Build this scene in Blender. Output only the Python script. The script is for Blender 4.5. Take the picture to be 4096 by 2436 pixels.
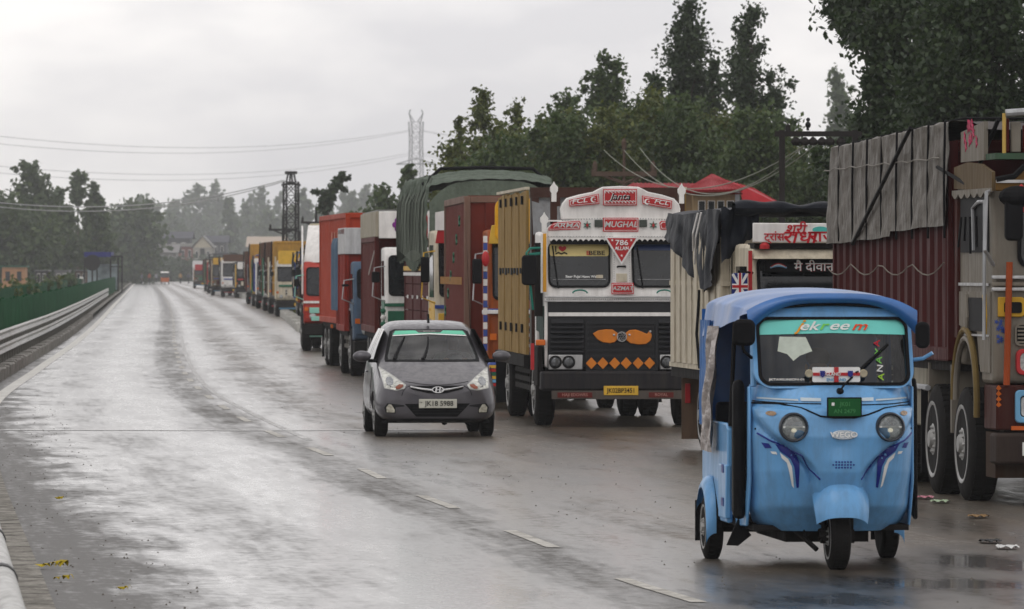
import bpy, bmesh, math, random
import numpy as np
from mathutils import Vector, Matrix
from mathutils.bvhtree import BVHTree
random.seed(7); np.random.seed(7)
for o in list(bpy.data.objects): bpy.data.objects.remove(o)
sc = bpy.context.scene
COL = sc.collection
R = math.radians

# ------------------------------------------------------------------ camera, sky, sun, exposure
CH, HY, F = 2.13, 270.0, 6000.0          # eye height, horizon row, focal length in pixels of a 1024 px wide picture
cd = bpy.data.cameras.new('camera'); cam = bpy.data.objects.new('camera', cd); COL.objects.link(cam)
cam.location = (0, 0, CH); cam.rotation_euler = (R(90), 0, 0)
cd.sensor_width = 36; cd.lens = 36*F/1024; cd.shift_y = -(304.5-HY)/1024
cd.clip_start = 0.5; cd.clip_end = 9000
cd.dof.use_dof = True; cd.dof.focus_distance = 58; cd.dof.aperture_fstop = 11
sc.camera = cam
w = bpy.data.worlds.new('World'); sc.world = w; w.use_nodes = True
nt = w.node_tree; nt.nodes.clear()
def N(nt, typ, **kw):
    n = nt.nodes.new(typ)
    for k, v in kw.items():
        if k.startswith('i_'): n.inputs[int(k[2:]) if k[2:].isdigit() else k[2:].replace('_', ' ')].default_value = v
        else: setattr(n, k, v)
    return n
sky = N(nt, 'ShaderNodeTexSky', sky_type='NISHITA', sun_disc=False, sun_elevation=R(58), sun_rotation=R(20))
tc = N(nt, 'ShaderNodeTexCoord')
mp = N(nt, 'ShaderNodeMapping'); mp.inputs['Scale'].default_value = (1, 1, 2.6); mp.inputs['Location'].default_value = (0.31, 0.2, 0.27)
nz = N(nt, 'ShaderNodeTexNoise', i_Scale=11.0, i_Detail=5.0, i_Roughness=.5)
rp = N(nt, 'ShaderNodeValToRGB')
rp.color_ramp.elements[0].position = .40; rp.color_ramp.elements[0].color = (7.6, 7.45, 7.7, 1)
rp.color_ramp.elements[1].position = .60; rp.color_ramp.elements[1].color = (10.8, 10.45, 10.25, 1)
mx = N(nt, 'ShaderNodeMix', data_type='RGBA'); mx.inputs[0].default_value = .96
bg = N(nt, 'ShaderNodeBackground', i_Strength=.1); wo = N(nt, 'ShaderNodeOutputWorld')
L = nt.links.new
L(tc.outputs['Generated'], mp.inputs[0]); L(mp.outputs[0], nz.inputs['Vector']); L(nz.outputs['Fac'], rp.inputs[0])
sx = N(nt, 'ShaderNodeSeparateXYZ'); L(tc.outputs['Generated'], sx.inputs[0])
up = N(nt, 'ShaderNodeMapRange', i_1=0, i_2=1, i_3=1.02, i_4=.85); L(sx.outputs[2], up.inputs[0])   # sky dimmed towards the zenith, added to lower the light from overhead
um = N(nt, 'ShaderNodeVectorMath', operation='SCALE'); L(rp.outputs[0], um.inputs[0]); L(up.outputs[0], um.inputs['Scale'])
L(sky.outputs[0], mx.inputs[6]); L(um.outputs[0], mx.inputs[7]); L(mx.outputs[2], bg.inputs[0]); L(bg.outputs[0], wo.inputs[0])
sd = bpy.data.lights.new('sun', 'SUN'); sun = bpy.data.objects.new('sun', sd); COL.objects.link(sun)
sd.energy = .4; sd.angle = R(35); sd.color = (1, .97, .93); sun.rotation_euler = (R(32), 0, R(-20))
sc.view_settings.view_transform = 'Standard'; sc.view_settings.look = 'None'; sc.view_settings.exposure = .16; sc.view_settings.gamma = 1
sc.view_settings.use_curve_mapping = False
sc.cycles.use_denoising = True; sc.cycles.max_bounces = 7; sc.cycles.transparent_max_bounces = 12
sc.cycles.volume_bounces = 2; sc.cycles.diffuse_bounces = 3; sc.cycles.sample_clamp_indirect = 4

def P(px, py, d):                        # a photograph pixel at a distance, as a point of the place
    return Vector(((px-512)/F*d, d, CH+(HY-py)/F*d))

# ------------------------------------------------------------------ materials
MATS = {}
def mat(name, col, rough=.5, metal=0.0, dirt=0.0, dcol=(.09, .075, .06), var=.12, scale=4.0, bump=0.0, bscale=60.0, streak=True, spec=.3, coat=0.0, alpha=None, trans=0.0):
    if name in MATS: return MATS[name]
    if spec == .3 and rough >= .4 and metal == 0: spec = .07          # matt, grimy surfaces
    m = bpy.data.materials.new(name); m.use_nodes = True; MATS[name] = m
    t = m.node_tree; l = t.links.new; b = t.nodes['Principled BSDF']
    b.inputs['Roughness'].default_value = rough; b.inputs['Metallic'].default_value = metal
    b.inputs['Specular IOR Level'].default_value = spec; b.inputs['Coat Weight'].default_value = coat
    b.inputs['Coat Roughness'].default_value = .08; dcol = tuple(q*.8 for q in dcol); dirt = dirt*.75
    c = N(t, 'ShaderNodeTexCoord')
    n1 = N(t, 'ShaderNodeTexNoise', i_Scale=scale, i_Detail=5.0, i_Roughness=.6); l(c.outputs['Object'], n1.inputs['Vector'])
    r1 = N(t, 'ShaderNodeMapRange', i_1=.3, i_2=.7, i_3=1-var, i_4=1+var); l(n1.outputs['Fac'], r1.inputs[0])
    h = N(t, 'ShaderNodeMix', data_type='RGBA', blend_type='MULTIPLY'); h.inputs[0].default_value = 1
    h.inputs[6].default_value = (*col, 1); l(r1.outputs[0], h.inputs[7])
    out = h.outputs[2]
    if dirt > 0:
        mpp = N(t, 'ShaderNodeMapping'); mpp.inputs['Scale'].default_value = (7, 7, .9) if streak else (2, 2, 2)
        l(c.outputs['Object'], mpp.inputs[0])
        n2 = N(t, 'ShaderNodeTexNoise', i_Scale=1.6, i_Detail=7.0, i_Roughness=.68); l(mpp.outputs[0], n2.inputs['Vector'])
        r2 = N(t, 'ShaderNodeMapRange', i_1=.42, i_2=.72, i_3=dirt*.25, i_4=min(1, dirt*1.6)); l(n2.outputs['Fac'], r2.inputs[0])
        d = N(t, 'ShaderNodeMix', data_type='RGBA'); l(r2.outputs[0], d.inputs[0]); l(out, d.inputs[6]); d.inputs[7].default_value = (*dcol, 1)
        out = d.outputs[2]
        r3 = N(t, 'ShaderNodeMapRange', i_1=.4, i_2=.75, i_3=rough, i_4=min(1, rough+.35)); l(n2.outputs['Fac'], r3.inputs[0]); l(r3.outputs[0], b.inputs['Roughness'])
    l(out, b.inputs['Base Color'])
    if bump > 0:
        n3 = N(t, 'ShaderNodeTexNoise', i_Scale=bscale, i_Detail=4.0); l(c.outputs['Object'], n3.inputs['Vector'])
        bp = N(t, 'ShaderNodeBump', i_Strength=bump, i_Distance=.02); l(n3.outputs['Fac'], bp.inputs['Height']); l(bp.outputs[0], b.inputs['Normal'])
    return m
def emis(name, col, s):
    if name in MATS: return MATS[name]
    m = mat(name, col, .2); b = m.node_tree.nodes['Principled BSDF']
    b.inputs['Emission Color'].default_value = (*col, 1); b.inputs['Emission Strength'].default_value = s
    return m
def glass(name, tint=(.45, .5, .48), base=.15, rough=.04):
    if name in MATS: return MATS[name]
    m = bpy.data.materials.new(name); m.use_nodes = True; MATS[name] = m
    t = m.node_tree; t.nodes.clear(); l = t.links.new
    tr = N(t, 'ShaderNodeBsdfTransparent'); tr.inputs[0].default_value = (*tint, 1)
    gl = N(t, 'ShaderNodeBsdfGlossy', i_Roughness=rough)
    fr = N(t, 'ShaderNodeFresnel', i_IOR=1.5)
    c = N(t, 'ShaderNodeTexCoord'); n = N(t, 'ShaderNodeTexNoise', i_Scale=3.0, i_Detail=5.0); l(c.outputs['Object'], n.inputs['Vector'])
    mr = N(t, 'ShaderNodeMapRange', i_1=.35, i_2=.7, i_3=0, i_4=base); l(n.outputs['Fac'], mr.inputs[0])
    ad = N(t, 'ShaderNodeMath', operation='ADD'); l(fr.outputs[0], ad.inputs[0]); l(mr.outputs[0], ad.inputs[1])
    s = N(t, 'ShaderNodeMixShader'); l(ad.outputs[0], s.inputs[0]); l(tr.outputs[0], s.inputs[1]); l(gl.outputs[0], s.inputs[2])
    o = N(t, 'ShaderNodeOutputMaterial'); l(s.outputs[0], o.inputs[0])
    return m
def leafmat(name, c1, c2):
    if name in MATS: return MATS[name]
    m = bpy.data.materials.new(name); m.use_nodes = True; MATS[name] = m
    t = m.node_tree; l = t.links.new; b = t.nodes['Principled BSDF']; b.inputs['Roughness'].default_value = .5
    g = N(t, 'ShaderNodeNewGeometry'); r = N(t, 'ShaderNodeMix', data_type='RGBA')
    r.inputs[6].default_value = (*c1, 1); r.inputs[7].default_value = (*c2, 1)
    l(g.outputs['Random Per Island'], r.inputs[0]); l(r.outputs[2], b.inputs['Base Color'])
    tl = N(t, 'ShaderNodeBsdfTranslucent'); l(r.outputs[2], tl.inputs[0])
    s = N(t, 'ShaderNodeMixShader'); s.inputs[0].default_value = .35
    l(b.outputs[0], s.inputs[1]); l(tl.outputs[0], s.inputs[2])
    l(s.outputs[0], t.nodes['Material Output'].inputs[0])
    return m

# ------------------------------------------------------------------ mesh helpers
class MB:
    def __init__(s): s.v = []; s.f = []
    def add(s, vs, fs):
        k = len(s.v); s.v += [tuple(v) for v in vs]; s.f += [tuple(i+k for i in f) for f in fs]; return s
    def box(s, x0, x1, y0, y1, z0, z1, M=None):
        vs = [Vector((x, y, z)) for x in (x0, x1) for y in (y0, y1) for z in (z0, z1)]
        if M is not None: vs = [M @ v for v in vs]
        return s.add(vs, [(0,1,3,2), (4,6,7,5), (0,4,5,1), (2,3,7,6), (0,2,6,4), (1,5,7,3)])
    def prism(s, pts, a0, a1, ax='y', taper=None):          # pts in the plane across axis ax
        def v3(p, a):
            return (p[0], a, p[1]) if ax == 'y' else ((a, p[0], p[1]) if ax == 'x' else (p[0], p[1], a))
        n = len(pts)
        return s.add([v3(p, a0) for p in pts]+[v3(p, a1) for p in pts],
                     [tuple(range(n)), tuple(range(2*n-1, n-1, -1))]+[(i, i+n, (i+1) % n+n, (i+1) % n) for i in range(n)])
    def tube(s, pts, r, n=8, r2=None, caps=True):
        pts = [Vector(p) for p in pts]; m = len(pts); k = len(s.v); up = Vector((0, 0, 1)); prev = None
        for i, p in enumerate(pts):
            t = (pts[min(i+1, m-1)]-pts[max(i-1, 0)])
            t = t.normalized() if t.length > 1e-9 else Vector((0, 0, 1))
            a = prev if prev is not None else (up if abs(t.z) < .9 else Vector((1, 0, 0)))
            x = (a-t*a.dot(t)).normalized(); y = t.cross(x); prev = x
            rr = r if r2 is None else r+(r2-r)*i/max(1, m-1)
            for j in range(n):
                q = 2*math.pi*j/n; s.v.append(tuple(p+x*math.cos(q)*rr+y*math.sin(q)*rr))
        for i in range(m-1):
            for j in range(n): s.f.append((k+i*n+j, k+i*n+(j+1) % n, k+(i+1)*n+(j+1) % n, k+(i+1)*n+j))
        if caps: s.f.append(tuple(k+j for j in reversed(range(n)))); s.f.append(tuple(k+(m-1)*n+j for j in range(n)))
        return s
    def lathe(s, prof, c=(0, 0, 0), ax='x', n=24):          # prof: (along axis, radius)
        k = len(s.v); m = len(prof); c = Vector(c)
        for a, r in prof:
            for j in range(n):
                q = 2*math.pi*j/n; u, v = math.cos(q)*r, math.sin(q)*r
                s.v.append(tuple(c+Vector((a, u, v) if ax == 'x' else ((u, a, v) if ax == 'y' else (u, v, a)))))
        for i in range(m-1):
            for j in range(n): s.f.append((k+i*n+j, k+i*n+(j+1) % n, k+(i+1)*n+(j+1) % n, k+(i+1)*n+j))
        if prof[0][1] > 1e-4: s.f.append(tuple(k+j for j in reversed(range(n))))
        if prof[-1][1] > 1e-4: s.f.append(tuple(k+(m-1)*n+j for j in range(n)))
        return s
    def grid(s, fn, nu, nv):
        k = len(s.v)
        for i in range(nu+1):
            for j in range(nv+1): s.v.append(tuple(fn(i/nu, j/nv)))
        for i in range(nu):
            for j in range(nv): a = k+i*(nv+1)+j; s.f.append((a, a+1, a+nv+2, a+nv+1))
        return s
    def ell(s, c, rx, ry, rz, n=12, m=8):
        c = Vector(c)
        return s.grid(lambda u, v: c+Vector((rx*math.cos(2*math.pi*u)*math.sin(math.pi*v), ry*math.sin(2*math.pi*u)*math.sin(math.pi*v), rz*math.cos(math.pi*v))), n, m)
def setp(o, **k):
    for a, b in k.items():
        if b is not None: o[a] = b
    return o
def meshof(name, mb, m, smooth=False, fix=True):
    me = bpy.data.meshes.new(name); me.from_pydata(mb.v, [], mb.f)
    if fix:
        bm = bmesh.new(); bm.from_mesh(me); bmesh.ops.remove_doubles(bm, verts=bm.verts, dist=1e-5)
        bmesh.ops.recalc_face_normals(bm, faces=bm.faces); bm.to_mesh(me); bm.free()
    for x in (m if isinstance(m, (list, tuple)) else [m]): me.materials.append(x)
    if smooth:
        me.shade_smooth(); me.set_sharp_from_angle(angle=R(smooth if smooth is not True else 40))
    return me
def obj(name, mb, m, parent=None, smooth=False, bevel=0, fix=True, **props):
    me = mb if isinstance(mb, bpy.types.Mesh) else meshof(name, mb, m, smooth, fix)
    o = bpy.data.objects.new(name, me); COL.objects.link(o)
    if parent is not None: o.parent = parent
    if bevel:
        b = o.modifiers.new('bevel', 'BEVEL'); b.width = bevel; b.segments = 2; b.limit_method = 'ANGLE'; b.angle_limit = R(35)
        if not smooth: me.shade_smooth(); me.set_sharp_from_angle(angle=R(35))
    return setp(o, **props)
def thing(name, label, cat, loc=(0, 0, 0), rz=0, group=None):
    o = bpy.data.objects.new(name, None); COL.objects.link(o); o.location = loc; o.rotation_euler = (0, 0, rz); o.empty_display_size = .3
    return setp(o, label=label, category=cat, group=group)
def copytree(o, parent=None):
    c = o.copy(); COL.objects.link(c)
    if parent is not None: c.parent = parent
    for ch in [q for q in bpy.data.objects if q.parent == o]: copytree(ch, c)
    return c
def text(s, size, loc, m, parent, name='lettering', ex=.004, sx=1.0, rz=0.0, shear=0.0, rot=None, side=None, label=None):
    cu = bpy.data.curves.new(name, 'FONT'); cu.body = s; cu.size = size; cu.extrude = ex; cu.align_x = 'CENTER'; cu.align_y = 'CENTER'
    cu.shear = shear; cu.offset = size*.012; cu.resolution_u = 3; cu.materials.append(m)
    t_ = bpy.data.objects.new('temp', cu); me = bpy.data.meshes.new_from_object(t_); bpy.data.objects.remove(t_); me.name = name
    o = bpy.data.objects.new(name, me); COL.objects.link(o); o.parent = parent; o.location = loc; o.scale = (sx, 1, 1)
    o.rotation_euler = rot if rot else (R(90), rz, 0)
    if side == 'L': o.rotation_euler = (R(90), rz, R(-90))
    return o
def rbox(x0, x1, z0, z1, r, n=5):                           # rounded rectangle outline
    pts = []
    for cx, cz, a in ((x1-r, z0+r, -90), (x1-r, z1-r, 0), (x0+r, z1-r, 90), (x0+r, z0+r, 180)):
        for i in range(n+1): q = R(a+90*i/n); pts.append((cx+r*math.cos(q), cz+r*math.sin(q)))
    return pts
def ring(mb, outer, inner, y0, y1):                          # frame between two outlines with equal counts
    n = len(outer); vs = [(p[0], y0, p[1]) for p in outer]+[(p[0], y0, p[1]) for p in inner]+[(p[0], y1, p[1]) for p in outer]+[(p[0], y1, p[1]) for p in inner]
    fs = []
    for i in range(n):
        j = (i+1) % n; fs += [(i, j, n+j, n+i), (2*n+i, 3*n+i, 3*n+j, 2*n+j), (i, 2*n+i, 2*n+j, j), (n+i, n+j, 3*n+j, 3*n+i)]
    return mb.add(vs, fs)
def interp(pts):
    xs = np.array([p[0] for p in pts]); ys = np.array([p[1] for p in pts])
    d = np.diff(ys)/np.diff(xs); m = np.empty_like(ys); m[1:-1] = (d[1:]+d[:-1])/2; m[0] = d[0]; m[-1] = d[-1]
    def f(x):
        if x <= xs[0]: return float(ys[0]+m[0]*(x-xs[0]))
        if x >= xs[-1]: return float(ys[-1]+m[-1]*(x-xs[-1]))
        i = int(np.searchsorted(xs, x))-1; h = xs[i+1]-xs[i]; t = (x-xs[i])/h
        return float((2*t**3-3*t*t+1)*ys[i]+(t**3-2*t*t+t)*h*m[i]+(-2*t**3+3*t*t)*ys[i+1]+(t**3-t*t)*h*m[i+1])
    return f
def fpx(l): return interp([(CH*F/(y-HY), (x-512)*CH/(y-HY)) for x, y in l])
def bvh(me):
    return BVHTree.FromPolygons([v.co[:] for v in me.vertices], [p.vertices[:] for p in me.polygons])
def conform(poly, tree, off=.006, step=.03, miss=None, frm=-3.0, fit=False):
    bm = bmesh.new(); f = bm.faces.new([bm.verts.new((p[0], 0, p[1])) for p in poly])
    xs = [p[0] for p in poly]; zs = [p[1] for p in poly]
    x = min(xs)+step
    while x < max(xs): bmesh.ops.bisect_plane(bm, geom=bm.verts[:]+bm.edges[:]+bm.faces[:], plane_co=(x, 0, 0), plane_no=(1, 0, 0)); x += step
    z = min(zs)+step
    while z < max(zs): bmesh.ops.bisect_plane(bm, geom=bm.verts[:]+bm.edges[:]+bm.faces[:], plane_co=(0, 0, z), plane_no=(0, 0, 1)); z += step
    last = miss
    for v in bm.verts:
        h = tree.ray_cast(Vector((v.co.x, frm, v.co.z)), Vector((0, 1, 0)))
        if h[0] is None:
            h = tree.find_nearest(Vector((v.co.x, 0.3, v.co.z)))
        v.co.y = h[0].y-off
    if fit:
        A = np.array([[1, v.co.z, v.co.z**2, v.co.x**2, v.co.x**4] for v in bm.verts]); Y = np.array([v.co.y for v in bm.verts]); c_, *_ = np.linalg.lstsq(A, Y, rcond=None)
        for v, y in zip(bm.verts, A @ c_): v.co.y = float(y)
    mb = MB(); bm.verts.index_update(); mb.add([v.co[:] for v in bm.verts], [tuple(v.index for v in f.verts) for f in bm.faces]); bm.free()
    return mb
def evalmesh(o):
    dg = bpy.context.evaluated_depsgraph_get(); me = bpy.data.meshes.new_from_object(o.evaluated_get(dg)); return me
# ------------------------------------------------------------------ shared materials
BLK = mat('black_rubber', (.008, .008, .009), .55, var=.3)
DARK = mat('dark_grime_metal', (.014, .013, .013), .65, dirt=.3, dcol=(.05, .042, .035))
CHR = mat('dull_chrome', (.5, .5, .5), .28, .8, dirt=.25)
DGL = mat('dark_glass', (.012, .014, .016), .06, spec=.5, var=.3)
STEEL = mat('galvanised_steel', (.42, .43, .44), .45, .5, dirt=.3)
TYRE = mat('tyre_rubber', (.012, .0115, .0115), .7, dirt=.2, dcol=(.05, .045, .038))
WHT = mat('white_paint', (.82, .80, .77), .36, dirt=.22, dcol=(.2, .16, .12), scale=3)
CREAM = mat('cream_paint', (.62, .56, .44), .45, dirt=.45, dcol=(.2, .15, .09))
RED = mat('red_paint', (.45, .02, .025), .35, dirt=.12)
MAROON = mat('maroon_paint', (.08, .007, .006), .5, dirt=.3, dcol=(.03, .016, .014))
ORANGE = mat('orange_paint', (.45, .10, .012), .4, dirt=.3)
YEL = mat('yellow_paint', (.7, .42, .04), .35, dirt=.12)
GREEN = mat('green_paint', (.015, .14, .075), .35, dirt=.15)
BLUE = mat('blue_paint', (.03, .07, .3), .35, dirt=.15)
SKYB = mat('sky_blue_paint', (.15, .38, .6), .35, dirt=.15)
LAMP = mat('lamp_glass', (.42, .43, .42), .08, .3, var=.3, scale=30)
AMB = mat('amber_lens', (.6, .14, .02), .15)
PWHITE = mat('print_white', (.78, .78, .76), .5); PRED = mat('print_red', (.5, .02, .03), .45); PBLK = mat('print_black', (.015, .015, .015), .5)

# ------------------------------------------------------------------ the road and its edges
lane = fpx([(693.6, 601), (622, 579), (554, 548), (505, 529), (451, 507), (423, 496.6), (350, 464), (263, 429), (224, 407.5), (190, 380), (176, 350), (173, 320), (166, 300), (152, 283)])
edge = fpx([(58, 609), (0, 463), (0, 406), (42, 371), (82, 341), (118, 303), (136, 283)])
row = fpx([(972, 500), (700, 451), (540, 425), (354, 381), (344, 373), (328, 366), (306, 351), (287, 317), (237, 295), (195, 284)])
def slope(f, d, e=3.0): return (f(d+e)-f(d-e))/(2*e)
DS = [-30, -10, 0] + [4+2*i for i in range(60)] + [124+5*i for i in range(30)] + [280+15*i for i in range(60)]
DS = [d for d in DS if d < 1150]
def strip(name, m, f0, f1, z, nx=1, ds=DS, kind='structure', crown=0.0, parent=None, zf=None):
    mb = MB(); k = len(ds)
    for d in ds:
        a, b = f0(d), f1(d)
        for i in range(nx+1):
            x = a+(b-a)*i/nx; mb.v.append((x, d, z if zf is None else zf(x, d)))
    for j in range(k-1):
        for i in range(nx): q = j*(nx+1)+i; mb.f.append((q, q+1, q+nx+2, q+nx+1))
    o = obj(name, mb, m, parent, fix=False, kind=kind)
    uv = o.data.uv_layers.new(name='UVMap'); idx = 0
    for p in o.data.polygons:
        for li in p.loop_indices:
            v = o.data.vertices[o.data.loops[li].vertex_index].co
            uv.data[li].uv = (v.x-lane(v.y), v.y)
    return o
def roadmat():
    m = bpy.data.materials.new('wet_asphalt'); m.use_nodes = True; t = m.node_tree; l = t.links.new; b = t.nodes['Principled BSDF']
    u = N(t, 'ShaderNodeUVMap'); s = N(t, 'ShaderNodeSeparateXYZ'); l(u.outputs[0], s.inputs[0])
    def noise(sx, sy, sc_, det=5, ro=.6, off=0):
        mp = N(t, 'ShaderNodeMapping'); mp.inputs['Scale'].default_value = (sx, sy, 1); mp.inputs['Location'].default_value = (off, off, 0)
        l(u.outputs[0], mp.inputs[0]); n = N(t, 'ShaderNodeTexNoise', i_Scale=sc_, i_Detail=det, i_Roughness=ro); l(mp.outputs[0], n.inputs['Vector']); return n.outputs['Fac']
    def mr(x, a, b_, c, d):
        r = N(t, 'ShaderNodeMapRange', i_1=a, i_2=b_, i_3=c, i_4=d); l(x, r.inputs[0]); return r.outputs[0]
    def math_(op, a, b_=None):
        q = N(t, 'ShaderNodeMath', operation=op); l(a, q.inputs[0])
        if b_ is not None:
            if hasattr(b_, 'is_linked') or not isinstance(b_, (int, float)): l(b_, q.inputs[1])
            else: q.inputs[1].default_value = b_
        return q.outputs[0]
    patch = noise(1, .12, .8, 6, .62)           # long streaks along the lane
    patch2 = noise(1.3, .35, 1.6, 7, .7, 9)
    fine = noise(1, .5, 9, 5, .7)
    grit = noise(1, 1, 60, 3, .6)
    right = mr(math_('ADD', s.outputs[0], mr(noise(1, .2, 1.2, 4, .6, 13), .3, .7, -.6, .6)), -.4, 1.4, 0, 1)    # the parking side is muddier, less filmed with water
    left = mr(math_('ADD', s.outputs[0], mr(noise(1, .3, 1.5, 4, .6, 3), .3, .7, -.5, .5)), -2.7, -3.5, 0, 1)
    tr = N(t, 'ShaderNodeMath', operation='SINE'); sc1 = math_('MULTIPLY', s.outputs[0], 3.6); l(sc1, tr.inputs[0])
    tracks = mr(tr.outputs[0], -1, 1, 0, 1)
    wet = math_('ADD', math_('ADD', mr(patch, .3, .7, .12, .48), mr(patch2, .3, .7, .1, .40)), math_('MULTIPLY', tracks, .24))
    wet = math_('SUBTRACT', wet, math_('MULTIPLY', right, .22)); dash = math_('POWER', math_('SUBTRACT', math_('ADD', s.outputs[0], 0.1), 0.0), 2); dk = mr(dash, 0, .3, .3, 0); wet = math_('SUBTRACT', wet, dk); wet = math_('MULTIPLY', wet, mr(left, 0, 1, 1, .12))
    wet = math_('ADD', wet, math_('ADD', mr(fine, .3, .7, -.2, .2), mr(noise(1.0, .05, 7, 4, .6, 21), .3, .7, -.12, .12)))
    # standing water in a few hollows: distance from each hollow, broken up by noise
    pdl = None
    for (pu_, pv_, ru, rv) in ((2.2, 40.6, 1.7, 2.6), (3.4, 39.0, 1.8, 1.8), (.9, 38.6, 1.2, 1.6), (2.9, 44, 1.0, 2.2)):
        cmb = N(t, 'ShaderNodeMapping'); cmb.inputs['Location'].default_value = (-pu_/ru, -pv_/rv, 0); cmb.inputs['Scale'].default_value = (1/ru, 1/rv, 1); l(u.outputs[0], cmb.inputs[0])
        ln = N(t, 'ShaderNodeVectorMath', operation='LENGTH'); l(cmb.outputs[0], ln.inputs[0]); v_ = mr(ln.outputs['Value'], .0, 1.5, 1, 0)
        pdl = v_ if pdl is None else math_('MAXIMUM', pdl, v_)
    pdl = mr(math_('ADD', pdl, mr(patch2, .3, .7, -.35, .25)), .1, .85, 0, 1)
    wet = math_('MAXIMUM', wet, math_('MULTIPLY', pdl, .9))
    ro = mr(wet, .05, .6, .55, .3); l(ro, b.inputs['Roughness'])
    sp = mr(wet, .1, .9, .25, .75); l(sp, b.inputs['Specular IOR Level'])
    c1 = N(t, 'ShaderNodeMix', data_type='RGBA'); l(mr(grit, .35, .65, 0, 1), c1.inputs[0]); c1.inputs[6].default_value = (.034, .030, .024, 1); c1.inputs[7].default_value = (.095, .087, .074, 1)
    mud = math_('MULTIPLY', mr(noise(1, .3, 1.1, 8, .75, 4), .40, .66, .25, 1), mr(s.outputs[0], -.2, 1.6, 0.05, .95))
    c2 = N(t, 'ShaderNodeMix', data_type='RGBA'); l(mud, c2.inputs[0]); l(c1.outputs[2], c2.inputs[6]); c2.inputs[7].default_value = (.12, .092, .064, 1)
    c3 = N(t, 'ShaderNodeMix', data_type='RGBA'); l(math_('MULTIPLY', left, .6), c3.inputs[0]); l(c2.outputs[2], c3.inputs[6]); c3.inputs[7].default_value = (.09, .086, .08, 1)
    c4 = N(t, 'ShaderNodeMix', data_type='RGBA'); l(math_('MULTIPLY', pdl, .75), c4.inputs[0]); l(c3.outputs[2], c4.inputs[6]); c4.inputs[7].default_value = (.02, .02, .019, 1); l(c4.outputs[2], b.inputs['Base Color'])
    b.inputs['Coat IOR'].default_value = 1.4; l(mr(wet, .1, .95, .05, 1.0), b.inputs['Coat Weight']); l(math_('SUBTRACT', mr(wet, .1, .8, .34, .13), math_('MULTIPLY', pdl, .06)), b.inputs['Coat Roughness'])
    bp = N(t, 'ShaderNodeBump', i_Strength=.4, i_Distance=.004); l(grit, bp.inputs['Height']); 
    bp2 = N(t, 'ShaderNodeBump', i_Strength=.35, i_Distance=.006); l(fine, bp2.inputs['Height']); l(bp.outputs[0], bp2.inputs['Normal']); l(bp2.outputs[0], b.inputs['Normal'])
    return m
ROAD = roadmat()
GRD = mat('wet_ground', (.05, .048, .03), .7, dirt=.5, dcol=(.04, .055, .02), scale=.2, streak=False, bump=.6, bscale=3)
g = MB(); g.box(-1500, 1500, -60, 2900, -.5, -.03); obj('ground', g, GRD, kind='structure')
strip('road', ROAD, lambda d: edge(d)-.6, lambda d: row(d)+9, 0.0, nx=10)
strip('opposite_road', mat('far_asphalt', (.07, .068, .065), .35, var=.3), lambda d: edge(d)-13, lambda d: edge(d)-6.2, -.012, nx=2, ds=[d for d in DS if d < 520])
LINE = mat('worn_line_paint', (.62, .60, .54), .3, dirt=.4, dcol=(.1, .095, .09), scale=8, streak=False, bump=.3)
LINE2 = mat('worn_line_faint', (.34, .33, .31), .22, dirt=.8, dcol=(.09, .085, .08), scale=8, streak=False)
near = [d for d in DS if 20 < d]
strip('edge_line', LINE, lambda d: edge(d)-.24, lambda d: edge(d)-.02, .004, ds=[d for d in near if d >= 78])
BAND = mat('speckled_kerb_band', (.33, .31, .27), .6, dirt=.9, dcol=(.05, .045, .04), scale=30, var=.35, streak=False, bump=.6, bscale=40)
strip('kerb_band', BAND, lambda d: edge(d)-.26, lambda d: edge(d)-.02, .02, ds=[d for d in DS if 20 < d <= 78])
strip('median_soil', mat('median_soil', (.06, .05, .04), .8, dirt=.5, streak=False, bump=.6, bscale=8), lambda d: edge(d)-5, lambda d: edge(d)-.26, .006, ds=[d for d in DS if 10 < d <= 90])
d0 = 38.4; DASH = mat('worn_dash_paint', (.52, .49, .42), .34, dirt=.95, dcol=(.14, .13, .115), scale=14, streak=False)
while d0 < 700:
    a, b = d0, d0+3.0
    strip('lane_dash', DASH, lambda d: lane(d)-.055, lambda d: lane(d)+.055, .005, ds=[a, a+1, a+2, b]); d0 += 7.6
old = fpx([(330, 450), (254, 414.5), (213, 392), (187, 357), (181, 335)])
strip('old_edge_line', LINE2, lambda d: old(d)-.045, lambda d: old(d)+.045, .003, ds=[75+4*i for i in range(30)])
j = MB(); j.grid(lambda u, v: (edge(80)-.2+(lane(80)-edge(80)+3.3)*u, 79.5+.28*v+.1*math.sin(u*9), .006), 24, 1); obj('surface_joint', j, mat('joint_mortar', (.6, .59, .57), .2, dirt=.4, streak=False, scale=9), kind='structure')

# left kerb, verge and median
KERB = mat('kerb_concrete', (.3, .285, .26), .6, dirt=.65, dcol=(.06, .055, .045), bump=.5, bscale=30, streak=False)
kerbroot = bpy.data.objects.new('kerb', None); COL.objects.link(kerbroot); kerbroot['kind'] = 'structure'
def kerbstone(parent, fx, a, b, w, h, m):
    mb = MB(); vs = []
    for d in (a+.012, b-.012):
        x = fx(d); s_ = .02
        for q, z in ((0, -.05), (0, h-.03), (-.03, h), (-w+.03, h), (-w, h-.03), (-w, -.05)): vs.append((x+q, d, z))
    mb.add(vs, [(0, 1, 2, 3, 4, 5), (11, 10, 9, 8, 7, 6)]+[(i, i+6, (i+1) % 6+6, (i+1) % 6) for i in range(6)])
    return obj('kerbstone', mb, m, parent)
d = 88.0
while d < 260: kerbstone(kerbroot, lambda q: edge(q)-.5+.015*math.sin(q*7), d, d+1.2, .25, .24+.015*math.sin(d*3.1), KERB); d += 1.2
strip('kerb_run', KERB, lambda d: edge(d)-.5, lambda d: edge(d)-.75, .22, ds=[d for d in DS if d > 255])
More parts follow.
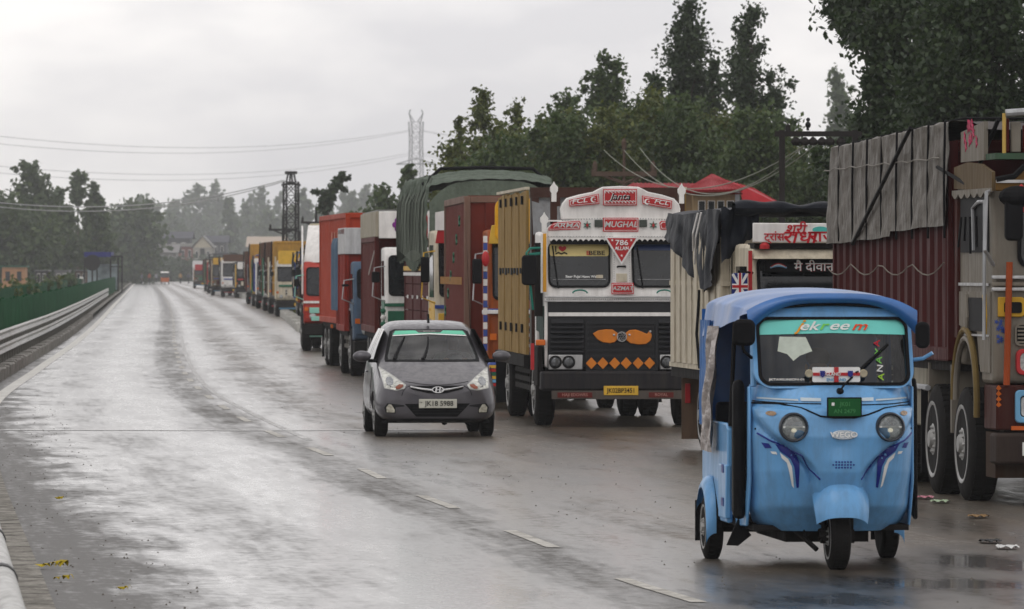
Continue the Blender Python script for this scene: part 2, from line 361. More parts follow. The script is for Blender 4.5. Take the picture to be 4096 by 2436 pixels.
strip('verge', mat('verge_soil', (.035, .033, .022), .8, dirt=.5, dcol=(.05, .06, .02), streak=False, bump=.6, bscale=8), lambda d: edge(d)-6.2, lambda d: edge(d)-.76, .12, nx=4, ds=[d for d in DS if d > 80], zf=lambda x, d: .10+.05*math.sin(x*3+d*.7))
rk = bpy.data.objects.new('right_kerb', None); COL.objects.link(rk); rk['kind'] = 'structure'
PKERB = mat('painted_kerb', (.55, .54, .50), .5, dirt=.4, dcol=(.06, .055, .04), bump=.4, streak=False)
rkf = fpx([(304, 331), (287, 317), (262, 304), (237, 295)])
d = 206.0
while d < 505: kerbstone(rk, lambda q: rkf(q)+.15+.02*math.sin(q*5), d, d+1.5, .42, .28+.05*math.sin(d*2.3), PKERB); d += 1.5

# guard rail (two wavy beams on posts), then the green screens
RAIL = mat('rail_paint', (.62, .62, .60), .4, dirt=.5, dcol=(.12, .11, .09), scale=6)
def guard_rail(a, b, off, label, zt=.86, pitch=2.0, beams=(0.0, -.3)):
    root = thing('guard_rail', label, 'guard rail', (edge(a)-off, a, 0))
    ox, oy = edge(a)-off, a
    prof = [(0, .12), (.05, .09), (.02, .05), (0, 0.02), (.02, -.01), (.05, -.05), (0, -.09), (-.015, -.09), (-.015, .12)]
    nseg = max(1, int((b-a)/4))
    for bi in beams:
        for k in range(nseg):
            if k > 140: break
            A = a+k*(b-a)/nseg; B = a+(k+1)*(b-a)/nseg+.08
            mb = MB(); vs = []
            for q in (A, (A+B)/2, B):
                for px, pz in prof: vs.append((edge(q)-off+px-ox+.004*(k % 2), q-oy, zt+bi-.12+pz))
            n = len(prof); fs = [tuple(range(n)), tuple(range(3*n-1, 2*n-1, -1))]
            for r_ in range(2): fs += [(r_*n+i, r_*n+n+i, r_*n+n+(i+1) % n, r_*n+(i+1) % n) for i in range(n)]
            mb.add(vs, fs); obj('beam', mb, RAIL, root)
    pm = meshof('post', MB().box(-.09, -.02, -.04, .04, 0, zt-.02), mat('rail_post', (.25, .24, .22), .6, dirt=.5)); d = a+.5; c = 0
    while d < b and c < 200:
        o = obj('post', pm, None, root); o.location = (edge(d)-off-ox, d-oy, 0); d += pitch if d < 260 else 4; c += 1
    return root
nr = thing('guard_rail', 'blurred pale round guard rail at the bottom left corner beside the near kerb', 'guard rail', (edge(30)-.45, 30, 0))
for k in range(8):
    A_ = 26+k*4.4; obj('rail', MB().tube([(edge(A_+q)-edge(30), A_+q-30, .56) for q in (.02, 2.2, 4.36)], .075, 14), RAIL, nr, smooth=True)
    obj('joint_sleeve', MB().tube([(edge(A_-.12)-edge(30), A_-.12-30, .56), (edge(A_+.12)-edge(30), A_+.12-30, .56)], .083, 14), mat('sleeve_dark', (.06, .06, .06), .5), nr, smooth=True)
    obj('post', MB().box(-.2, -.13, -.04, .04, 0, .5), mat('rail_post', (.25, .24, .22), .6, dirt=.5), nr).location = (edge(A_+2)-edge(30), A_+2-30, 0)
guard_rail(88, 420, .85, 'long double guard rail of pale wavy beams along the left kerb')
GSC = mat('green_screen_sheet', (.005, .085, .028), .6, spec=.06, dirt=.3, dcol=(.01, .025, .012), var=.25, scale=2)
def screen(f, a, b, z0, z1, step, label, cap=None):
    root = thing('green_screen_fence', label, 'fence', (f(a), a, 0)); d = a; k = 0
    while d < b:
        st = step; mb = MB()
        j1 = .015*math.sin(k*2.1); top = z1+.02*math.sin(k*1.7)
        vs = []
        n = 6
        for i in range(n+1):
            q = d+st*i/n*.99; x = f(q)-f(a)+.03*math.sin(i*math.pi)*0+(.025 if i % 2 else 0)+j1
            vs += [(x, q-a, z0), (x, q-a, top), (x-.02, q-a, z0), (x-.02, q-a, top)]
        fs = []
        for i in range(n): a4 = i*4; fs += [(a4, a4+4, a4+5, a4+1), (a4+2, a4+3, a4+7, a4+6), (a4+1, a4+5, a4+7, a4+3)]
        mb.add(vs, fs); obj('panel', mb, GSC, root, fix=False)
        p = MB().box(-.06, 0, -.03, .03, 0, top+.02); o = obj('post', p, GSC, root); o.location = (f(d)-f(a)-.02, d-a, 0)
        d += st; k += 1
    if cap:
        e = b; x = f(e)-f(a); mb = MB(); mb.tube([(x+.1, e-a-2, z1+.05), (x+.1, e-a, z1), (x+.1, e-a+.4, (z0+z1)/2), (x+.1, e-a+.4, z0)], .12)
        obj('white_end_cap', mb, WHT, root)
    return root
screen(lambda d: edge(d)-1.15, 92, 600, .3, 1.45, 3.0, 'dark green screen fence running behind the guard rail to the distance')
screen(lambda d: edge(d)-3.7, 130, 505, .8, 1.42, 3.6, 'second dark green screen fence further left with a white end', cap=True)

mw = thing('median_wall', 'low brown wall under the second green screen fence', 'wall', (edge(130)-3.9, 130, 0)); mb = MB()
for k in range(90): q0, q1 = 130+k*4.2, 134.2+k*4.2; mb.add([(edge(q)-3.9+o_-edge(130)+3.9, q-130, z) for q in (q0, q1) for o_ in (-.15, .15) for z in (0, .78)], [(0, 1, 3, 2), (4, 6, 7, 5), (0, 4, 5, 1), (2, 3, 7, 6), (1, 5, 7, 3)])
obj('coping', mb, mat('brown_wall', (.12, .08, .06), .7, dirt=.4), mw)
# ------------------------------------------------------------------ wheels and shared truck pieces
WM = {}
def wheel(parent, x, y, r, w_, side=-1, rim=None, style='truck'):
    key = (r, w_, side, style)
    if key not in WM:
        s = side
        prof = [(-w_/2, r*.68), (-w_/2-.005, r*.8), (-w_*.42, r*.97), (-w_*.3, r), (w_*.3, r), (w_*.42, r*.97), (w_/2+.005, r*.8), (w_/2, r*.68)]
        mb = MB().lathe(prof, n=36)
        n = 44                                              # tread blocks
        for i in range(n):
            q = 2*math.pi*i/n; c, s2 = math.cos(q), math.sin(q)
            M = Matrix(((1, 0, 0), (0, c, -s2), (0, s2, c)))
            for xx in ((-w_*.36, -w_*.05), (w_*.05, w_*.36)): mb.box(xx[0], xx[1], -r*.045, r*.045, r*.985, r*1.012, M)
        t = meshof('tyre', mb, TYRE, 50)
        rm = MB(); R_ = r*.69; o_ = s*w_/2
        rm.lathe([(o_*.98, R_), (o_*1.06, R_*1.02), (o_*1.08, R_*.96), (o_*.98, R_*.9), (o_*.8, R_*.8), (o_*.85, R_*.5), (o_*1.0, R_*.42), (o_*1.02, R_*.24), (o_*1.3, R_*.2), (o_*1.32, 0.001)], n=28)
        k = 10 if style == 'truck' else 8
        for i in range(k):
            q = 2*math.pi*i/k; rm.ell((o_*1.02, math.cos(q)*R_*.33, math.sin(q)*R_*.33), .02, .018*r/.5, .018*r/.5, 6, 4)
        hm = MB()
        for i in range(8):
            q = 2*math.pi*(i+.5)/8; hm.lathe([(o_*.8, R_*.1), (o_*.87, R_*.1)], c=(0, math.cos(q)*R_*.66, math.sin(q)*R_*.66), n=10)
        rmm = meshof('rim', rm, rim or mat('rim_paint', (.36, .36, .35), .4, .3, dirt=.4), 50)
        hmm = meshof('rim_hole', hm, BLK)
        WM[key] = (t, rmm, hmm)
    t, rmm, hmm = WM[key]
    o = obj('wheel', t, None, parent); o.location = (x, y, r)
    obj('rim', rmm, None, o); obj('rim_hole', hmm, None, o)
    return o
def place(XL, d, hw, sl):                                   # left front corner, distance, half width, heading slope -> centre and turn
    th = math.atan(-sl)
    return (XL+hw*math.cos(th), d+hw*math.sin(th), 0), th
def corrugated(x, y0, y1, z0, z1, pitch, depth=.035, sgn=-1):
    mb = MB(); n = max(2, int((y1-y0)/pitch)); p = (y1-y0)/n; ys = []
    for i in range(n):
        a = y0+i*p; ys += [(a, 0), (a+p*.38, 0), (a+p*.5, 1), (a+p*.88, 1)]
    ys.append((y1, 0)); vs = []
    for y, o in ys: vs += [(x+sgn*depth*o, y, z0), (x+sgn*depth*o, y, z1)]
    return mb.add(vs, [(2*i, 2*i+2, 2*i+3, 2*i+1) for i in range(len(ys)-1)])
def chassis(root, y0, y1, hw, zc=.75):
    mb = MB()
    for s in (-1, 1): mb.box(s*.42-.05, s*.42+.05, y0, y1, zc-.1, zc+.12)
    for k in range(int((y1-y0)/.9)): mb.box(-.4, .4, y0+.3+k*.9, y0+.38+k*.9, zc-.06, zc+.08)
    obj('chassis', mb, DARK, root)
def container(root, y0, y1, hw, z0, z1, m, frame=None, pitch=.22, open_top=False, front=True):
    fr = frame or m; mb = MB()
    for s in (-1, 1):
        for y in (y0, y1-.08): mb.box(s*hw-.05, s*hw+.05, y, y+.08, z0, z1)
        mb.box(s*hw-.05, s*hw+.05, y0+.08, y1-.08, z0, z0+.12); mb.box(s*hw-.05, s*hw+.05, y0+.08, y1-.08, z1-.1, z1)
    mb.box(-hw+.05, hw-.05, y0, y0+.07, z1-.1, z1-.002); mb.box(-hw+.05, hw-.05, y0, y0+.07, z0, z0+.12)
    obj('body_frame', mb, fr, root, bevel=.01)
    for s in (-1, 1): obj('side_wall', corrugated(s*(hw-.01), y0+.08, y1-.08, z0+.12, z1-.1, pitch, .035, s), m, root, fix=False)
    f = MB(); n = int(hw*2/.24); vs = []
    for i in range(n):
        a = -hw+.05+i*(2*hw-.1)/n; b = a+(2*hw-.1)/n
        f.box(a, b, y0+(.01 if i % 2 else .035), y0+.06, z0+.12, z1-.1)
    obj('front_wall', f, m, root)
    f = MB().box(-hw+.05, hw-.05, y1-.06, y1-.02, z0+.12, z1-.1); obj('rear_wall', f, m, root)
    if not open_top: obj('top_panel', MB().box(-hw+.02, hw-.02, y0+.03, y1-.03, z1-.03, z1+.012), m, root)
    obj('load_floor', MB().box(-hw+.02, hw-.02, y0+.02, y1-.02, z0-.1, z0-.002), DARK, root)
def mudflap(root, x, y, r, w_=.5):
    obj('mud_flap', MB().box(x-w_/2, x+w_/2, y+r+.14, y+r+.16, .18, r*1.9), BLK, root)
def drape(name, x0, x1, y0, y1, ztop, side_z, m, parent, amp=.06, seed=0, bulge=.12, front_z=None, rear_z=None, nx=40, ny=60, lump=0.0):
    """cloth laid over a load: the section goes up the left side, across the top and down the right"""
    rnd = random.Random(seed); ph = [rnd.random()*6 for _ in range(8)]
    W = x1-x0; 
    def fn(u, v):
        y = y0+(y1-y0)*v
        zl = side_z(v) if callable(side_z) else side_z
        H = ztop-zl; per = 2*H+W; s = u*per
        edge_r = .12
        fold = amp*(math.sin(y*7+ph[0])+.6*math.sin(y*13+ph[1])+.4*math.sin(y*23+ph[2]))
        sag = lump*(math.sin(y*2.1+ph[3])*math.sin((x0+x1+W*u)*3+ph[4])+.5*math.sin(y*5+ph[5]+u*9))
        if s < H: k = s/H; return (x0-bulge*math.sin(k*math.pi*.5)*(1-k)*2-abs(fold)*(1-k*.6), y+.05*math.sin(s*5+ph[6]), zl+s)
        if s > H+W: k = (per-s)/H; return (x1+bulge*math.sin(k*math.pi*.5)*(1-k)*2+abs(fold)*(1-k*.6), y, zl+(per-s))
        k = (s-H)/W; c = 1-(2*k-1)**6
        return (x0+W*k, y, ztop+sag*c+.12*bulge*math.sin(k*math.pi))
    mb = MB().grid(fn, nx, ny)
    o = obj(name, mb, m, parent, smooth=60)
    return o
def cab(root, hw, H, m, lower=None, visor=None, glassm=DGL, zb=.5, waist=1.55, slant=.22, depth=1.7, split=False, band=None, detail=2, plate=None, trim=None, bump_m=None, lamp='round', deco=()):
    """forward-control lorry cab: shell, windscreen, grille, lamps, bumper, mirrors, doors and trims as parts"""
    lower = lower or m; trim = trim or CHR
    prof = [(0.02, zb+.25), (0, waist), (slant, H-.12), (slant+.15, H), (depth, H), (depth, zb+.35), (1.45, zb+.35), (1.25, zb+.75), (.85, zb+.75), (.62, zb+.35), (.6, zb+.2)]
    obj('cab_shell', MB().prism(prof, -hw, hw, 'x'), m, root, bevel=.05)
    sl = Matrix.Translation((0, 0, waist)) @ Matrix.Rotation(-math.atan2(slant, H-.12-waist), 4, 'X')
    hgt = math.hypot(slant, H-.12-waist)
    def pane(x0, x1, z0, z1, nm, mm, th, r=.07):
        mb = MB(); mb.prism(rbox(x0, x1, z0, z1, r), -th, .0); mb.v = [tuple(sl @ Vector(v)) for v in mb.v]; return obj(nm, mb, mm, root)
    spans = [(-hw+.1, -.06), (.06, hw-.1)] if split else [(-hw+.1, hw-.1)]
    for a, b in spans:
        pane(a-.035, b+.035, .05, hgt-.03, 'window_rubber', BLK, .012, .09)
        pane(a, b, .085, hgt-.065, 'windscreen', glassm, .018)
        if detail > 1:
            wq = MB().tube([sl @ Vector((a+.25*(b-a), -.03, .02)), sl @ Vector((a+.55*(b-a), -.035, hgt*.55))], .012, 5); obj('wiper', wq, BLK, root)
    for s in (-1, 1):
        obj('side_window', MB().prism([(slant*.5+.2, waist+.05), (slant+.25, H-.25), (1.25, H-.25), (1.25, waist+.05)], s*(hw+.006)-.006, s*(hw+.006)+.006, 'x'), glassm, root)
        if detail > 1:
            obj('door', MB().prism([(.14, zb+.5), (.12, waist-.02), (1.3, waist-.02), (1.3, zb+.8), (.85, zb+.8), (.6, zb+.5)], s*(hw+.004)-.008, s*(hw+.004)+.008, 'x'), lower, root, bevel=.006)
            obj('door_handle', MB().box(s*(hw+.02)-.012, s*(hw+.02)+.012, 1.0, 1.16, waist-.18, waist-.14), trim, root)
            mr_ = MB().tube([(s*hw, .1, H-.35), (s*(hw+.2), -.05, H-.38), (s*(hw+.24), -.06, waist+.05), (s*hw, .05, waist-.05)], .014, 5)
            a_ = obj('mirror_arm', mr_, trim, root)
            obj('mirror', MB().box(s*(hw+.18)-.075, s*(hw+.18)+.075, -.13, -.08, waist+.3, H-.45), BLK, root, bevel=.03)
    gz0, gz1 = zb+.35, waist-.22
    obj('grille_panel', MB().box(-hw+.05, hw-.05, -.02, .02, gz0, gz1), lower, root, bevel=.01)
    n = 5 if detail > 1 else 3
    for k in range(n): obj('grille_slat', MB().box(-hw*.6, hw*.6, -.045, -.021, gz0+.1+k*(gz1-gz0-.15)/n, gz0+.1+k*(gz1-gz0-.15)/n+.05), trim if k % 2 == 0 else BLK, root)
    for s in (-1, 1):
        if lamp == 'round': mb = MB().lathe([(-.055, 0.001), (-.05, .07), (-.03, .09), (-.022, .09)], c=(s*(hw-.24), 0, zb+.42), ax='y', n=16)
        else: mb = MB().prism(rbox(s*(hw-.25)-.14, s*(hw-.25)+.14, zb+.34, zb+.5, .03), -.05, -.021)
        obj('headlight', mb, LAMP, root)
        obj('indicator', MB().box(s*(hw-.07)-.05, s*(hw-.07)+.05, -.045, -.021, zb+.56, zb+.66), AMB, root)
    obj('bumper', MB().box(-hw, hw, -.16, .3, zb-.08, zb+.22), bump_m or DARK, root, bevel=.03)
    obj('number_plate', MB().box(-.25, .25, -.175, -.161, zb+.0, zb+.12), YEL, root)
    if plate: text(plate, .11, (0, -.178, zb+.06), PBLK, root, ex=.002)
    if band:
        obj('trim_band', MB().box(-hw-.01, hw+.01, -.03, -.0, waist-.14, waist-.08), band, root)
    if visor:
        obj('sun_visor', MB().prism([(-hw, H-.22), (-hw+.05, H+.06), (-hw*.4, H+.14), (hw*.4, H+.14), (hw-.05, H+.06), (hw, H-.22)], slant-.2, slant-.16), visor, root, bevel=.01)
    for (nm, mm, x0, x1, z0, z1) in deco: obj(nm, MB().box(x0, x1, -.06, -.021, z0, z1), mm, root, bevel=.008)
def axle_set(root, ys, hw, r=.48, w_=.26, dual=()):
    for y in ys:
        for s in (-1, 1):
            wheel(root, s*(hw-.16), y, r, w_, s)
            if y in dual: wheel(root, s*(hw-.16-.3), y, r, w_, s)
        obj('axle', MB().tube([(-hw+.2, y, r), (hw-.2, y, r)], .06, 8), DARK, root)
def underrun(root, y0, y1, hw, z0=.55, z1=1.0, m=DARK):
    for s in (-1, 1):
        mb = MB()
        for z in np.linspace(z0, z1-.12, 3): mb.box(s*(hw-.06)-.015, s*(hw-.06)+.015, y0, y1, z, z+.07)
        n = max(2, int((y1-y0)/.45))
        for k in range(n+1): yy = y0+(y1-y0-.05)*k/n; mb.box(s*(hw-.09)-.015, s*(hw-.09)+.015, yy, yy+.05, z0-.03, z1)
        obj('side_guard', mb, m, root)

# ------------------------------------------------------------------ the white decorated lorry in the middle
def lorry_white():
    loc, th = place(.40, 81.3, 1.08, -.07)
    root = thing('lorry', 'black and white lorry with arched crown board and orange moustache on its grille', 'lorry', loc, th, 'lorries parked nose to tail')
    U = lambda u: (u-755)*.0024
    Z = lambda v: (1424-v)*.0024
    BK = mat('black_cab_paint', (.008, .009, .012), .38, dirt=.2, spec=.35, dcol=(.03, .026, .022))
    TG = mat('teal_trim', (.02, .2, .15), .4, dirt=.1)
    hw = 1.03
    # shell
    prof = [(.06, .80), (.0, 1.0), (0, Z(800)), (.03, Z(715)), (.05, Z(640)), (.20, Z(375)), (.22, 2.62), (1.9, 2.66), (1.9, .95), (1.62, .95), (1.45, 1.25), (.95, 1.25), (.75, .9), (.7, .80)]
    obj('cab_shell', MB().prism(prof, -hw, hw, 'x'), WHT, root, bevel=.04)
    obj('front_panel', MB().box(-hw+.03, hw-.03, -.03, .0, .8, Z(715)), BK, root, bevel=.012)
    obj('white_strip', MB().box(U(343), -U(343), -.045, -.031, Z(797), Z(776)), WHT, root)
    for v in (690, 712): obj('chrome_band', MB().box(-hw-.01, hw+.01, -.06, -.0, Z(v)-.012, Z(v)+.016), CHR, root, bevel=.006)
    rv = MB()
    for i in range(70): rv.ell((-hw+.02+i*.0295, -.062, Z(701)), .008, .006, .008, 6, 4)
    obj('rivet_row', rv, CHR, root, kind='stuff')
    # windscreens in rubber
    def wy(z): return .05+.15*(z-Z(640))/(Z(375)-Z(640))
    def pane(x0, x1, z0, z1, r, off, m, nm, t=.012):
        mb = MB().prism(rbox(x0, x1, z0, z1, r), 0, t); mb.v = [(x, wy(z)-off+y, z) for x, y, z in mb.v]; return obj(nm, mb, m, root)
    for a, b in ((345, 698), (822, 1165)):
        pane(U(a), U(b), Z(636), Z(376), .1, .025, BLK, 'window_rubber', .02)
        pane(U(a)+.028, U(b)-.028, Z(636)+.028, Z(376)-.028, .08, .032, DGL, 'windscreen')
    st = mat('sun_strip_film', (.62, .5, .2), .35, var=.1)
    pane(U(356), U(690), Z(458), Z(390), .03, .037, st, 'sun_strip', .004)
    pane(U(835), U(1155), Z(425), Z(390), .03, .037, mat('blue_film', (.02, .04, .12), .2), 'sun_strip', .004)
    def wt(s, u, v, size, m, sx=1, **k): return text(s, size, (U(u), wy(Z(v))-.045, Z(v)), m, root, ex=.001, sx=sx, rz=0, rot=(R(90-16), 0, 0), **k)
    wt('I', 390, 420, .12, PBLK); wt('BEBE', 622, 441, .085, PBLK, 1.25); wt('B', 574, 441, .085, PRED, 1.25)
    hb = MB(); pts = [(.045*(math.sin(t)**3), .04*(math.cos(t)-.38*math.cos(2*t)-.15*math.cos(3*t)-.06*math.cos(4*t))) for t in [2*math.pi*i/24 for i in range(24)]]
    hb.prism([(U(428)+a*1.2, Z(416)+b) for a, b in pts], wy(Z(416))-.046, wy(Z(416))-.042); obj('heart_sticker', hb, RED, root)
    mu = MB().prism([(U(388)+q*.16, Z(446)+.018*math.sin(q*math.pi*2)**2+s_) for q, s_ in [(i/12, .012) for i in range(13)]+[(1-i/12, -.008) for i in range(13)]], wy(Z(446))-.046, wy(Z(446))-.042); obj('moustache_sticker', mu, PBLK, root)
    wt('Beer Pujai Haws Wela', 537, 574, .05, PWHITE, 1.0); pane(U(615), U(655), Z(583), Z(564), .01, .05, CREAM, 'paper_note', .003)
    for x0, x1 in ((U(350), U(692)), (U(830), U(1160))):
        obj('wiper', MB().tube([(x0+.12, wy(Z(640))-.05, Z(640)), (x0+.05, wy(Z(400))-.06, Z(400))], .01, 5), BLK, root)
        obj('dashboard_line', MB().box(x0+.05, x1-.05, wy(Z(590))-.041, wy(Z(590))-.037, Z(591), Z(588)), STEEL, root)
    # centre post
    obj('centre_post', MB().box(U(708), U(812), .0, .1, Z(640), Z(345)), WHT, root, bevel=.01)
    rv = MB()
    for i in range(22):
        for u in (716, 804): rv.ell((U(u), -.004, Z(635)+i*.031), .007, .006, .007, 6, 4)
    obj('rivet_row', rv, CHR, root, kind='stuff')
    obj('handle', MB().tube([(U(735), -.0, Z(520)), (U(735), -.05, Z(516)), (U(780), -.05, Z(516)), (U(780), 0, Z(520))], .012, 6), BLK, root)
    obj('vent_cover', MB().box(U(728), U(790), -.012, 0, Z(604), Z(556)), CREAM, root, bevel=.004)
    # grille louvres
    for k in range(7):
        z = Z(1000)+k*.066
        for a, b in ((357, 540), (968, 1150)): obj('louvre', MB().prism([(-.075, z), (-.031, z+.045), (-.031, z+.03), (-.07, z-.01)], U(a), U(b), 'x'), BK, root)
    obj('grille_frame', ring(MB(), rbox(U(553), U(962), Z(1112), Z(830), .04), rbox(U(566), U(949), Z(1100), Z(843), .03), -.06, -.03), BK, root)
    for k in range(8): obj('louvre', MB().box(U(567), U(948), -.055, -.031, Z(1098)+k*.08, Z(1098)+k*.08+.035), BK, root)
    # moustache, hub emblem, diamonds
    OR = mat('moustache_orange', (.62, .2, .03), .4, dirt=.12)
    mp_ = [(593, 895), (625, 877), (670, 871), (705, 873), (735, 893), (735, 925), (715, 945), (690, 950), (650, 945), (618, 928)]
    obj('moustache_half', MB().prism([(U(a), Z(b)) for a, b in mp_], -.085, -.062), OR, root, bevel=.008)
    mp2 = [(778, 893), (800, 876), (835, 873), (870, 885), (900, 898), (915, 878), (928, 905), (920, 935), (895, 955), (850, 958), (805, 950), (780, 930)]
    obj('moustache_half', MB().prism([(U(a), Z(b)) for a, b in mp2], -.085, -.062), OR, root, bevel=.008)
    e = MB(); 
    for r1, r2 in ((.068, .058),): ring(e, [(U(757)+r1*math.cos(q), Z(913)+r1*math.sin(q)) for q in [i*math.pi/12 for i in range(24)]], [(U(757)+r2*math.cos(q), Z(913)+r2*math.sin(q)) for q in [i*math.pi/12 for i in range(24)]], -.1, -.06)
    for i in range(6):
        q = i*math.pi/3; e.tube([(U(757)+.012*math.cos(q), -.09, Z(913)+.012*math.sin(q)), (U(757)+.04*math.cos(q+.5), -.09, Z(913)+.04*math.sin(q+.5)), (U(757)+.058*math.cos(q+1.2), -.09, Z(913)+.058*math.sin(q+1.2))], .006, 5)
    obj('hub_emblem', e, CHR, root)
    for u in (712, 800, 918): obj('stud', MB().ell((U(u), -.09, Z(903 if u < 900 else 884)), .016, .01, .016), CHR, root)
    for u in (585, 650, 717, 782, 850, 915): obj('diamond_plate', MB().prism([(U(u)-.075, Z(1063)), (U(u), Z(1063)+.08), (U(u)+.075, Z(1063)), (U(u), Z(1063)-.08)], -.075, -.056), OR, root, bevel=.004)
    for a, b in ((343, 536), (974, 1167)):
        obj('headlight_box', MB().box(U(a), U(b), -.06, -.031, Z(1100), Z(1014)), CHR, root, bevel=.012)
        for k in (.2, .59):
            c = U(a)+(U(b)-U(a))*k
            obj('headlight', MB().lathe([(-.09, 0.001), (-.085, .05), (-.07, .07), (-.061, .075)], c=(c, 0, Z(1056)), ax='y', n=20), mat('clear_headlight_glass', (.12, .125, .13), .08, .5, var=.4, scale=25), root)
            obj('headlight_ring', MB().lathe([(-.061, .09), (-.08, .088), (-.085, .076), (-.061, .076)], c=(c, 0, Z(1056)), ax='y', n=20), DARK, root)
    for s in (-1, 1): obj('indicator', MB().box(s*1.09-.07, s*1.09+.06, -.04, .03, Z(962), Z(930)), AMB, root, bevel=.01)
    obj('bumper', MB().box(-1.1, 1.1, -.2, .25, Z(1215), Z(1108)), mat('bumper_black', (.018, .018, .022), .45, dirt=.4), root, bevel=.03)
    obj('bumper_strip', MB().box(U(356), U(1150), -.215, -.201, Z(1264), Z(1216)), mat('dirty_strip', (.10, .085, .075), .5, dirt=.6), root)
    for u0, u1, s in ((388, 585, 'HAJI EDOWRS'), (905, 1045, 'ROYAL')):
        obj('red_panel', MB().box(U(u0), U(u1), -.225, -.216, Z(1255), Z(1226)), mat('grimy_red', (.14, .018, .016), .5, dirt=.4), root); text(s, .055, ((U(u0)+U(u1))/2, -.228, Z(1240)), mat('faded_print', (.4, .2, .17), .5), root, ex=.001)
    obj('number_plate', MB().box(U(650), U(845), -.225, -.201, Z(1242), Z(1190)), YEL, root, bevel=.005); text('JK02BP3451', .088, (U(748), -.228, Z(1217)), PBLK, root, ex=.001, sx=.88)
    # sun visor tier and crown board
    fy = .04
    vt = [(340, 352), (338, 300), (360, 280), (400, 265), (500, 251), (600, 246), (910, 246), (1010, 251), (1110, 265), (1150, 280), (1172, 300), (1170, 352)]
    obj('sun_visor', MB().prism([(U(a), Z(b)) for a, b in vt], fy, fy+.06), WHT, root, bevel=.01)
    obj('visor_roof', MB().box(-hw+.05, hw-.05, fy+.062, 1.2, Z(262), Z(254)), WHT, root)
    cr = [(420, 250), (414, 190), (425, 160), (450, 130), (520, 110), (600, 94), (630, 78), (655, 66), (757, 61), (858, 66), (883, 78), (913, 94), (990, 110), (1060, 132), (1088, 162), (1096, 190), (1092, 250)]
    obj('crown_board', MB().prism([(U(a), Z(b)) for a, b in cr], fy+.03, fy+.13), WHT, root, bevel=.015)
    pole_c = CHR
    tr = MB()
    for i in range(52): tr.ell((U(345)+i*.038, fy-.012, Z(347)), .007, .006, .007, 6, 4)
    for i in range(44): tr.ell((U(425)+i*.0366, fy-.005, Z(256)+.03*math.sin(i/43*math.pi)), .009, .007, .009, 6, 4)
    obj('rivet_row', tr, STEEL, root, kind='stuff')
    aw = MB(); n = 27; x0, x1 = U(345), U(1165); ps = []
    for i in range(n*6+1): ps.append((x0+(x1-x0)*i/(n*6), Z(374)+.028*abs(math.cos(i*math.pi/6))))
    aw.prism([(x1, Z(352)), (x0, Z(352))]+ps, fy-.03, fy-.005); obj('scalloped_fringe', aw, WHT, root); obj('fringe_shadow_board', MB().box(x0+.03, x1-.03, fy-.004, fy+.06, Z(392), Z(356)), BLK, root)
    def plaque(pts, word, size, m2=RED, sx=1, rot=0, y=fy, frame=True, col=None, x=None, z=None):
        pp = [(U(a), Z(b)) for a, b in pts]; cx = sum(p[0] for p in pp)/len(pp); cz = sum(p[1] for p in pp)/len(pp)
        gp = [(cx+(p[0]-cx)*1.0+.012*(1 if p[0] > cx else -1), cz+(p[1]-cz)+.012*(1 if p[1] > cz else -1)) for p in pp]
        if frame: obj('plaque_border', MB().prism(gp, y-.012, y-.0), PRED if m2 is not RED else PRED, root)
        ip = [(cx+(p[0]-cx)-.008*(1 if p[0] > cx else -1), cz+(p[1]-cz)-.008*(1 if p[1] > cz else -1)) for p in pp]
        obj('plaque_line', MB().prism(pp, y-.016, y-.0121), PWHITE, root)
        obj('plaque', MB().prism(ip, y-.02, y-.0161), m2, root)
        if word: text(word, size, (cx if x is None else x, y-.023, cz if z is None else z), col or PWHITE, root, ex=.002, sx=sx, rot=(R(90), R(rot), 0), shear=.2)
    SIL = mat('silver_letter', (.55, .6, .58), .3, .3)
    plaque([(660, 166), (660, 84), (842, 84), (842, 166)], None, 0)
    # scrollwork on the crown plaque
    scw = MB()
    for k in range(9):
        cx = U(672+k*19.5); 
        for zz in (Z(96), Z(152)): scw.tube([(cx+.02*math.cos(q), fy-.024, zz+.014*math.sin(q)) for q in [i*.9 for i in range(6)]], .005, 4)
    obj('scrollwork', scw, PWHITE, root); text('Janta', .12, (U(752), fy-.024, Z(124)), PBLK, root, sx=1.15, ex=.003, shear=.3); text('Janta', .12, (U(749), fy-.022, Z(122)), PWHITE, root, sx=1.15, ex=.002, shear=.3)
    plaque([(660, 314), (660, 246), (850, 246), (850, 314)], 'MUGHAL', .11, sx=1.0, col=SIL); 
    plaque([(470, 173), (466, 146), (625, 110), (629, 158)], 'FCL', .085, sx=1.5, rot=-7, x=U(520)); plaque([(884, 158), (880, 120), (1042, 150), (1038, 186)], 'FCL', .085, sx=1.4, rot=9, x=U(985))
    for cu, cz, sg in ((600, 138, 1), (905, 150, -1)):
        cm = MB(); out = [(.04*math.cos(q), .04*math.sin(q)) for q in [R(50+i*26) for i in range(11)]]; inn = [(.012+.03*math.cos(q), .03*math.sin(q)) for q in [R(310-i*26) for i in range(11)]]
        cm.prism([(U(cu)+a, Z(cz)+b) for a, b in out+inn], fy-.026, fy-.021); cm.prism([(U(cu)+.022+.014*(1 if i % 2 == 0 else .4)*math.cos(i*math.pi/5), Z(cz)+.014*(1 if i % 2 == 0 else .4)*math.sin(i*math.pi/5)) for i in range(10)], fy-.026, fy-.021)
        obj('crescent_and_star', cm, PWHITE, root)
    plaque([(350, 308), (352, 290), (380, 274), (515, 264), (524, 274), (518, 302)], 'ARMA', .085, sx=1.5, col=SIL, x=U(445)); plaque([(986, 302), (980, 274), (990, 264), (1120, 274), (1155, 290), (1158, 308)], 'PERM', .085, sx=1.4, col=SIL, x=U(1065))
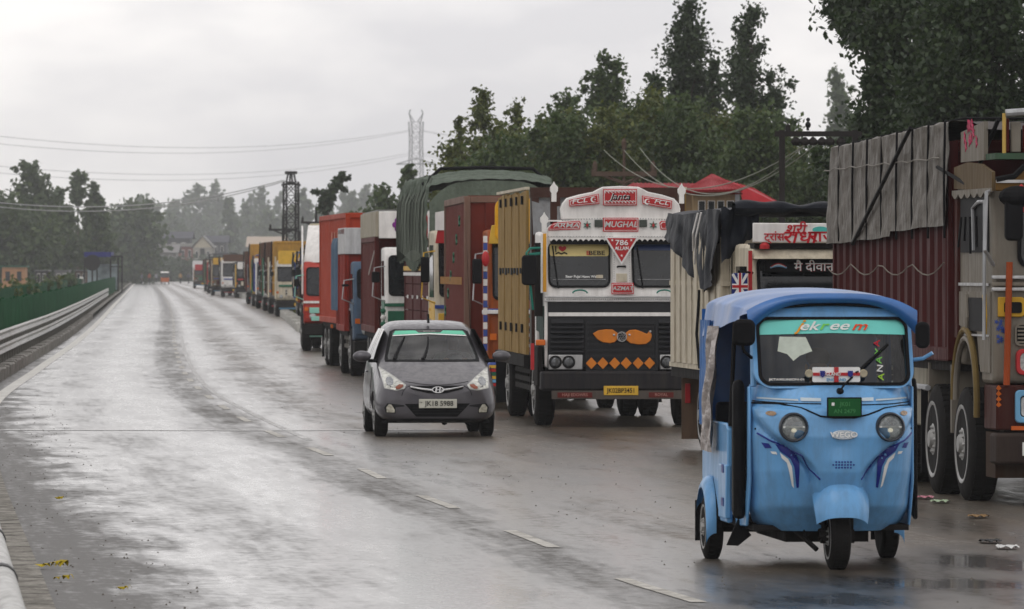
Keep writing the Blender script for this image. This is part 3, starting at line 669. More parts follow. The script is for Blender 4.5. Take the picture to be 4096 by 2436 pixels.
    for u in (565, 940):
        sp = MB().prism([(U(u)+(.06 if i % 2 == 0 else .024)*math.cos(R(90+i*30)), Z(283)+(.06 if i % 2 == 0 else .024)*math.sin(R(90+i*30))) for i in range(12)], fy-.016, fy-.002)
        obj('star_badge', sp, TG, root); obj('star_centre', MB().prism([(U(u)+(.03 if i % 2 == 0 else .012)*math.cos(R(90+i*30)), Z(283)+(.05 if i % 2 == 0 else .012)*math.sin(R(90+i*30))) for i in range(12)], fy-.022, fy-.017), RED, root)
    for a, b in ((606, 652), (860, 904)):
        obj('marker_lamp', MB().box(U(a), U(b), fy-.03, fy-.001, Z(294), Z(252)), mat('smoked_lens', (.06, .07, .06), .2), root, bevel=.008)
    tri = lambda s, y0, y1, m, nm: obj(nm, MB().prism([(U(757)-s*.235, Z(395)+s*.11), (U(757)+s*.235, Z(395)+s*.11), (U(757), Z(395)-s*.27)], y0, y1), m, root)
    tri(1.0, fy-.10, fy-.08, PWHITE, 'triangle_sign'); tri(.84, fy-.106, fy-.101, RED, 'triangle_face')
    text('ALLAH', .07, (U(757), fy-.11, Z(415)), PWHITE, root, sx=.9); text('786', .1, (U(757), fy-.11, Z(383)), PWHITE, root, sx=1.2)
    for u, v in ((703, 368), (811, 368), (730, 412), (784, 412), (757, 455)):
        obj('star_print', MB().prism([(U(u)+(.02 if i % 2 == 0 else .008)*math.cos(R(90+i*36)), Z(v)+(.02 if i % 2 == 0 else .008)*math.sin(R(90+i*36))) for i in range(10)], fy-.111, fy-.107), PWHITE, root)
    plaque([(706, 668), (706, 614), (822, 614), (822, 668)], 'AZMAT', .075, sx=1.1, col=SIL, y=.0)
    for u in (522, 1000): obj('wiper_arc', MB().tube([(U(u)-.1*math.cos(R(a)), -.03, Z(668)+.045*math.sin(R(a))) for a in range(0, 181, 15)], .011, 5), TG, root)
    # poles with finials
    fin = [(-.035, 0), (-.035, .12), (-.055, .15), (-.055, .2), (-.02, .24), (0, .28), (.02, .24), (.055, .2), (.055, .15), (.035, .12), (.035, 0)]
    for u, v, y in ((320, 325, -.02), (385, 150, .3), (1112, 160, .3)): obj('finial', MB().prism([(U(u)+a, Z(v)+b) for a, b in fin], y, y+.02), WHT, root, bevel=.005)
    obj('corner_pole', MB().box(U(313), U(332), -.03, .02, Z(660), Z(330)), mat('orange_white_pole', (.7, .34, .04), .4, dirt=.1), root)
    obj('corner_pole', MB().box(U(301), U(311), -.03, .02, Z(665), Z(335)), WHT, root)
    for u in (385, 1112): obj('roof_post', MB().box(U(u)-.045, U(u)+.045, .32, .4, 2.66, Z(100)), mat('brown_post', (.05, .02, .015), .5, dirt=.3), root)
    # left side of the cab: door, handles, mirrors
    obj('door', MB().prism([(.2, .85), (.14, Z(740)), (1.5, Z(740)), (1.5, 1.3), (.95, 1.28), (.75, .88)], -hw-.012, -hw-.001, 'x'), mat('dark_teal_door', (.01, .04, .035), .5, dirt=.4), root)
    obj('side_window', MB().prism([(.28, Z(630)), (.34, Z(400)), (1.4, Z(400)), (1.4, Z(630))], -hw-.01, -hw-.001, 'x'), DGL, root)
    obj('side_board', MB().box(-hw-.12, -hw-.01, .28, .36, 1.5, 2.5), DARK, root)
    obj('mirror_arm', MB().tube([(-hw, .05, Z(410)), (U(235), -.12, Z(415)), (U(215), -.14, Z(440)), (U(240), -.12, Z(640)), (U(255), -.05, Z(760))], .016, 6), TG, root)
    obj('mirror_arm', MB().tube([(-hw, .05, Z(440)), (U(230), -.1, Z(450))], .02, 6), TG, root)
    obj('mirror', MB().prism(rbox(U(188), U(275), Z(622), Z(452), .05), -.19, -.13), BLK, root, bevel=.02)
    obj('mirror', MB().prism(rbox(hw+.1, hw+.3, Z(622), Z(452), .05), -.19, -.13), BLK, root, bevel=.02)
    obj('step_panel', MB().box(-hw-.1, -hw-.02, .1, .8, .55, 1.1), DARK, root, bevel=.02)
    obj('reflector_strip', MB().box(U(243), U(262), -.05, .0, Z(1100), Z(950)), RED, root)
    # load body: timber sides on a frame
    y0, y1 = 2.35, 8.3; bw = 1.1
    TIM = mat('ochre_plank', (.34, .22, .075), .6, dirt=.5, dcol=(.08, .05, .022), scale=7, bump=.2)
    for k in range(12):
        a = y0+k*(y1-y0)/12; b = a+(y1-y0)/12-.012
        for s in (-1, 1): obj('plank', MB().box(s*bw-.02+.006*(k % 3), s*bw+.02+.006*(k % 3), a, b, .95, 3.24-.012*(k % 4)), TIM, root)
    tx = MB()
    for k in range(9): tx.box(-bw-.037, -bw-.0215, y0+.3+k*.6, y0+.52+k*.6, 2.06+.02*(k % 2), 2.16)
    obj('stencil_mark', tx, PBLK, root)
    for z in (1.25, 3.05):
        for k in range(5): obj('bolt_plate', MB().box(-bw-.045, -bw-.022, y0+.6+k*1.1, y0+.75+k*1.1, z, z+.12), DARK, root)
    for s in (-1, 1): obj('side_rail', MB().box(s*bw-.05, s*bw+.05, y0, y1, .78, .94), DARK, root); obj('top_rail', MB().box(s*bw-.03, s*bw+.03, y0, y1, 3.25, 3.29), CREAM, root)
    obj('headboard', MB().box(-bw+.03, bw-.03, y0-.06, y0-.01, .95, 3.22), mat('grey_headboard', (.25, .26, .25), .5, dirt=.4), root)
    obj('headboard_rail', MB().box(-bw+.03, bw-.03, y0-.12, y0-.061, 3.14, 3.28), mat('brown_post', (.05, .02, .015)), root)
    for x in (-bw+.1, -.7, .7, bw-.1): obj('headboard_post', MB().box(x-.05, x+.05, y0-.12, y0-.062, .9, 3.139), mat('brown_post', (.05, .02, .015)), root)
    obj('cab_cover', MB().grid(lambda u, v: (-bw+.05+(2*bw-.1)*u, 1.95+.35*v, 2.62+.55*v+.05*math.sin(u*14+v*3)), 20, 6), mat('grey_tarp', (.2, .205, .21), .5, dirt=.4, bump=.4, bscale=5), root, smooth=True)
    obj('load_floor', MB().box(-bw, bw, y0, y1, .8, .9), DARK, root)
    chassis(root, .3, y1, 1, .72); axle_set(root, (1.25, 6.4), 1.12, .48, .26, (6.4,)); underrun(root, 2.4, 5.4, 1.1, .45, .8)
    for s in (-1, 1): mudflap(root, s*.95, 6.4, .48, .55); obj('mudguard', MB().tube([(s*.96, 1.25-.62*math.cos(R(a)), .48+.62*math.sin(R(a))) for a in range(10, 171, 20)], .05, 6), DARK, root)
    return root
lorry_white()

# ------------------------------------------------------------------ small cream crate truck with the black tarpaulin
def crate_truck():
    hw = 1.0
    loc, th = (3.62, 65.6, 0), math.atan(.10)
    root = thing('lorry', 'small cream truck with slatted crate sides and red script on its white roof board', 'lorry', loc, th, 'lorries parked nose to tail')
    U = lambda u: (u-1042)*.00204
    Z = lambda v: (1492-v)*.00204
    cab(root, hw, 2.42, CREAM, waist=1.62, zb=.45, slant=.2, depth=1.45, plate='HR38 P0121', detail=2, glassm=DGL)
    obj('roof_board', MB().prism([(-hw, Z(300)), (-hw, Z(196)), (hw+.05, Z(200)), (hw+.05, Z(300))], -.06, .0), WHT, root, bevel=.01)
    obj('board_shelf', MB().box(-hw+.02, hw, -.0+.003, .5, Z(332), Z(303)), DARK, root)
    text('श्री', .15, (U(778), -.065, Z(232)), PRED, root, sx=1.1, shear=.2); text('राधा', .19, (U(800), -.065, Z(274)), PRED, root, sx=1.3, shear=.2); text('ट्रांस', .12, (U(665), -.066, Z(272)), PRED, root, sx=1.0)
    text('राज', .17, (U(930), -.065, Z(270)), PRED, root, sx=1.3)
    obj('badge', MB().prism([(U(915)+.09*math.cos(q), Z(232)+.035*math.sin(q)) for q in [i*math.pi/10 for i in range(20)]], -.066, -.061), mat('teal_badge', (.1, .5, .45), .4), root)
    obj('visor', MB().prism([(-.08, 2.25), (.05, 2.36), (.3, 2.36), (.3, 2.25)], -hw, hw, 'x'), CREAM, root, bevel=.01)
    yg = .13
    obj('glass_header', MB().box(-hw+.14, hw-.14, yg-.1, yg-.085, Z(458), Z(398)), BLK, root)
    text('मै दीवाना', .13, (U(895), yg-.105, Z(432)), PWHITE, root, sx=1.1); text('मै दीवाना', .13, (U(897), yg-.102, Z(434)), PRED, root, sx=1.1)
    for k, m_ in enumerate((RED, PWHITE, SKYB)):
        obj('swoosh_sticker', MB().tube([(U(650)+i*.02, yg-.105-.002*k, Z(436)+.045*math.sin(i/9*math.pi)*(1-.3*k)) for i in range(10)], .008, 4), m_, root)
    obj('red_pole', MB().box(-hw-.05, -hw-.01, -.06, -.02, 1.2, Z(345)), RED, root); obj('beacon', MB().lathe([(0, .055), (.04, .055), (.07, .03), (.08, .001)], c=(-hw+.13, -.03, 2.36), ax='z', n=14), RED, root)
    # flag-painted mirrors on the near side
    FB = mat('flag_blue', (.02, .03, .16), .4)
    mx_ = U(462)
    for (cx, cz, w_, h_) in ((mx_, Z(535), .085, .145), (mx_-.09, Z(622), .035, .05)):
        r = obj('mirror', MB().prism(rbox(cx-w_, cx+w_, cz-h_, cz+h_, .025), -.32, -.28), FB, root, bevel=.008)
        fl = MB()
        for s in (-1, 1):
            d_ = Vector((w_*1.9, 0, s*h_*1.9)); n_ = Vector((-d_.z, 0, d_.x)).normalized()*w_*.17; c = Vector((cx, 0, cz))
            a, b = c-d_/2*.98, c+d_/2*.98; fl.prism([((a+n_).x, (a+n_).z), ((b+n_).x, (b+n_).z), ((b-n_).x, (b-n_).z), ((a-n_).x, (a-n_).z)], -.326, -.321)
        obj('flag_diagonals', fl, PWHITE, r)
        obj('flag_cross_edge', MB().box(cx-w_*.28, cx+w_*.28, -.33, -.3265, cz-h_, cz+h_).box(cx-w_, cx+w_, -.3295, -.3262, cz-h_*.2, cz+h_*.2), PWHITE, r)
        obj('flag_cross', MB().box(cx-w_*.14, cx+w_*.14, -.336, -.3305, cz-h_, cz+h_).box(cx-w_, cx+w_, -.3345, -.3302, cz-h_*.1, cz+h_*.1), RED, r)
    obj('mirror_arm', MB().tube([(-hw, .0, 2.1), (mx_, -.26, 2.12), (mx_, -.26, 1.5), (-hw, 0, 1.4)], .014, 6), BLK, root)
    # crate body
    y0, y1, bw, z0, z1 = 1.65, 6.4, 1.06, .98, 2.62
    n = 9
    for k in range(n):
        a = y0+.06+k*(y1-y0-.12)/n; b = a+(y1-y0-.12)/n*.66
        for s in (-1, 1):
            if s > 0 and k % 2: continue
            mb = MB().box(s*(bw+.01)-.05, s*(bw+.01)+.05, a, b, z0+.06, z1-.06)
            for q in range(7): mb.box(s*(bw+.02)-.02, s*(bw+.02)+.02, b, b+.05, z0+.12+q*.21, z0+.24+q*.21)
            obj('slat', mb, CREAM, root)
    for s in (-1, 1):
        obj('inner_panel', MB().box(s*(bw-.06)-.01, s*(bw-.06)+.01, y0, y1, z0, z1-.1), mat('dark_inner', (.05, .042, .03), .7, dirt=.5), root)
        for z in (z0, 1.95, z1-.06): obj('side_rail', MB().box(s*bw-.045, s*bw+.045, y0, y1, z, z+.055), CREAM, root)
        obj('tie_rope', MB().tube([(s*(bw+.07), y0+1.8, 1.9), (s*(bw+.09), y0+1.9, 1.4), (s*(bw+.07), y0+1.8, 1.0)], .018, 5), BLK, root)
    obj('bed_beam', MB().box(-bw-.02, bw+.02, y0, y1, z0-.12, z0-.002), DARK, root)
    obj('front_wall', MB().box(-bw+.04, bw-.04, y0, y0+.04, z0, z1), CREAM, root)
    obj('tail_wall', MB().box(-bw+.04, bw-.04, y1-.04, y1, z0, z1), CREAM, root)
    chassis(root, .3, y1, .8, .68); axle_set(root, (1.05, 5.3), .92, .42, .22, (5.3,)); underrun(root, 1.9, 4.6, .98, .42, .85)
    for s in (-1, 1):
        obj('mud_flap', MB().box(s*.8-.22, s*.8+.22, 5.9, 5.92, .12, .95), mat('rusty_flap', (.16, .10, .065), .7, dirt=.5), root)
        obj('red_marker', MB().box(s*.95-.03, s*.95+.03, 5.86, 5.89, .55, .78), RED, root)
    return root, loc, th
ct, cloc, cth = crate_truck()
PLAS = mat('black_tarpaulin', (.006, .008, .013), .5, spec=.1, var=.4, scale=2, bump=.7, bscale=7)
tp = thing('tarpaulin', 'black plastic tarpaulin bunched over the cream crate truck and hanging down its side', 'tarpaulin', cloc, cth)
obj('sheet', drape('sheet', -1.08, 1.08, 1.62, 6.45, 2.80, lambda v: 2.45-.1*math.sin(v*5), PLAS, None, .035, 3, .05, lump=.04).data, None, tp)
bpy.data.objects.remove(bpy.data.objects['sheet.001'] if 'sheet.001' in bpy.data.objects else bpy.data.objects['sheet']) if False else None
def hang(u, v):
    y = 1.5+4.9*u+.06*math.sin(v*9+u*4); dep = 2.80-float(np.interp(y, [1.4, 1.6, 1.9, 2.5, 3.2, 4.0, 5.0, 6.4], [2.2, 2.12, 2.0, 1.86, 1.9, 2.05, 2.36, 2.52]))
    fold = .03*math.sin(u*34+v*.8)+.015*math.sin(u*71+v)+.008*math.sin(v*9+u*18)+.05*math.sin(u*9+1)
    return (-1.13-.03*v-fold*(.5+v*.5), y, 2.80-dep*v+.02*math.sin(u*7))
obj('hanging_fold', MB().grid(hang, 90, 30), PLAS, tp, smooth=True)
obj('tie_cord', MB().tube([(-1.22, 2.6, 2.78), (-1.27, 2.7, 2.5), (-1.25, 2.95, 2.2)], .012, 5), WHT, tp)
obj('tie_cord', MB().tube([(-1.22, 2.9, 2.78), (-1.27, 2.95, 2.55), (-1.25, 3.1, 2.35)], .012, 5), WHT, tp)
obj('front_fold', MB().grid(lambda u, v: (-1.15+.42*u, 1.44-.04*math.sin(u*13)-.03*math.sin(v*7+u*5), 2.82-(.62-.35*u)*v+.02*math.sin(u*21)), 24, 16), PLAS, tp, smooth=True)
obj('bunched_roll', MB().grid(lambda u, v: (-1+2.1*u, 1.5+(.16+.02*math.sin(u*43)+.02*math.sin(u*17))*math.cos(2*math.pi*v), 2.82+(.07+.02*math.sin(u*13)+.015*math.sin(u*31))*math.sin(2*math.pi*v)), 60, 14), PLAS, tp, smooth=True)

# ------------------------------------------------------------------ near lorry on the right with the grey tarpaulin
def lorry_near():
    hw = 1.15
    loc, th = place(4.35, 54.2, hw, -.10)
    root = thing('lorry', 'large maroon bodied lorry with white and yellow cab cut by the right picture edge', 'lorry', loc, th, 'lorries parked nose to tail')
    D = 54.2; S = F/D
    X = lambda px: (px-988)/S-hw+.0
    Z = lambda py: CH+(HY-py)/S
    W2 = mat('aged_white_paint', (.205, .188, .158), .42, dirt=.45, dcol=(.16, .12, .08), scale=3)
    MB2 = mat('dark_maroon_paint', (.05, .01, .008), .4, dirt=.3)
    prof = [(.05, 1.1), (0, 1.15), (0, Z(290)), (.12, Z(196)), (.14, Z(180)), (1.9, Z(178)), (1.9, 1.25), (1.62, 1.25), (1.45, 1.55), (.8, 1.55), (.62, 1.2), (.6, 1.1)]
    obj('cab_shell', MB().prism(prof, -hw, hw, 'x'), W2, root, bevel=.04)
    obj('lower_panel', MB().box(-hw+.02, hw-.02, -.02, .6, .68, 1.09), MB2, root, bevel=.02)
    for a, b in ((X(1013), -.05), (.05, hw-.14)):
        obj('window_rubber', MB().prism([(x, z) for x, z in rbox(a, b, Z(268), Z(190), .1)], .015, .05), BLK, root).rotation_euler = (0, 0, 0)
        obj('windscreen', MB().prism(rbox(a+.03, b-.03, Z(265), Z(193), .09), .003, .03), DGL, root)
        obj('sun_strip', MB().box(a+.12, b-.12, -.002, .002, Z(203), Z(196)), RED, root)
    for py in (277, 284, 289): obj('chrome_band', MB().box(-hw-.02, hw+.02, -.05, .0, Z(py)-.02, Z(py)+.015), CHR if py != 284 else W2, root, bevel=.008)
    obj('yellow_plaque', MB().prism([(X(992), Z(317)), (X(992), Z(297)), (X(1016), Z(297)), (X(1025), Z(302)), (X(1025), Z(312)), (X(1016), Z(317))], -.03, -.001), mat('ochre_plaque', (.55, .32, .03), .4, dirt=.2), root, bevel=.01)
    obj('dark_inset', MB().prism(rbox(X(998), X(1016), Z(313), Z(302), .02), -.04, -.031), BLK, root)
    fl = MB(); rnd = random.Random(3)
    for k in range(14):
        cx, cz = X(994)+rnd.uniform(-.03, .04), Z(330)+rnd.uniform(-.11, .11)
        fl.prism([(cx+.026*(1 if i % 2 == 0 else .4)*math.cos(i*math.pi/5), cz+.026*(1 if i % 2 == 0 else .4)*math.sin(i*math.pi/5)) for i in range(10)], -.006, -.001)
    obj('flower_print', fl, BLUE, root, kind='stuff')
    obj('vent_frame', ring(MB(), rbox(X(1009), X(1050), Z(346), Z(323), .05), rbox(X(1011), X(1048), Z(344), Z(325), .04), -.03, .0), W2, root)
    obj('vent_recess', MB().prism(rbox(X(1011), X(1048), Z(344), Z(325), .04), -.008, -.002), BLK, root)
    for k in range(5): obj('vent_slat', MB().box(X(1012), X(1047), -.028, -.009, Z(343)+k*.034, Z(343)+k*.034+.017), W2, root)
    obj('headlight_frame', ring(MB(), rbox(X(1010), X(1046), Z(375), Z(349), .06), rbox(X(1014), X(1042), Z(371), Z(353), .045), -.06, -.0), RED, root, bevel=.008)
    obj('headlight', MB().prism(rbox(X(1014), X(1042), Z(371), Z(353), .045), -.03, -.002), LAMP, root)
    obj('fog_lamp_frame', ring(MB(), rbox(X(1009), X(1040), Z(423), Z(390), .04), rbox(X(1014), X(1036), Z(417), Z(396), .03), -.07, -.02), SKYB, root, bevel=.01)
    obj('fog_lamp', MB().prism(rbox(X(1015), X(1035), Z(416), Z(397), .03), -.05, -.021), LAMP, root)
    obj('painted_strip', MB().box(X(1005), hw-.05, -.06, -.03, Z(430), Z(426)), mat('orange_strip', (.55, .12, .03), .4), root)
    dm = MB()
    for k in range(4): dm.prism([(X(990), Z(405)+k*.05), (X(992.5), Z(405)+k*.05+.03), (X(990)+.05, Z(405)+k*.05), (X(992.5), Z(405)+k*.05-.02)], -.035, -.0205)
    obj('diamond_print', dm, ORANGE, root)
    obj('corner_pole', MB().tube([(X(1000), -.06, Z(385)), (X(1003), -.06, Z(262))], .03, 8), mat('orange_red_pole', (.32, .06, .015), .4, dirt=.2), root)
    obj('bumper', MB().box(-hw-.02, hw+.02, -.25, .1, .38, .66), mat('bumper_rust', (.03, .02, .018), .6, dirt=.4), root, bevel=.03)
    obj('number_plate', MB().box(X(1012), X(1060), -.275, -.251, .46, .58), PWHITE, root)
    # visor and crown
    ar = [(-hw, Z(191)), (-hw, Z(180))]+[(-hw+.15+.95*(1-math.cos(R(a))), Z(182)+(.30)*math.sin(R(a))) for a in range(10, 91, 16)]+[(hw-.15, Z(160)), (hw, Z(180)), (hw, Z(191))]
    obj('visor_arch', MB().prism(ar, -.12, -.08), mat('brown_gold_board', (.16, .085, .02), .45, dirt=.3), root, bevel=.01)
    obj('visor_trim', MB().tube([(p[0], -.13, p[1]) for p in ar[1:-1]], .028, 6), BLK, root)
    obj('visor_band', MB().box(-hw, hw, -.14, -.121, Z(183), Z(180)), CHR, root)
    obj('visor_side', MB().prism([(-.08, Z(191)), (-.08, Z(172)), (.5, Z(163)), (1.2, Z(160)), (1.9, Z(164)), (1.9, Z(186))], -hw-.03, -hw-.0, 'x'), mat('tan_board', (.13, .09, .045), .5, dirt=.4), root)
    fr = MB(); n = 12
    fr.prism([(-.1, Z(191))]+[(-.1+2.0*i/(n*4), Z(192)-.045*abs(math.sin(i*math.pi/8))) for i in range(n*4+1)]+[(1.9, Z(188)), (-.1, Z(188))], -hw-.05, -hw-.031, 'x'); obj('scalloped_fringe', fr, W2, root)
    for k, (a, b, m_) in enumerate(((X(1000), X(1006), MAROON), (X(1008), X(1018), W2), (X(1020), X(1030), MAROON), (X(1032), hw, W2))):
        obj('crown_panel', MB().box(a, b, .1, .16, Z(152), Z(118)-.03*k), m_, root, bevel=.01)
    for k in range(6):
        obj('gilt_post', MB().tube([(X(1000)+k*.34, .06, Z(153)), (X(1000)+k*.34, .06, Z(113))], .018, 6), mat('gilt', (.5, .33, .08), .35, .3), root)
    obj('crown_rail', MB().tube([(-hw+.12, .05, Z(113)), (-.4, .03, Z(108)), (hw-.1, .03, Z(106))], .035, 8), STEEL, root)
    obj('crown_base', MB().box(-hw+.02, hw-.02, .02, .5, Z(159), Z(153)), mat('dull_green_board', (.05, .1, .06), .5, dirt=.3), root)
    obj('crown_side', MB().prism([(.5, Z(159)), (.5, Z(120)), (1.7, Z(128)), (1.7, Z(159))], -hw, -hw+.04, 'x'), W2, root)
    fl = MB(); 
    for k in range(12): 
        cy, cz = .75+rnd.uniform(0, .75), Z(145)+rnd.uniform(0, .22); fl.prism([(cy+.06*(1 if i % 2 == 0 else .35)*math.cos(i*math.pi/5), cz+.06*(1 if i % 2 == 0 else .35)*math.sin(i*math.pi/5)) for i in range(10)], -hw-.008, -hw-.001, 'x')
    obj('flower_print', fl, mat('pink_print', (.5, .05, .12), .5), root, kind='stuff')
    # side: window, door, arch, mirrors
    obj('side_window', MB().prism([(.2, Z(252)), (.24, Z(196)), (1.65, Z(196)), (1.65, Z(252))], -hw-.012, -hw-.001, 'x'), BLK, root)
    obj('window_bar', MB().tube([(-hw-.02, .9, Z(250)), (-hw-.03, .9, Z(207)), (-hw-.03, .6, Z(201)), (-hw-.02, .3, Z(201))], .018, 6), STEEL, root)
    obj('door', MB().prism([(.12, 1.2), (.1, Z(292)), (1.75, Z(292)), (1.75, 1.62), (1.5, 1.6), (.8, 1.6), (.6, 1.2)], -hw-.014, -hw-.001, 'x'), W2, root)
    obj('door_inset', MB().prism([(.35, Z(332)), (.3, Z(298)), (1.2, Z(298)), (1.2, Z(332))], -hw-.02, -hw-.0145, 'x'), BLK, root)
    for y in (.3, 1.22): obj('gold_strip', MB().tube([(-hw-.025, y, Z(334)), (-hw-.025, y-.04, Z(318)), (-hw-.025, y+.02, Z(295))], .022, 6), YEL if y < 1 else W2, root)
    obj('arch_trim', MB().tube([(-hw-.03, 1.3-.62*math.cos(R(a)), .92+.66*math.sin(R(a))) for a in range(-12, 185, 12)], .03, 8), mat('dull_gold', (.16, .11, .035), .45, dirt=.25), root)
    obj('arch_trim', MB().tube([(-hw-.02, 1.3-.55*math.cos(R(a)), .92+.58*math.sin(R(a))) for a in range(-12, 185, 12)], .03, 8), W2, root)
    obj('mirror_arm', MB().tube([(-hw, .05, Z(190)), (-hw-.1, -.2, Z(192)), (-hw-.12, -.22, Z(250)), (-hw, 0, Z(265))], .018, 6), STEEL, root)
    obj('mirror', MB().prism(rbox(X(994), X(1012), Z(241), Z(195), .05), -.3, -.22), BLK, root, bevel=.02)
    obj('black_tassel', MB().ell((X(1007), -.24, Z(197)), .17, .1, .1), BLK, root)
    obj('grab_pole', MB().tube([(-hw-.06, .15, Z(340)), (-hw-.06, .12, Z(200))], .016, 6), STEEL, root)
    for k in range(5): obj('hanging_chain', MB().tube([(-hw-.05-.02*math.sin(k), .2+k*.32, 2.62), (-hw-.06, .22+k*.32, 2.62-.22-.06*(k % 3))], .012, 5), BLK, root)
    for k in range(7): obj('tassel', MB().lathe([(0, .001), (-.03, .03), (-.12, .04), (-.16, .01)], c=(X(1012)+k*.2, -.2, Z(184)), ax='z', n=8), BLK if k % 2 else RED, root)
    obj('sticker', MB().box(X(1018), X(1034), -.003, .0025, Z(212), Z(204)), RED, root)
    obj('door_strip', MB().box(-hw-.024, -hw-.015, .15, 1.7, Z(286), Z(283)), CHR, root); obj('door_strip', MB().box(-hw-.024, -hw-.015, .15, 1.7, Z(337), Z(335)), CHR, root)
    obj('side_board', MB().box(-hw-.03, -hw-.0, 1.72, 1.86, 1.5, Z(190)), mat('dark_maroon_post', (.05, .008, .006), .5, dirt=.3), root)
    obj('rusty_panel', MB().box(-hw+.02, -hw+.5, .02, .5, .25, .66), mat('rusty_skirt', (.04, .022, .014), .7, dirt=.5), root)
    # load body
    y0, y1, bw, z0, z1 = 2.1, 9.2, 1.15, 1.28, 3.34
    container(root, y0, y1, bw, z0, z1, mat('near_maroon', (.06, .006, .006), .5, dirt=.4, dcol=(.03, .014, .012), spec=.12), pitch=.42)
    chassis(root, .3, y1, 1, .95)
    axle_set(root, (1.35, 2.95), 1.22, .52, .28); axle_set(root, (6.3, 7.6), 1.22, .52, .28, (6.3, 7.6))
    for yy in (3.7, 4.6): obj('tool_box', MB().box(-bw+.02, -bw+.5, yy, yy+.75, .62, 1.2), mat('cream_box', (.3, .28, .22), .5, dirt=.5), root, bevel=.02)
    for yy in (2.2, 3.45): obj('mudguard', MB().box(-bw, -bw+.5, yy, yy+.06, .6, 1.24), W2, root)
    obj('side_rail', MB().tube([(-bw-.02, 3.4, 1.0), (-bw-.02, 6, 1.0)], .03, 6), STEEL, root)
    mudflap(root, -.95, 2.95, .52, .5); mudflap(root, -.95, 7.6, .52, .5)
    return root, loc, th, y0, y1, bw
r1, l1, t1, by0, by1, bw1 = lorry_near()
GT = mat('grey_tarpaulin', (.15, .135, .115), .45, dirt=.6, dcol=(.075, .065, .055), scale=5, bump=.9, bscale=11, spec=.2)
tp = thing('tarpaulin', 'grey canvas tarpaulin with vertical ropes over the maroon lorry body on the right', 'tarpaulin', l1, t1)
def tarp(u, v, x0=-bw1-.07, x1=bw1+.07, y0=by0-.08, y1=by1+.08, zt=3.42, zb=2.40):
    y = y0+(y1-y0)*v; H = zt-zb+.006*math.sin(y*3.3); W = x1-x0; per = 2*H+W; s = u*per
    c = ((y-y0) % .92)/.92; puff = .010*abs(math.sin(c*math.pi))
    k0 = max(0, 1-abs(s-H)/.7); wr = .005*math.sin(y*17+s*3)+.004*math.sin(s*21+y*7)+.004*math.sin(y*31-s*11)+.018*k0*math.sin(y*11+s*4)*math.sin(s*5+y)
    zz = zt+.10*(1-v)
    if s < H: k = s/H; return (x0-puff-wr-.03*(1-k)-.02*k*math.sin(y*2.4), y, zz-H+s+(.05 if y < y0+3.1 else 0)*(1-k))
    if s > H+W: return (x1+puff+wr, y, zz-H+(per-s))
    return (x0+W*((s-H)/W), y, zz+puff*.6+wr*.5)
obj('sheet', MB().grid(tarp, 120, 150), GT, tp, smooth=60)
rp_ = MB()
for k in range(9):
    y = by0-.08+k*.92+.02; 
    if y < by1+.1: rp_ = MB().tube([(-bw1-.095, y, 2.43), (-bw1-.1, y, 3.0), (-bw1-.09, y, 3.42+.1*(1-(y-by0)/7)), (-bw1+.1, y, 3.45+.1*(1-(y-by0)/7)), (bw1, y, 3.45+.1*(1-(y-by0)/7))], .012, 6); obj('rope', rp_, BLK, tp)
obj('slanting_rope', MB().tube([(-bw1-.14, 3.7, 3.5), (-bw1-.16, 5.2, 3.0), (-bw1-.12, 7.4, 2.4)], .020, 6), BLK, tp)
for a, b, c in ((5.1, 5.0, 2.35), (.6, .75, 3.4)): pass
obj('slanting_rope', MB().tube([(-bw1-.1, 2.4, 3.1), (-bw1-.0, 1.2, 2.9), (-bw1+.1, .3, 3.5)], .02, 6), BLK, tp)
obj('seam', MB().tube([(-bw1-.135, by0+i*(by1-by0)/20, 3.18+.012*math.sin(i*2.2)) for i in range(21)], .007, 5), mat('seam_light', (.2, .185, .16), .5), tp)
obj('loose_rope', MB().tube([(-bw1-.09, by0+i*(by1-by0)/24, 2.2-.12*abs(math.sin(i*.5))) for i in range(25)], .007, 5), mat('pale_rope', (.2, .18, .15), .7), tp)
obj('front_flap', MB().grid(lambda u, v: (-bw1+.02+2*bw1*u*.98, by0-.12-1.5*v*(1-.1*math.sin(u*3)), 3.50-.02*v+.02*math.sin(u*9+v*4)-.05*v*v), 30, 16), mat('dark_canvas', (.05, .042, .038), .6, bump=.4, bscale=8), tp, smooth=True)
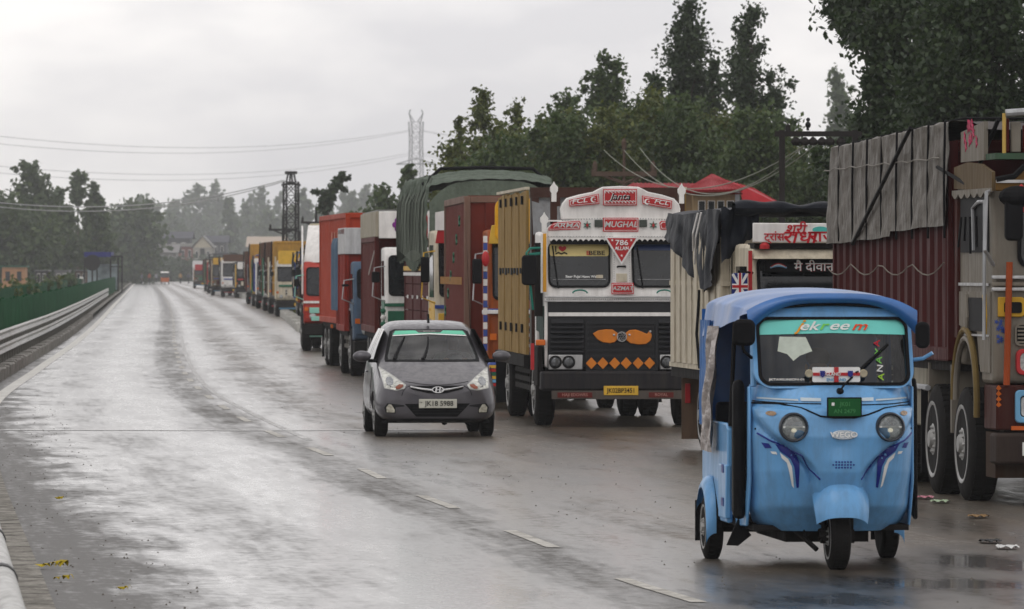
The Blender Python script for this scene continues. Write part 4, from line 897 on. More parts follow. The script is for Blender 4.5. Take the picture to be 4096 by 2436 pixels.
# ------------------------------------------------------------------ the lorries behind, nose to tail
G = 'lorries parked nose to tail'
def lorry6():
    hw = .9; loc, th = place(-.36, 91.6, hw, -.06)
    root = thing('lorry', 'orange cab lorry with a maroon container, half hidden behind the ochre plank side', 'lorry', loc, th, G)
    cab(root, hw, 2.75, mat('burnt_orange', (.34, .075, .012), .42, dirt=.4), lower=mat('deep_orange', (.26, .06, .015), .42, dirt=.4), waist=1.62, slant=.2, visor=YEL, band=BLUE, trim=CHR, plate='JK01 4471', split=True, bump_m=BLUE,
        deco=(('painted_strip', SKYB, -.9, .9, .42, .5), ('painted_strip', GREEN, -.6, .6, 1.4, 1.44), ('painted_strip', WHT, -1.0, 1.0, 1.46, 1.52)))
    obj('roof_board', MB().prism(rbox(-hw+.1, hw-.1, 2.55, 3.22, .14), -.02, .06), mat('amber_board', (.72, .36, .02), .4), root, bevel=.01)
    for k in range(16): obj('pole_band', MB().box(-hw-.08, -hw-.02, -.06, 0, .9+k*.11, 1.0+k*.11), (WHT if k % 2 else BLUE), root)
    for k, m_ in enumerate((RED, SKYB, YEL, GREEN, RED, YEL)): obj('bumper_stripe', MB().box(-hw, hw, -.19, -.161, .36+k*.055, .405+k*.055), m_, root)
    obj('hanging_ornament', MB().ell((-.95, -.12, 2.3), .06, .05, .12), RED, root)
    container(root, 1.95, 8.4, 1.12, .95, 3.28, mat('brown_container', (.13, .018, .01), .5, dirt=.25, dcol=(.06, .02, .012), spec=.15), frame=mat('brown_frame', (.2, .12, .09), .5, dirt=.3), pitch=.28)
    mk = MB(); 
    for k in range(7): mk.prism([(2.6+k*.9+.1*(1 if i % 2 == 0 else .4)*math.cos(i*math.pi/5), 2.9-.32*k*.9+.09*(1 if i % 2 == 0 else .4)*math.sin(i*math.pi/5)) for i in range(10)], -1.225, -1.2, 'x')
    obj('green_star_print', mk, GREEN, root)
    mk = MB()
    for k in range(20): mk.box(-1.22, -1.2, 2.1+k*.34, 2.2+k*.34, 1.9, 2.02)
    obj('orange_print', mk, mat('faint_orange', (.4, .22, .08), .5), root)
    chassis(root, .3, 8.4, 1, .72); axle_set(root, (1.2, 6.8), 1.14, .48, .26, (6.8,)); underrun(root, 2.4, 5.6, 1.1)
def lorry7():
    hw = 1.08; loc, th = place(-1.29, 101, hw, -.085)
    root = thing('lorry', 'tall lorry with maroon body boards striped yellow and white behind the brown container', 'lorry', loc, th, G)
    cab(root, hw, 2.8, CREAM, lower=YEL, waist=1.62, visor=RED, band=BLUE, split=True, trim=YEL, plate='PB11 7720')
    obj('crown_board', MB().prism([(-hw, 2.8), (-hw, 3.1), (0, 3.3), (hw, 3.1), (hw, 2.8)], .0, .06), WHT, root)
    y0, y1 = 1.9, 8.6; B7 = 1.0
    for s in (-1, 1):
        for k in range(6): obj('body_board', MB().box(s*B7-.03, s*B7+.03, y0, y1, .95+k*.235, 1.17+k*.235), MAROON, root)
        obj('stripe', MB().box(s*(B7+.04)-.006, s*(B7+.04)+.006, y0, y1, 2.12, 2.2), YEL, root); obj('stripe', MB().box(s*(B7+.04)-.006, s*(B7+.04)+.006, y0, y1, 2.03, 2.09), WHT, root)
        for k in range(4): obj('body_post', MB().box(s*(B7+.035)-.01, s*(B7+.035)+.01, y0+.1+k*2.1, y0+.2+k*2.1, .9, 2.35), MAROON, root)
        for k in range(5): obj('white_print', MB().box(s*(B7+.037)-.006, s*(B7+.037)+.006, y0+.5+k*1.26, y0+.75+k*1.26, 1.62, 1.68), PWHITE, root)
    obj('front_wall', MB().box(-.96, .96, y0, y0+.05, .95, 2.35), MAROON, root); obj('rear_wall', MB().box(-.96, .96, y1-.05, y1, .95, 2.35), MAROON, root)
    obj('load_floor', MB().box(-.96, .96, y0+.05, y1-.05, .85, .94), DARK, root)
    chassis(root, .3, y1, 1, .72); axle_set(root, (1.2, 6.4), 1.14, .48, .26, (6.4,)); underrun(root, 2.3, 5.4, 1.1)
    GN = mat('green_net_tarp', (.12, .145, .115), .6, dirt=.3, dcol=(.03, .042, .03), scale=4, bump=1.0, bscale=16)
    tp = thing('tarpaulin', 'tall green netted tarpaulin bulging over the load of the maroon board lorry', 'tarpaulin', loc, th)
    def f(u, v):
        y = y0-.35+(y1-y0+.5)*v; W = 2.5; zt = 3.72-.25*max(0, (v-.75)*4)**2-.55*max(0, .12-v)*8*.3; zl = 2.2+.1*math.sin(v*9); H = zt-zl; per = 2*H+W*.9; s = u*per
        fd = .035*abs(math.sin(y*8.5))+.015*math.sin(y*27+s)+.012*math.sin(s*23+y*5)
        a = max(-1, min(1, (s-per/2)/(W*.45)))
        x = 1.06*math.copysign(abs(a)**.8, a); z = zt+.12*math.cos(a*1.5)
        if s < H: return (-1.06-fd-.05*math.sin(s/H*3), y, zl+s)
        if s > per-H: return (1.06+fd, y, zl+per-s)
        return (x, y, z-.12*math.cos(1.5)+fd*.6)
    obj('sheet', MB().grid(f, 90, 130), GN, tp, smooth=60)
    obj('front_flap', MB().grid(lambda u, v: (-1.07+2.14*u, y0-.36-.05*math.sin(u*17)-.1*v*(1-v), 3.28+.38*(1-(2*u-1)**4)-1.3*v+.25*(1-(2*u-1)**4)*0), 30, 12), GN, tp, smooth=True)
    for k in range(34):
        y = y0-.2+k*.2; z = 3.65+.05*math.sin(k*2)
        obj('rope', MB().tube([(-1.02, y+.1*math.sin(k), z+.06), (-1.17, y+.08*math.sin(k*1.7), 3.3), (-1.19, y+.04*math.sin(k*1.7), 2.9), (-1.17, y, 2.38+.1*math.sin(k*3))], .022, 4), mat('dark_rope', (.03, .035, .028), .8) if k % 2 else mat('pale_net_rope', (.16, .18, .15), .8), tp)
    obj('strap', MB().tube([(-1.12, 2.6, 3.6), (-.8, 2.6, 3.88), (0, 2.6, 3.9), (.8, 2.6, 3.88), (1.12, 2.6, 3.6)], .03, 6), BLK, tp)
def lorry8():
    hw = 1.08; loc, th = place(-2.33, 110.2, hw, -.065)
    root = thing('lorry', 'white cab lorry with green trim and a purple flower on its cream roof box', 'lorry', loc, th, G)
    cab(root, hw, 2.55, WHT, lower=GREEN, waist=1.6, band=GREEN, trim=CHR, plate='JK03 5512', split=False)
    for k in range(5): obj('green_ornament', MB().ell((-hw-.04, -.1, .9+k*.12), .05, .04, .05), (GREEN if k % 2 == 0 else WHT), root)
    z1 = 3.22
    container(root, 2.0, 8.4, 1.14, .95, z1-.46, mat('wine_panel', (.11, .012, .008), .5, dirt=.5, dcol=(.045, .02, .015), spec=.15), pitch=.3)
    cb = mat('grubby_cream', (.45, .41, .32), .55, dirt=.6, dcol=(.12, .1, .08))
    for s in (-1, 1):
        for k in range(8): obj('cream_board', MB().box(s*1.17-.03, s*1.17+.03, 1.3+k*.89, 1.3+k*.89+.87, z1-.47, z1), cb, root, bevel=.01)
    obj('roof_box_front', MB().box(-1.14, 1.14, 1.26, 1.32, z1-.5, z1), WHT, root, bevel=.01); obj('top_panel', MB().box(-1.16, 1.16, 1.3, 8.4, z1, z1+.03), mat('grey_top', (.25, .25, .24), .6), root)
    fl = MB()
    for i in range(6): q = i*math.pi/3; fl.ell((-.75+.09*math.cos(q), 1.25, z1-.25+.09*math.sin(q)), .055, .012, .055, 8, 6)
    obj('flower_print', fl, mat('purple_print', (.2, .03, .22), .5), root)
    for x, m_ in ((-.35, RED), (-.2, BLUE), (-.05, RED), (.15, BLUE)): obj('roof_ornament', MB().prism([(x-.06, 2.6), (x-.06, 3.1), (x, 3.3), (x+.06, 3.1), (x+.06, 2.6)], .1, .16), m_, root)
    mk = MB()
    for k in range(22): mk.box(-1.19, -1.176, 2.3+k*.12, 2.36+k*.12, 2.45-.02*k, 2.5-.02*k)
    obj('white_print', mk, mat('dull_white_print', (.4, .38, .35), .6), root)
    chassis(root, .3, 8.4, 1, .72); axle_set(root, (1.2, 5.6, 6.8), 1.14, .48, .26, (5.6, 6.8)); underrun(root, 2.3, 5, 1.1, m=mat('grey_guard', (.2, .19, .17), .6, dirt=.5))
def lorry9():
    hw = 1.05; loc, th = place(-3.15, 119.6, hw, -.085)
    root = thing('lorry', 'red bodied lorry with a white top band and blue tarpaulin hanging at its side', 'lorry', loc, th, G)
    cab(root, hw, 2.3, mat('faded_blue_cab', (.08, .13, .2), .45, dirt=.4), waist=1.5, plate='HR55 2210', depth=1.2)
    c = mat('brick_red_panel', (.26, .022, .012), .5, dirt=.3, dcol=(.1, .03, .02), spec=.15)
    container(root, 1.3, 3.6, 1.12, .9, 2.95, c, pitch=.3)
    obj('white_band', MB().box(-1.17, 1.17, 1.26, 3.62, 2.45, 2.98), mat('chalky_white', (.6, .6, .6), .5, dirt=.35), root, bevel=.01)
    container(root, 3.7, 5.5, 1.05, .9, 2.2, c, pitch=.3)
    chassis(root, .3, 5.5, 1, .72); axle_set(root, (1.0, 4.3), 1.1, .48, .26, (4.3,)); underrun(root, 1.6, 3.6, 1.08, m=MATS['grey_guard'])
    tp = thing('tarpaulin', 'faded blue tarpaulin over the low rear body of the red lorry', 'tarpaulin', loc, th)
    obj('sheet', MB().grid(lambda u, v: ((-1.16-.05*abs(math.sin(v*31))-.02*math.sin(v*13) if u < .35 else (-1.16+2.3*(u-.35)/.4 if u < .75 else 1.16+.05*abs(math.sin(v*31)))), 3.68+1.9*v, (1.3+1.45*u/.35 if u < .35 else (2.75+.06*math.sin(u*20) if u < .75 else 2.75-1.45*(u-.75)/.25))), 40, 50), mat('faded_blue_tarp', (.085, .14, .21), .5, dirt=.3, bump=.5, bscale=6), tp, smooth=60)
def lorry10():
    hw = 1.1; loc, th = place(-3.30, 125.4, hw, -.095)
    root = thing('lorry', 'tall orange red container lorry standing out to the left behind the red and white bodies', 'lorry', loc, th, G)
    c = mat('vermilion_container', (.38, .04, .012), .5, spec=.2, dirt=.22, dcol=(.2, .06, .03), scale=2)
    cab(root, hw, 2.5, c, waist=1.55, plate='RJ14 9035', depth=1.3)
    container(root, 1.35, 10.2, 1.14, .98, 3.33, c, pitch=.3)
    mk = MB()
    for k in range(5): mk.box(-1.2, -1.186, 2+k*.9, 2.2+k*.9, 2.5, 2.95)
    obj('pale_print', mk, mat('pale_red_print', (.45, .2, .14), .5), root)
    chassis(root, .3, 10.2, 1, .72); axle_set(root, (1.1, 8.0, 9.2), 1.14, .48, .26, (8.0, 9.2)); mudflap(root, -.9, 9.2, .48)
    for k in range(2): obj('side_lamp', MB().box(-1.2, -1.15, 3+k*3, 3.1+k*3, .86, .94), AMB, root)
def lorry11():
    hw = 1.05; loc, th = place(-5.45, 157, hw, -.04)
    root = thing('lorry', 'red cab lorry with a tall white sloping wind deflector and mint green grille stickers', 'lorry', loc, th, G)
    c = mat('tomato_red', (.42, .035, .02), .35, dirt=.2)
    cab(root, hw, 2.35, c, waist=1.4, zb=.5, plate='JK02 8804', band=WHT, trim=mat('mint', (.3, .6, .5), .4), depth=1.7,
        deco=(('mint_sticker', mat('mint', (.3, .6, .5), .4), -.9, -.2, 1.0, 1.15), ('mint_sticker', MATS['mint'], -.85, -.1, .8, .92), ('mint_sticker', MATS['mint'], -.9, .9, .38, .46)))
    obj('wind_deflector', MB().grid(lambda u, v: (-hw*(1-.12*v)+2*hw*(1-.12*v)*u, .15+.15*v+.9*v*v+.35*(2*u-1)**2, 2.33+.98*v), 16, 10), WHT, root, smooth=True)
    obj('side_fairing', MB().prism([(.2, 1.5), (.35, 2.4), (1.3, 3.3), (1.75, 3.3), (1.75, 1.5), (1.5, 1.5), (1.45, 2.2), (.5, 2.2), (.32, 1.5)], -hw-.05, -hw-.01, 'x'), WHT, root)
    container(root, 1.8, 9.0, .82, .95, 3.35, mat('pale_cream_container', (.6, .55, .4), .4, dirt=.25), pitch=.3)
    chassis(root, .3, 9.5, 1, .72); axle_set(root, (1.2, 7.4), 1.12, .48, .26, (7.4,)); underrun(root, 2.3, 6, 1.08)
lorry6(); lorry7(); lorry8(); lorry9(); lorry10(); lorry11()
def far_lorry(px, d, label, cabc, bodyc, H=2.5, BH=3.2, style='container', tarpc=None, L=8.0, visor=None, X=None):
    hw = 1.08; kp = 512+F*rkf(d)/d; XL = rkf(d)+.3 if (d < 440 and px > kp-8) else (px-512)*d/F; sl = slope(rkf, d)*.9 if d < 440 else slope(row, d)
    loc, th = place(XL, d, hw, sl); root = thing('lorry', label, 'lorry', loc, th, G)
    cab(root, hw, H, cabc, waist=1.55, visor=visor, detail=2 if d < 320 else 1, split=(int(px) % 2 == 0), deco=(('painted_strip', random.choice([RED, BLUE, YEL, GREEN]), -.95, .95, 1.36, 1.46), ('painted_strip', random.choice([RED, SKYB, WHT]), -.95, .95, .34, .42)))
    if style == 'container': container(root, 1.9, 1.9+L, 1.14, .95, BH, bodyc, pitch=.45)
    else:
        for s in (-1, 1):
            for k in range(5): obj('body_board', MB().box(s*1.14-.03, s*1.14+.03, 1.9, 1.9+L, .95+k*(BH-1.4)/5, .95+(k+.93)*(BH-1.4)/5), bodyc, root)
            for k in range(6): obj('body_post', MB().box(s*1.19-.02, s*1.19+.02, 1.95+k*(L-.2)/5, 2.05+k*(L-.2)/5, .9, BH-.4), bodyc, root)
        obj('front_wall', MB().box(-1.1, 1.1, 1.9, 1.95, .95, BH-.4), bodyc, root); obj('load_floor', MB().box(-1.1, 1.1, 1.96, 1.9+L, .85, .94), DARK, root)
        tp = thing('tarpaulin', 'tarpaulin over the load of the ' + label, 'tarpaulin', loc, th)
        words = (tarpc[1] + ' tarpaulin on the ' + label).split(); tp['label'] = ' '.join(words[:15])
        obj('sheet', drape('sheet', -1.15, 1.15, 1.85, 2+L, BH, BH-.75, tarpc[0], None, .05, int(d), .1, nx=24, ny=30, lump=.08).data, None, tp)
    rq = random.Random(int(d)); pal = [RED, YEL, CREAM, BLUE, GREEN, WHT, MAROON, DARK, DARK, BRN]
    for s in (-1, 1):
        obj('corner_pole', MB().box(s*(hw+.03)-.035, s*(hw+.03)+.035, -.1, -.03, .8, H+.25), rq.choice(pal), root)
        for k in range(5):
            ya = 1.0+rq.random()*(L-.5); za = .9+rq.random()*(BH-1.6); obj('side_patch', MB().box(s*1.24-.012, s*1.24+.012, ya, ya+.3+rq.random()*1.1, za, za+.2+rq.random()*.8), rq.choice(pal), root)
        obj('hanging_rope', MB().tube([(s*1.26, 2.2, BH), (s*1.3, 2.6, BH*.7), (s*1.25, 3.1, 1.0)], .03, 4), BLK, root)
    obj('roof_board', MB().prism(rbox(-hw+.1, hw-.1, H-.1, H+.2+.4*rq.random(), .08), .0, .06), rq.choice(pal), root)
    obj('roof_load', MB().box(-.7, .3+.5*rq.random(), .7, 1.6, H, H+.25+.25*rq.random()), rq.choice([DARK, BRN, TB, TD]), root, bevel=.06)
    obj('cab_patch', MB().box(-.9+rq.random()*.4, .2+.6*rq.random(), -.075, -.062, .95, 1.25), rq.choice(pal), root)
    chassis(root, .3, 1.9+L, 1, .72)
    for y in (1.2, L-.3):
        for s in (-1, 1): wheel(root, s*.96, y, .48, .26, s)
def cleanup_sheets():
    used = set()
    for o in list(bpy.data.objects):
        if o.name.split('.')[0] == 'sheet' and o.parent is None: bpy.data.objects.remove(o)
cleanup_sheets()
TB = mat('blue_tarp', (.035, .07, .2), .45, dirt=.2, bump=.5, bscale=5); TD = mat('charcoal_tarp', (.03, .032, .035), .5, dirt=.2, bump=.5, bscale=5); TS = mat('slate_blue_tarp', (.07, .13, .19), .5, dirt=.2)
BRN = mat('brown_body', (.11, .055, .035), .5, dirt=.3); OCH = mat('signal_yellow_body', (.5, .27, .04), .45, dirt=.4); GRY = mat('grey_body', (.22, .22, .22), .5, dirt=.3)
far = [
 (307, 215, 'lorry under a slate blue tarpaulin just beyond the red cab with white deflector', WHT, BRN, 2.5, 3.05, 'tarp', (TS, 'slate blue'), 7),
 (299, 229, 'lorry with a white pillar and maroon body behind the slate blue tarpaulin', MAROON, MAROON, 2.6, 3.0, 'tarp', (TB, 'royal blue'), 7),
 (291, 243, 'lorry with a cream cab and round red hub motif beside the painted kerb', CREAM, BRN, 2.7, 2.9, 'tarp', (TB, 'bright blue'), 7),
 (283, 258, 'decorated orange cab lorry beside the painted kerb', ORANGE, BLUE, 2.6, 2.9, 'tarp', (TS, 'dull blue'), 8),
 (276, 274, 'large signal yellow container lorry rising above the cabs', CREAM, OCH, 2.5, 3.45, 'container', None, 9),
 (269, 292, 'brown and white container lorry next to the yellow one', GRY, BRN, 2.5, 3.5, 'container', None, 9),
 (263.5, 311, 'brown container lorry with a narrow pale front beyond the yellow container', WHT, BRN, 2.5, 3.55, 'container', None, 9),
 (256.5, 331, 'lorry with a dark blue tarpaulin in front of the smaller yellow body', GRY, BLUE, 2.5, 2.95, 'tarp', (TB, 'dark blue'), 8),
 (252.5, 352, 'smaller signal yellow container lorry far down the queue', YEL, OCH, 2.5, 3.65, 'container', None, 9),
 (247, 376, 'grey cab lorry in the dark part of the queue', GRY, BRN, 2.5, 3.3, 'container', None, 9),
 (257, 402, 'brown container lorry wedged in the dark part of the queue', CREAM, BRN, 2.4, 3.3, 'container', None, 8),
 (250, 416, 'yellow brown lorry close behind the dark flat one', OCH, BRN, 2.6, 3.3, 'container', None, 8),
 (243, 436, 'dark flat bodied lorry far down the queue', mat('dark_cab', (.04, .04, .045), .5), DARK, 2.3, 2.6, 'container', None, 9),
 (236, 458, 'low dark lorry next to the far white decorated one', DARK, GRY, 2.3, 2.7, 'tarp', (TD, 'charcoal'), 9),
 (229, 497, 'brown boarded lorry just behind the far white decorated one', MAROON, BRN, 2.6, 3.2, 'container', None, 8),
 (222, 473, 'white decorated lorry standing out on the road at the end of the painted kerb', WHT, GRY, 2.9, 3.3, 'tarp', (TD, 'black'), 9),
 (212, 505, 'multicoloured lorry with a blue bumper beyond the far white one', mat('dull_tan_cab', (.2, .15, .09), .5, dirt=.4), BRN, 2.7, 3.5, 'tarp', (TD, 'sooty'), 9),
 (208, 548, 'dull green cab lorry beyond the blue bumper lorry', GREEN, BRN, 2.6, 3.3, 'tarp', (TD, 'dark'), 8),
 (205, 600, 'hazy lorry with a yellow marker board', OCH, BRN, 2.6, 3.2, 'container', None, 9),
 (194, 700, 'white box lorry farthest away on the road', BRN, mat('bright_white_body', (.8, .8, .8), .4), 2.2, 3.2, 'container', None, 8),
]
for i, a in enumerate(far): far_lorry(*a[:5], H=a[5], BH=a[6], style=a[7], tarpc=a[8], L=a[9], visor=None if i in (9, 10, 11, 12, 13, 14) else (WHT if i == 15 else random.choice([WHT, RED, YEL, BLUE, None])))
cleanup_sheets()

# ------------------------------------------------------------------ figures
def skin(name, joints, bones, parent, paint, sub=1, loc=(0, 0, 0)):
    me = bpy.data.meshes.new(name); me.from_pydata([j[0] for j in joints], bones, [])
    o = bpy.data.objects.new(name, me); COL.objects.link(o)
    me.skin_vertices or o.modifiers.new('skin', 'SKIN')
    if not o.modifiers: o.modifiers.new('skin', 'SKIN')
    for i, j in enumerate(joints):
        v = me.skin_vertices[0].data[i]; v.radius = (j[1], j[1] if len(j) < 3 else j[2]); v.use_root = (i == 0)
    s = o.modifiers.new('sub', 'SUBSURF'); s.levels = s.render_levels = sub
    m2 = evalmesh(o); bpy.data.objects.remove(o)
    mats_, fn = paint
    for m in mats_: m2.materials.append(m)
    for p in m2.polygons: p.material_index = fn(p.center); p.use_smooth = True
    r = bpy.data.objects.new(name, m2); COL.objects.link(r); r.parent = parent; r.location = loc
    return r
SKIN = mat('skin', (.28, .15, .1), .5); HAIR = mat('hair', (.012, .01, .01), .5)
def seated(label, loc, rz, shirt, hands, seat_z=.5, sc_=1.0):
    root = thing('person', label, 'person', loc, rz)
    J = [((0, .05, seat_z+.1), .15, .13), ((0, .06, seat_z+.3), .14, .11), ((0, .05, seat_z+.5), .17, .11), ((0, .03, seat_z+.6), .07), ((0, .01, seat_z+.67), .055),
         ((0, -.01, seat_z+.75), .085, .095), ((0, -.01, seat_z+.86), .075, .085)]
    Bn = [(0, 1), (1, 2), (2, 3), (3, 4), (4, 5), (5, 6)]
    for s, h in ((-1, hands[0]), (1, hands[1])):
        k = len(J); sh = Vector((s*.19, .04, seat_z+.54)); h = Vector(h); el = (sh+h)/2+Vector((s*.1, .03, -.12))
        J += [(tuple(sh), .06), (tuple(el), .043), (tuple(h), .03), (tuple(h+Vector((0, -.06, .02))), .034, .02)]
        Bn += [(2, k), (k, k+1), (k+1, k+2), (k+2, k+3)]
        for q in range(4):                                     # fingers curled round the grip
            kk = len(J); b = h+Vector(((q-1.5)*.02, -.08, .03)); J += [(tuple(b), .009), (tuple(b+Vector((0, -.035, -.015))), .008), (tuple(b+Vector((0, -.02, -.045))), .007)]; Bn += [(k+3, kk), (kk, kk+1), (kk+1, kk+2)]
        kk = len(J); J += [(tuple(h+Vector((-s*.035, -.05, .0))), .01)]; Bn += [(k+3, kk)]
        k = len(J); J += [((s*.1, -.02, seat_z+.08), .09), ((s*.16, -.42, seat_z+.12), .065), ((s*.15, -.5, seat_z-.28), .045), ((s*.15, -.62, seat_z-.32), .04, .03)]
        Bn += [(0, k), (k, k+1), (k+1, k+2), (k+2, k+3)]
    tr_ = mat('trousers', (.03, .03, .04), .7)
    def fn(c):
        if c.z > seat_z+.63 or c.y < -.3 and c.z > seat_z+.2: return 2
        if c.z < seat_z+.17 and abs(c.x) < .4: return 1
        return 0
    skin('body', J, Bn, root, ([shirt, tr_, SKIN], fn), sub=1)
    hd = seat_z+.81
    obj('hair', MB().ell((0, .02, hd+.07), .09, .1, .07), HAIR, root, smooth=True)
    for s in (-1, 1): obj('eye', MB().ell((s*.032, -.092, hd), .013, .008, .008, 8, 6), PBLK, root)
    obj('nose', MB().ell((0, -.108, hd-.03), .014, .018, .026, 8, 6), SKIN, root, smooth=True)
    obj('mouth', MB().ell((0, -.097, hd-.068), .026, .006, .007, 8, 6), mat('lips', (.2, .07, .06), .5), root)
    for s in (-1, 1): obj('ear', MB().ell((s*.088, 0, hd-.01), .012, .022, .032, 8, 6), SKIN, root)
    return root
def standing(label, loc, rz, shirt, low, stride=.12, group=None):
    root = thing('person', label, 'person', loc, rz, group)
    J = [((0, 0, .92), .13, .1), ((0, 0, 1.15), .13, .1), ((0, 0, 1.36), .16, .1), ((0, -.01, 1.48), .05), ((0, -.02, 1.58), .08, .09), ((0, -.02, 1.68), .07, .08)]
    Bn = [(0, 1), (1, 2), (2, 3), (3, 4), (4, 5)]
    for s in (-1, 1):
        k = len(J); J += [((s*.18, 0, 1.38), .055), ((s*.23, .02+s*.05, 1.12), .042), ((s*.22, -.05-s*.1, .9), .03), ((s*.22, -.07-s*.12, .8), .035, .018)]; Bn += [(2, k), (k, k+1), (k+1, k+2), (k+2, k+3)]
        k = len(J); J += [((s*.09, 0, .86), .085), ((s*.1, -s*stride*.6, .48), .06), ((s*.1, -s*stride+.03, .08), .04), ((s*.1, -s*stride-.12, .04), .04, .03)]; Bn += [(0, k), (k, k+1), (k+1, k+2), (k+2, k+3)]
    skin('body', J, Bn, root, ([shirt, low, SKIN], lambda c: 2 if c.z > 1.5 or (abs(c.x) > .15 and c.z < .88) else (1 if c.z < .95 else 0)), sub=1)
    obj('hair', MB().ell((0, .01, 1.7), .085, .095, .07), HAIR, root, smooth=True)
    for s in (-1, 1): obj('shoe', MB().ell((s*.1, -s*stride-.07, .04), .05, .13, .04), BLK, root)
    return root

# ------------------------------------------------------------------ blue three wheeler
def rickshaw():
    th = math.atan(.10); loc = (2.33-.0, 42.35, 0)
    c, s = math.cos(th), math.sin(th)
    root = thing('auto_rickshaw', 'sky blue three wheeled auto rickshaw with a blue canopy roof driving towards the camera', 'auto rickshaw', loc, th)
    K = .001607
    U = lambda u: (u-728)*K
    Z = lambda v: (1308-v)*K
    BL = mat('sky_blue_bodywork', (.14, .38, .70), .3, dirt=.36, dcol=(.11, .16, .21), var=.09, coat=.3, scale=2.5)
    CAN = mat('blue_canopy_vinyl', (.018, .12, .36), .3, var=.3, scale=3, bump=.25, bscale=5, spec=.7)
    NAVY = mat('navy_decal', (.01, .02, .2), .35)
    def hwz(z): return float(np.interp(z, [.27, .33, .42, .6, .9, 1.15, 1.3, 1.6, 1.8, 1.92], [.47, .54, .578, .59, .59, .585, .575, .56, .53, .45]))
    def y0z(z): return float(np.interp(z, [.27, .45, .7, .95, 1.1, 1.25, 1.32, 1.9], [.42, .26, .17, .14, .17, .25, .30, .52]))
    nb = interp([(.3, .13), (.62, .17), (.72, .2), (.8, .27), (.88, .36), (.95, .46), (1.02, .52), (1.2, .62)])
    def surf(x, z):
        w_ = hwz(z); k = min(1, abs(x)/w_); p = 6 if z < 1.1 else 5
        y = y0z(z)+.04*k*k+.30*k**p*1.0
        b = nb(z); t = max(0, min(1, (b-abs(x))/.05+.5)); t = t*t*(3-2*t)
        if z < 1.16: y -= .085*t*min(1, (1.19-z)/.05)*min(1, max(0, (z-.34)/.2))
        y += .04*math.exp(-((b-abs(x)+.01)/.022)**2)*max(0, min(1, (1.1-z)/.1))*max(0, min(1, (z-.6)/.1))
        # rounded brow over each headlight, and the scooped centre column
        for sx in (-1, 1):
            r = math.hypot(x-sx*.345, z-1.01); y -= .035*math.exp(-(r/.13)**2)
        y += .02*math.exp(-(x/.1)**2)*max(0, min(1, (z-.78)/.1))*max(0, min(1, (1.15-z)/.1))
        return y
    zs = [.27+(1.86-.27)*i/110 for i in range(111)]
    def shell(z_a, z_b, hole=None):
        mb = MB(); nu = 130; zz = [z for z in zs if z_a <= z <= z_b]
        for z in zz:
            w_ = hwz(z)
            for i in range(nu+1):
                a = -1+2*i/nu; a = math.sin(a*math.pi/2); x = a*w_
                mb.v.append((x, surf(x, z), z))
        for j in range(len(zz)-1):
            for i in range(nu):
                q = j*(nu+1)+i; mb.f.append((q, q+1, q+nu+2, q+nu+1))
        return mb
    front = obj('front_cowl', shell(.27, 1.315), BL, root, smooth=50)
    tree = bvh(front.data)
    # window surround leaning back
    def ws(x, z): return surf(x, z)
    outer = rbox(-.575, .575, 1.29, 1.885, .13, 8); inner = rbox(U(388), -U(388), Z(494), Z(190), .085, 8)
    mb = MB(); n = len(outer)
    for ptsx, dy in ((outer, 0), (inner, -.004), (inner, .05), (outer, .09)):
        for x, z in ptsx: mb.v.append((x, y0z(z)+.05*(abs(x)/.57)**3+dy-.01, z))
    for i in range(n):
        j = (i+1) % n; mb.f += [(i, j, n+j, n+i), (n+i, n+j, 2*n+j, 2*n+i), (2*n+i, 2*n+j, 3*n+j, 3*n+i)]
    obj('window_surround', mb, BL, root, smooth=45)
    inner2 = rbox(U(388)+.022, -U(388)-.022, Z(494)+.022, Z(190)-.022, .07, 8)
    mb = MB()
    for ptsx, dy in ((inner, -.012), (inner2, -.02), (inner2, .02), (inner, .03)):
        for x, z in ptsx: mb.v.append((x, y0z(z)+.05*(abs(x)/.57)**3+dy-.01, z))
    for i in range(n):
        j = (i+1) % n; mb.f += [(i, j, n+j, n+i), (n+i, n+j, 2*n+j, 2*n+i), (2*n+i, 2*n+j, 3*n+j, 3*n+i)]
    obj('window_rubber', mb, BLK, root, smooth=45)
    def wpatch(poly, off, m, nm, step=.04):
        bm = MB(); b2 = bmesh.new(); b2.faces.new([b2.verts.new((p[0], 0, p[1])) for p in poly])
        xs = [p[0] for p in poly]; x = min(xs)+step
        while x < max(xs): bmesh.ops.bisect_plane(b2, geom=b2.verts[:]+b2.edges[:]+b2.faces[:], plane_co=(x, 0, 0), plane_no=(1, 0, 0)); x += step
        z = min(p[1] for p in poly)+step
        while z < max(p[1] for p in poly): bmesh.ops.bisect_plane(b2, geom=b2.verts[:]+b2.edges[:]+b2.faces[:], plane_co=(0, 0, z), plane_no=(0, 0, 1)); z += step
        for v in b2.verts: v.co.y = y0z(v.co.z)+.05*(abs(v.co.x)/.57)**3+off
        b2.verts.index_update(); bm.add([v.co[:] for v in b2.verts], [tuple(v.index for v in f.verts) for f in b2.faces]); b2.free()
        return obj(nm, bm, m, root, smooth=True)
    wpatch(inner2, .0, glass('rickshaw_glass', (.24, .28, .26), .03, .03), 'windscreen')
    TQ = mat('turquoise_film', (.16, .62, .55), .35, var=.05)
    sp = [(x, z) for x, z in inner2 if z > Z(268)]; xs_ = [p[0] for p in sp]
    sp = sorted(sp, key=lambda p: math.atan2(p[1]-Z(268), p[0]))
    wpatch([(max(xs_), Z(270)), ]+[p for p in sp]+[(min(xs_), Z(270)), (0, Z(262))], -.006, TQ, 'sun_strip')
    ti = math.atan2(.22, .6)
    def wt(s_, u, v, size, m, sx=1, off=-.014, **k): z = Z(v); return text(s_, size, (U(u), y0z(z)+off, z), m, root, ex=.001, sx=sx, rot=k.pop('rot', (R(90)-ti, 0, 0)), **k)
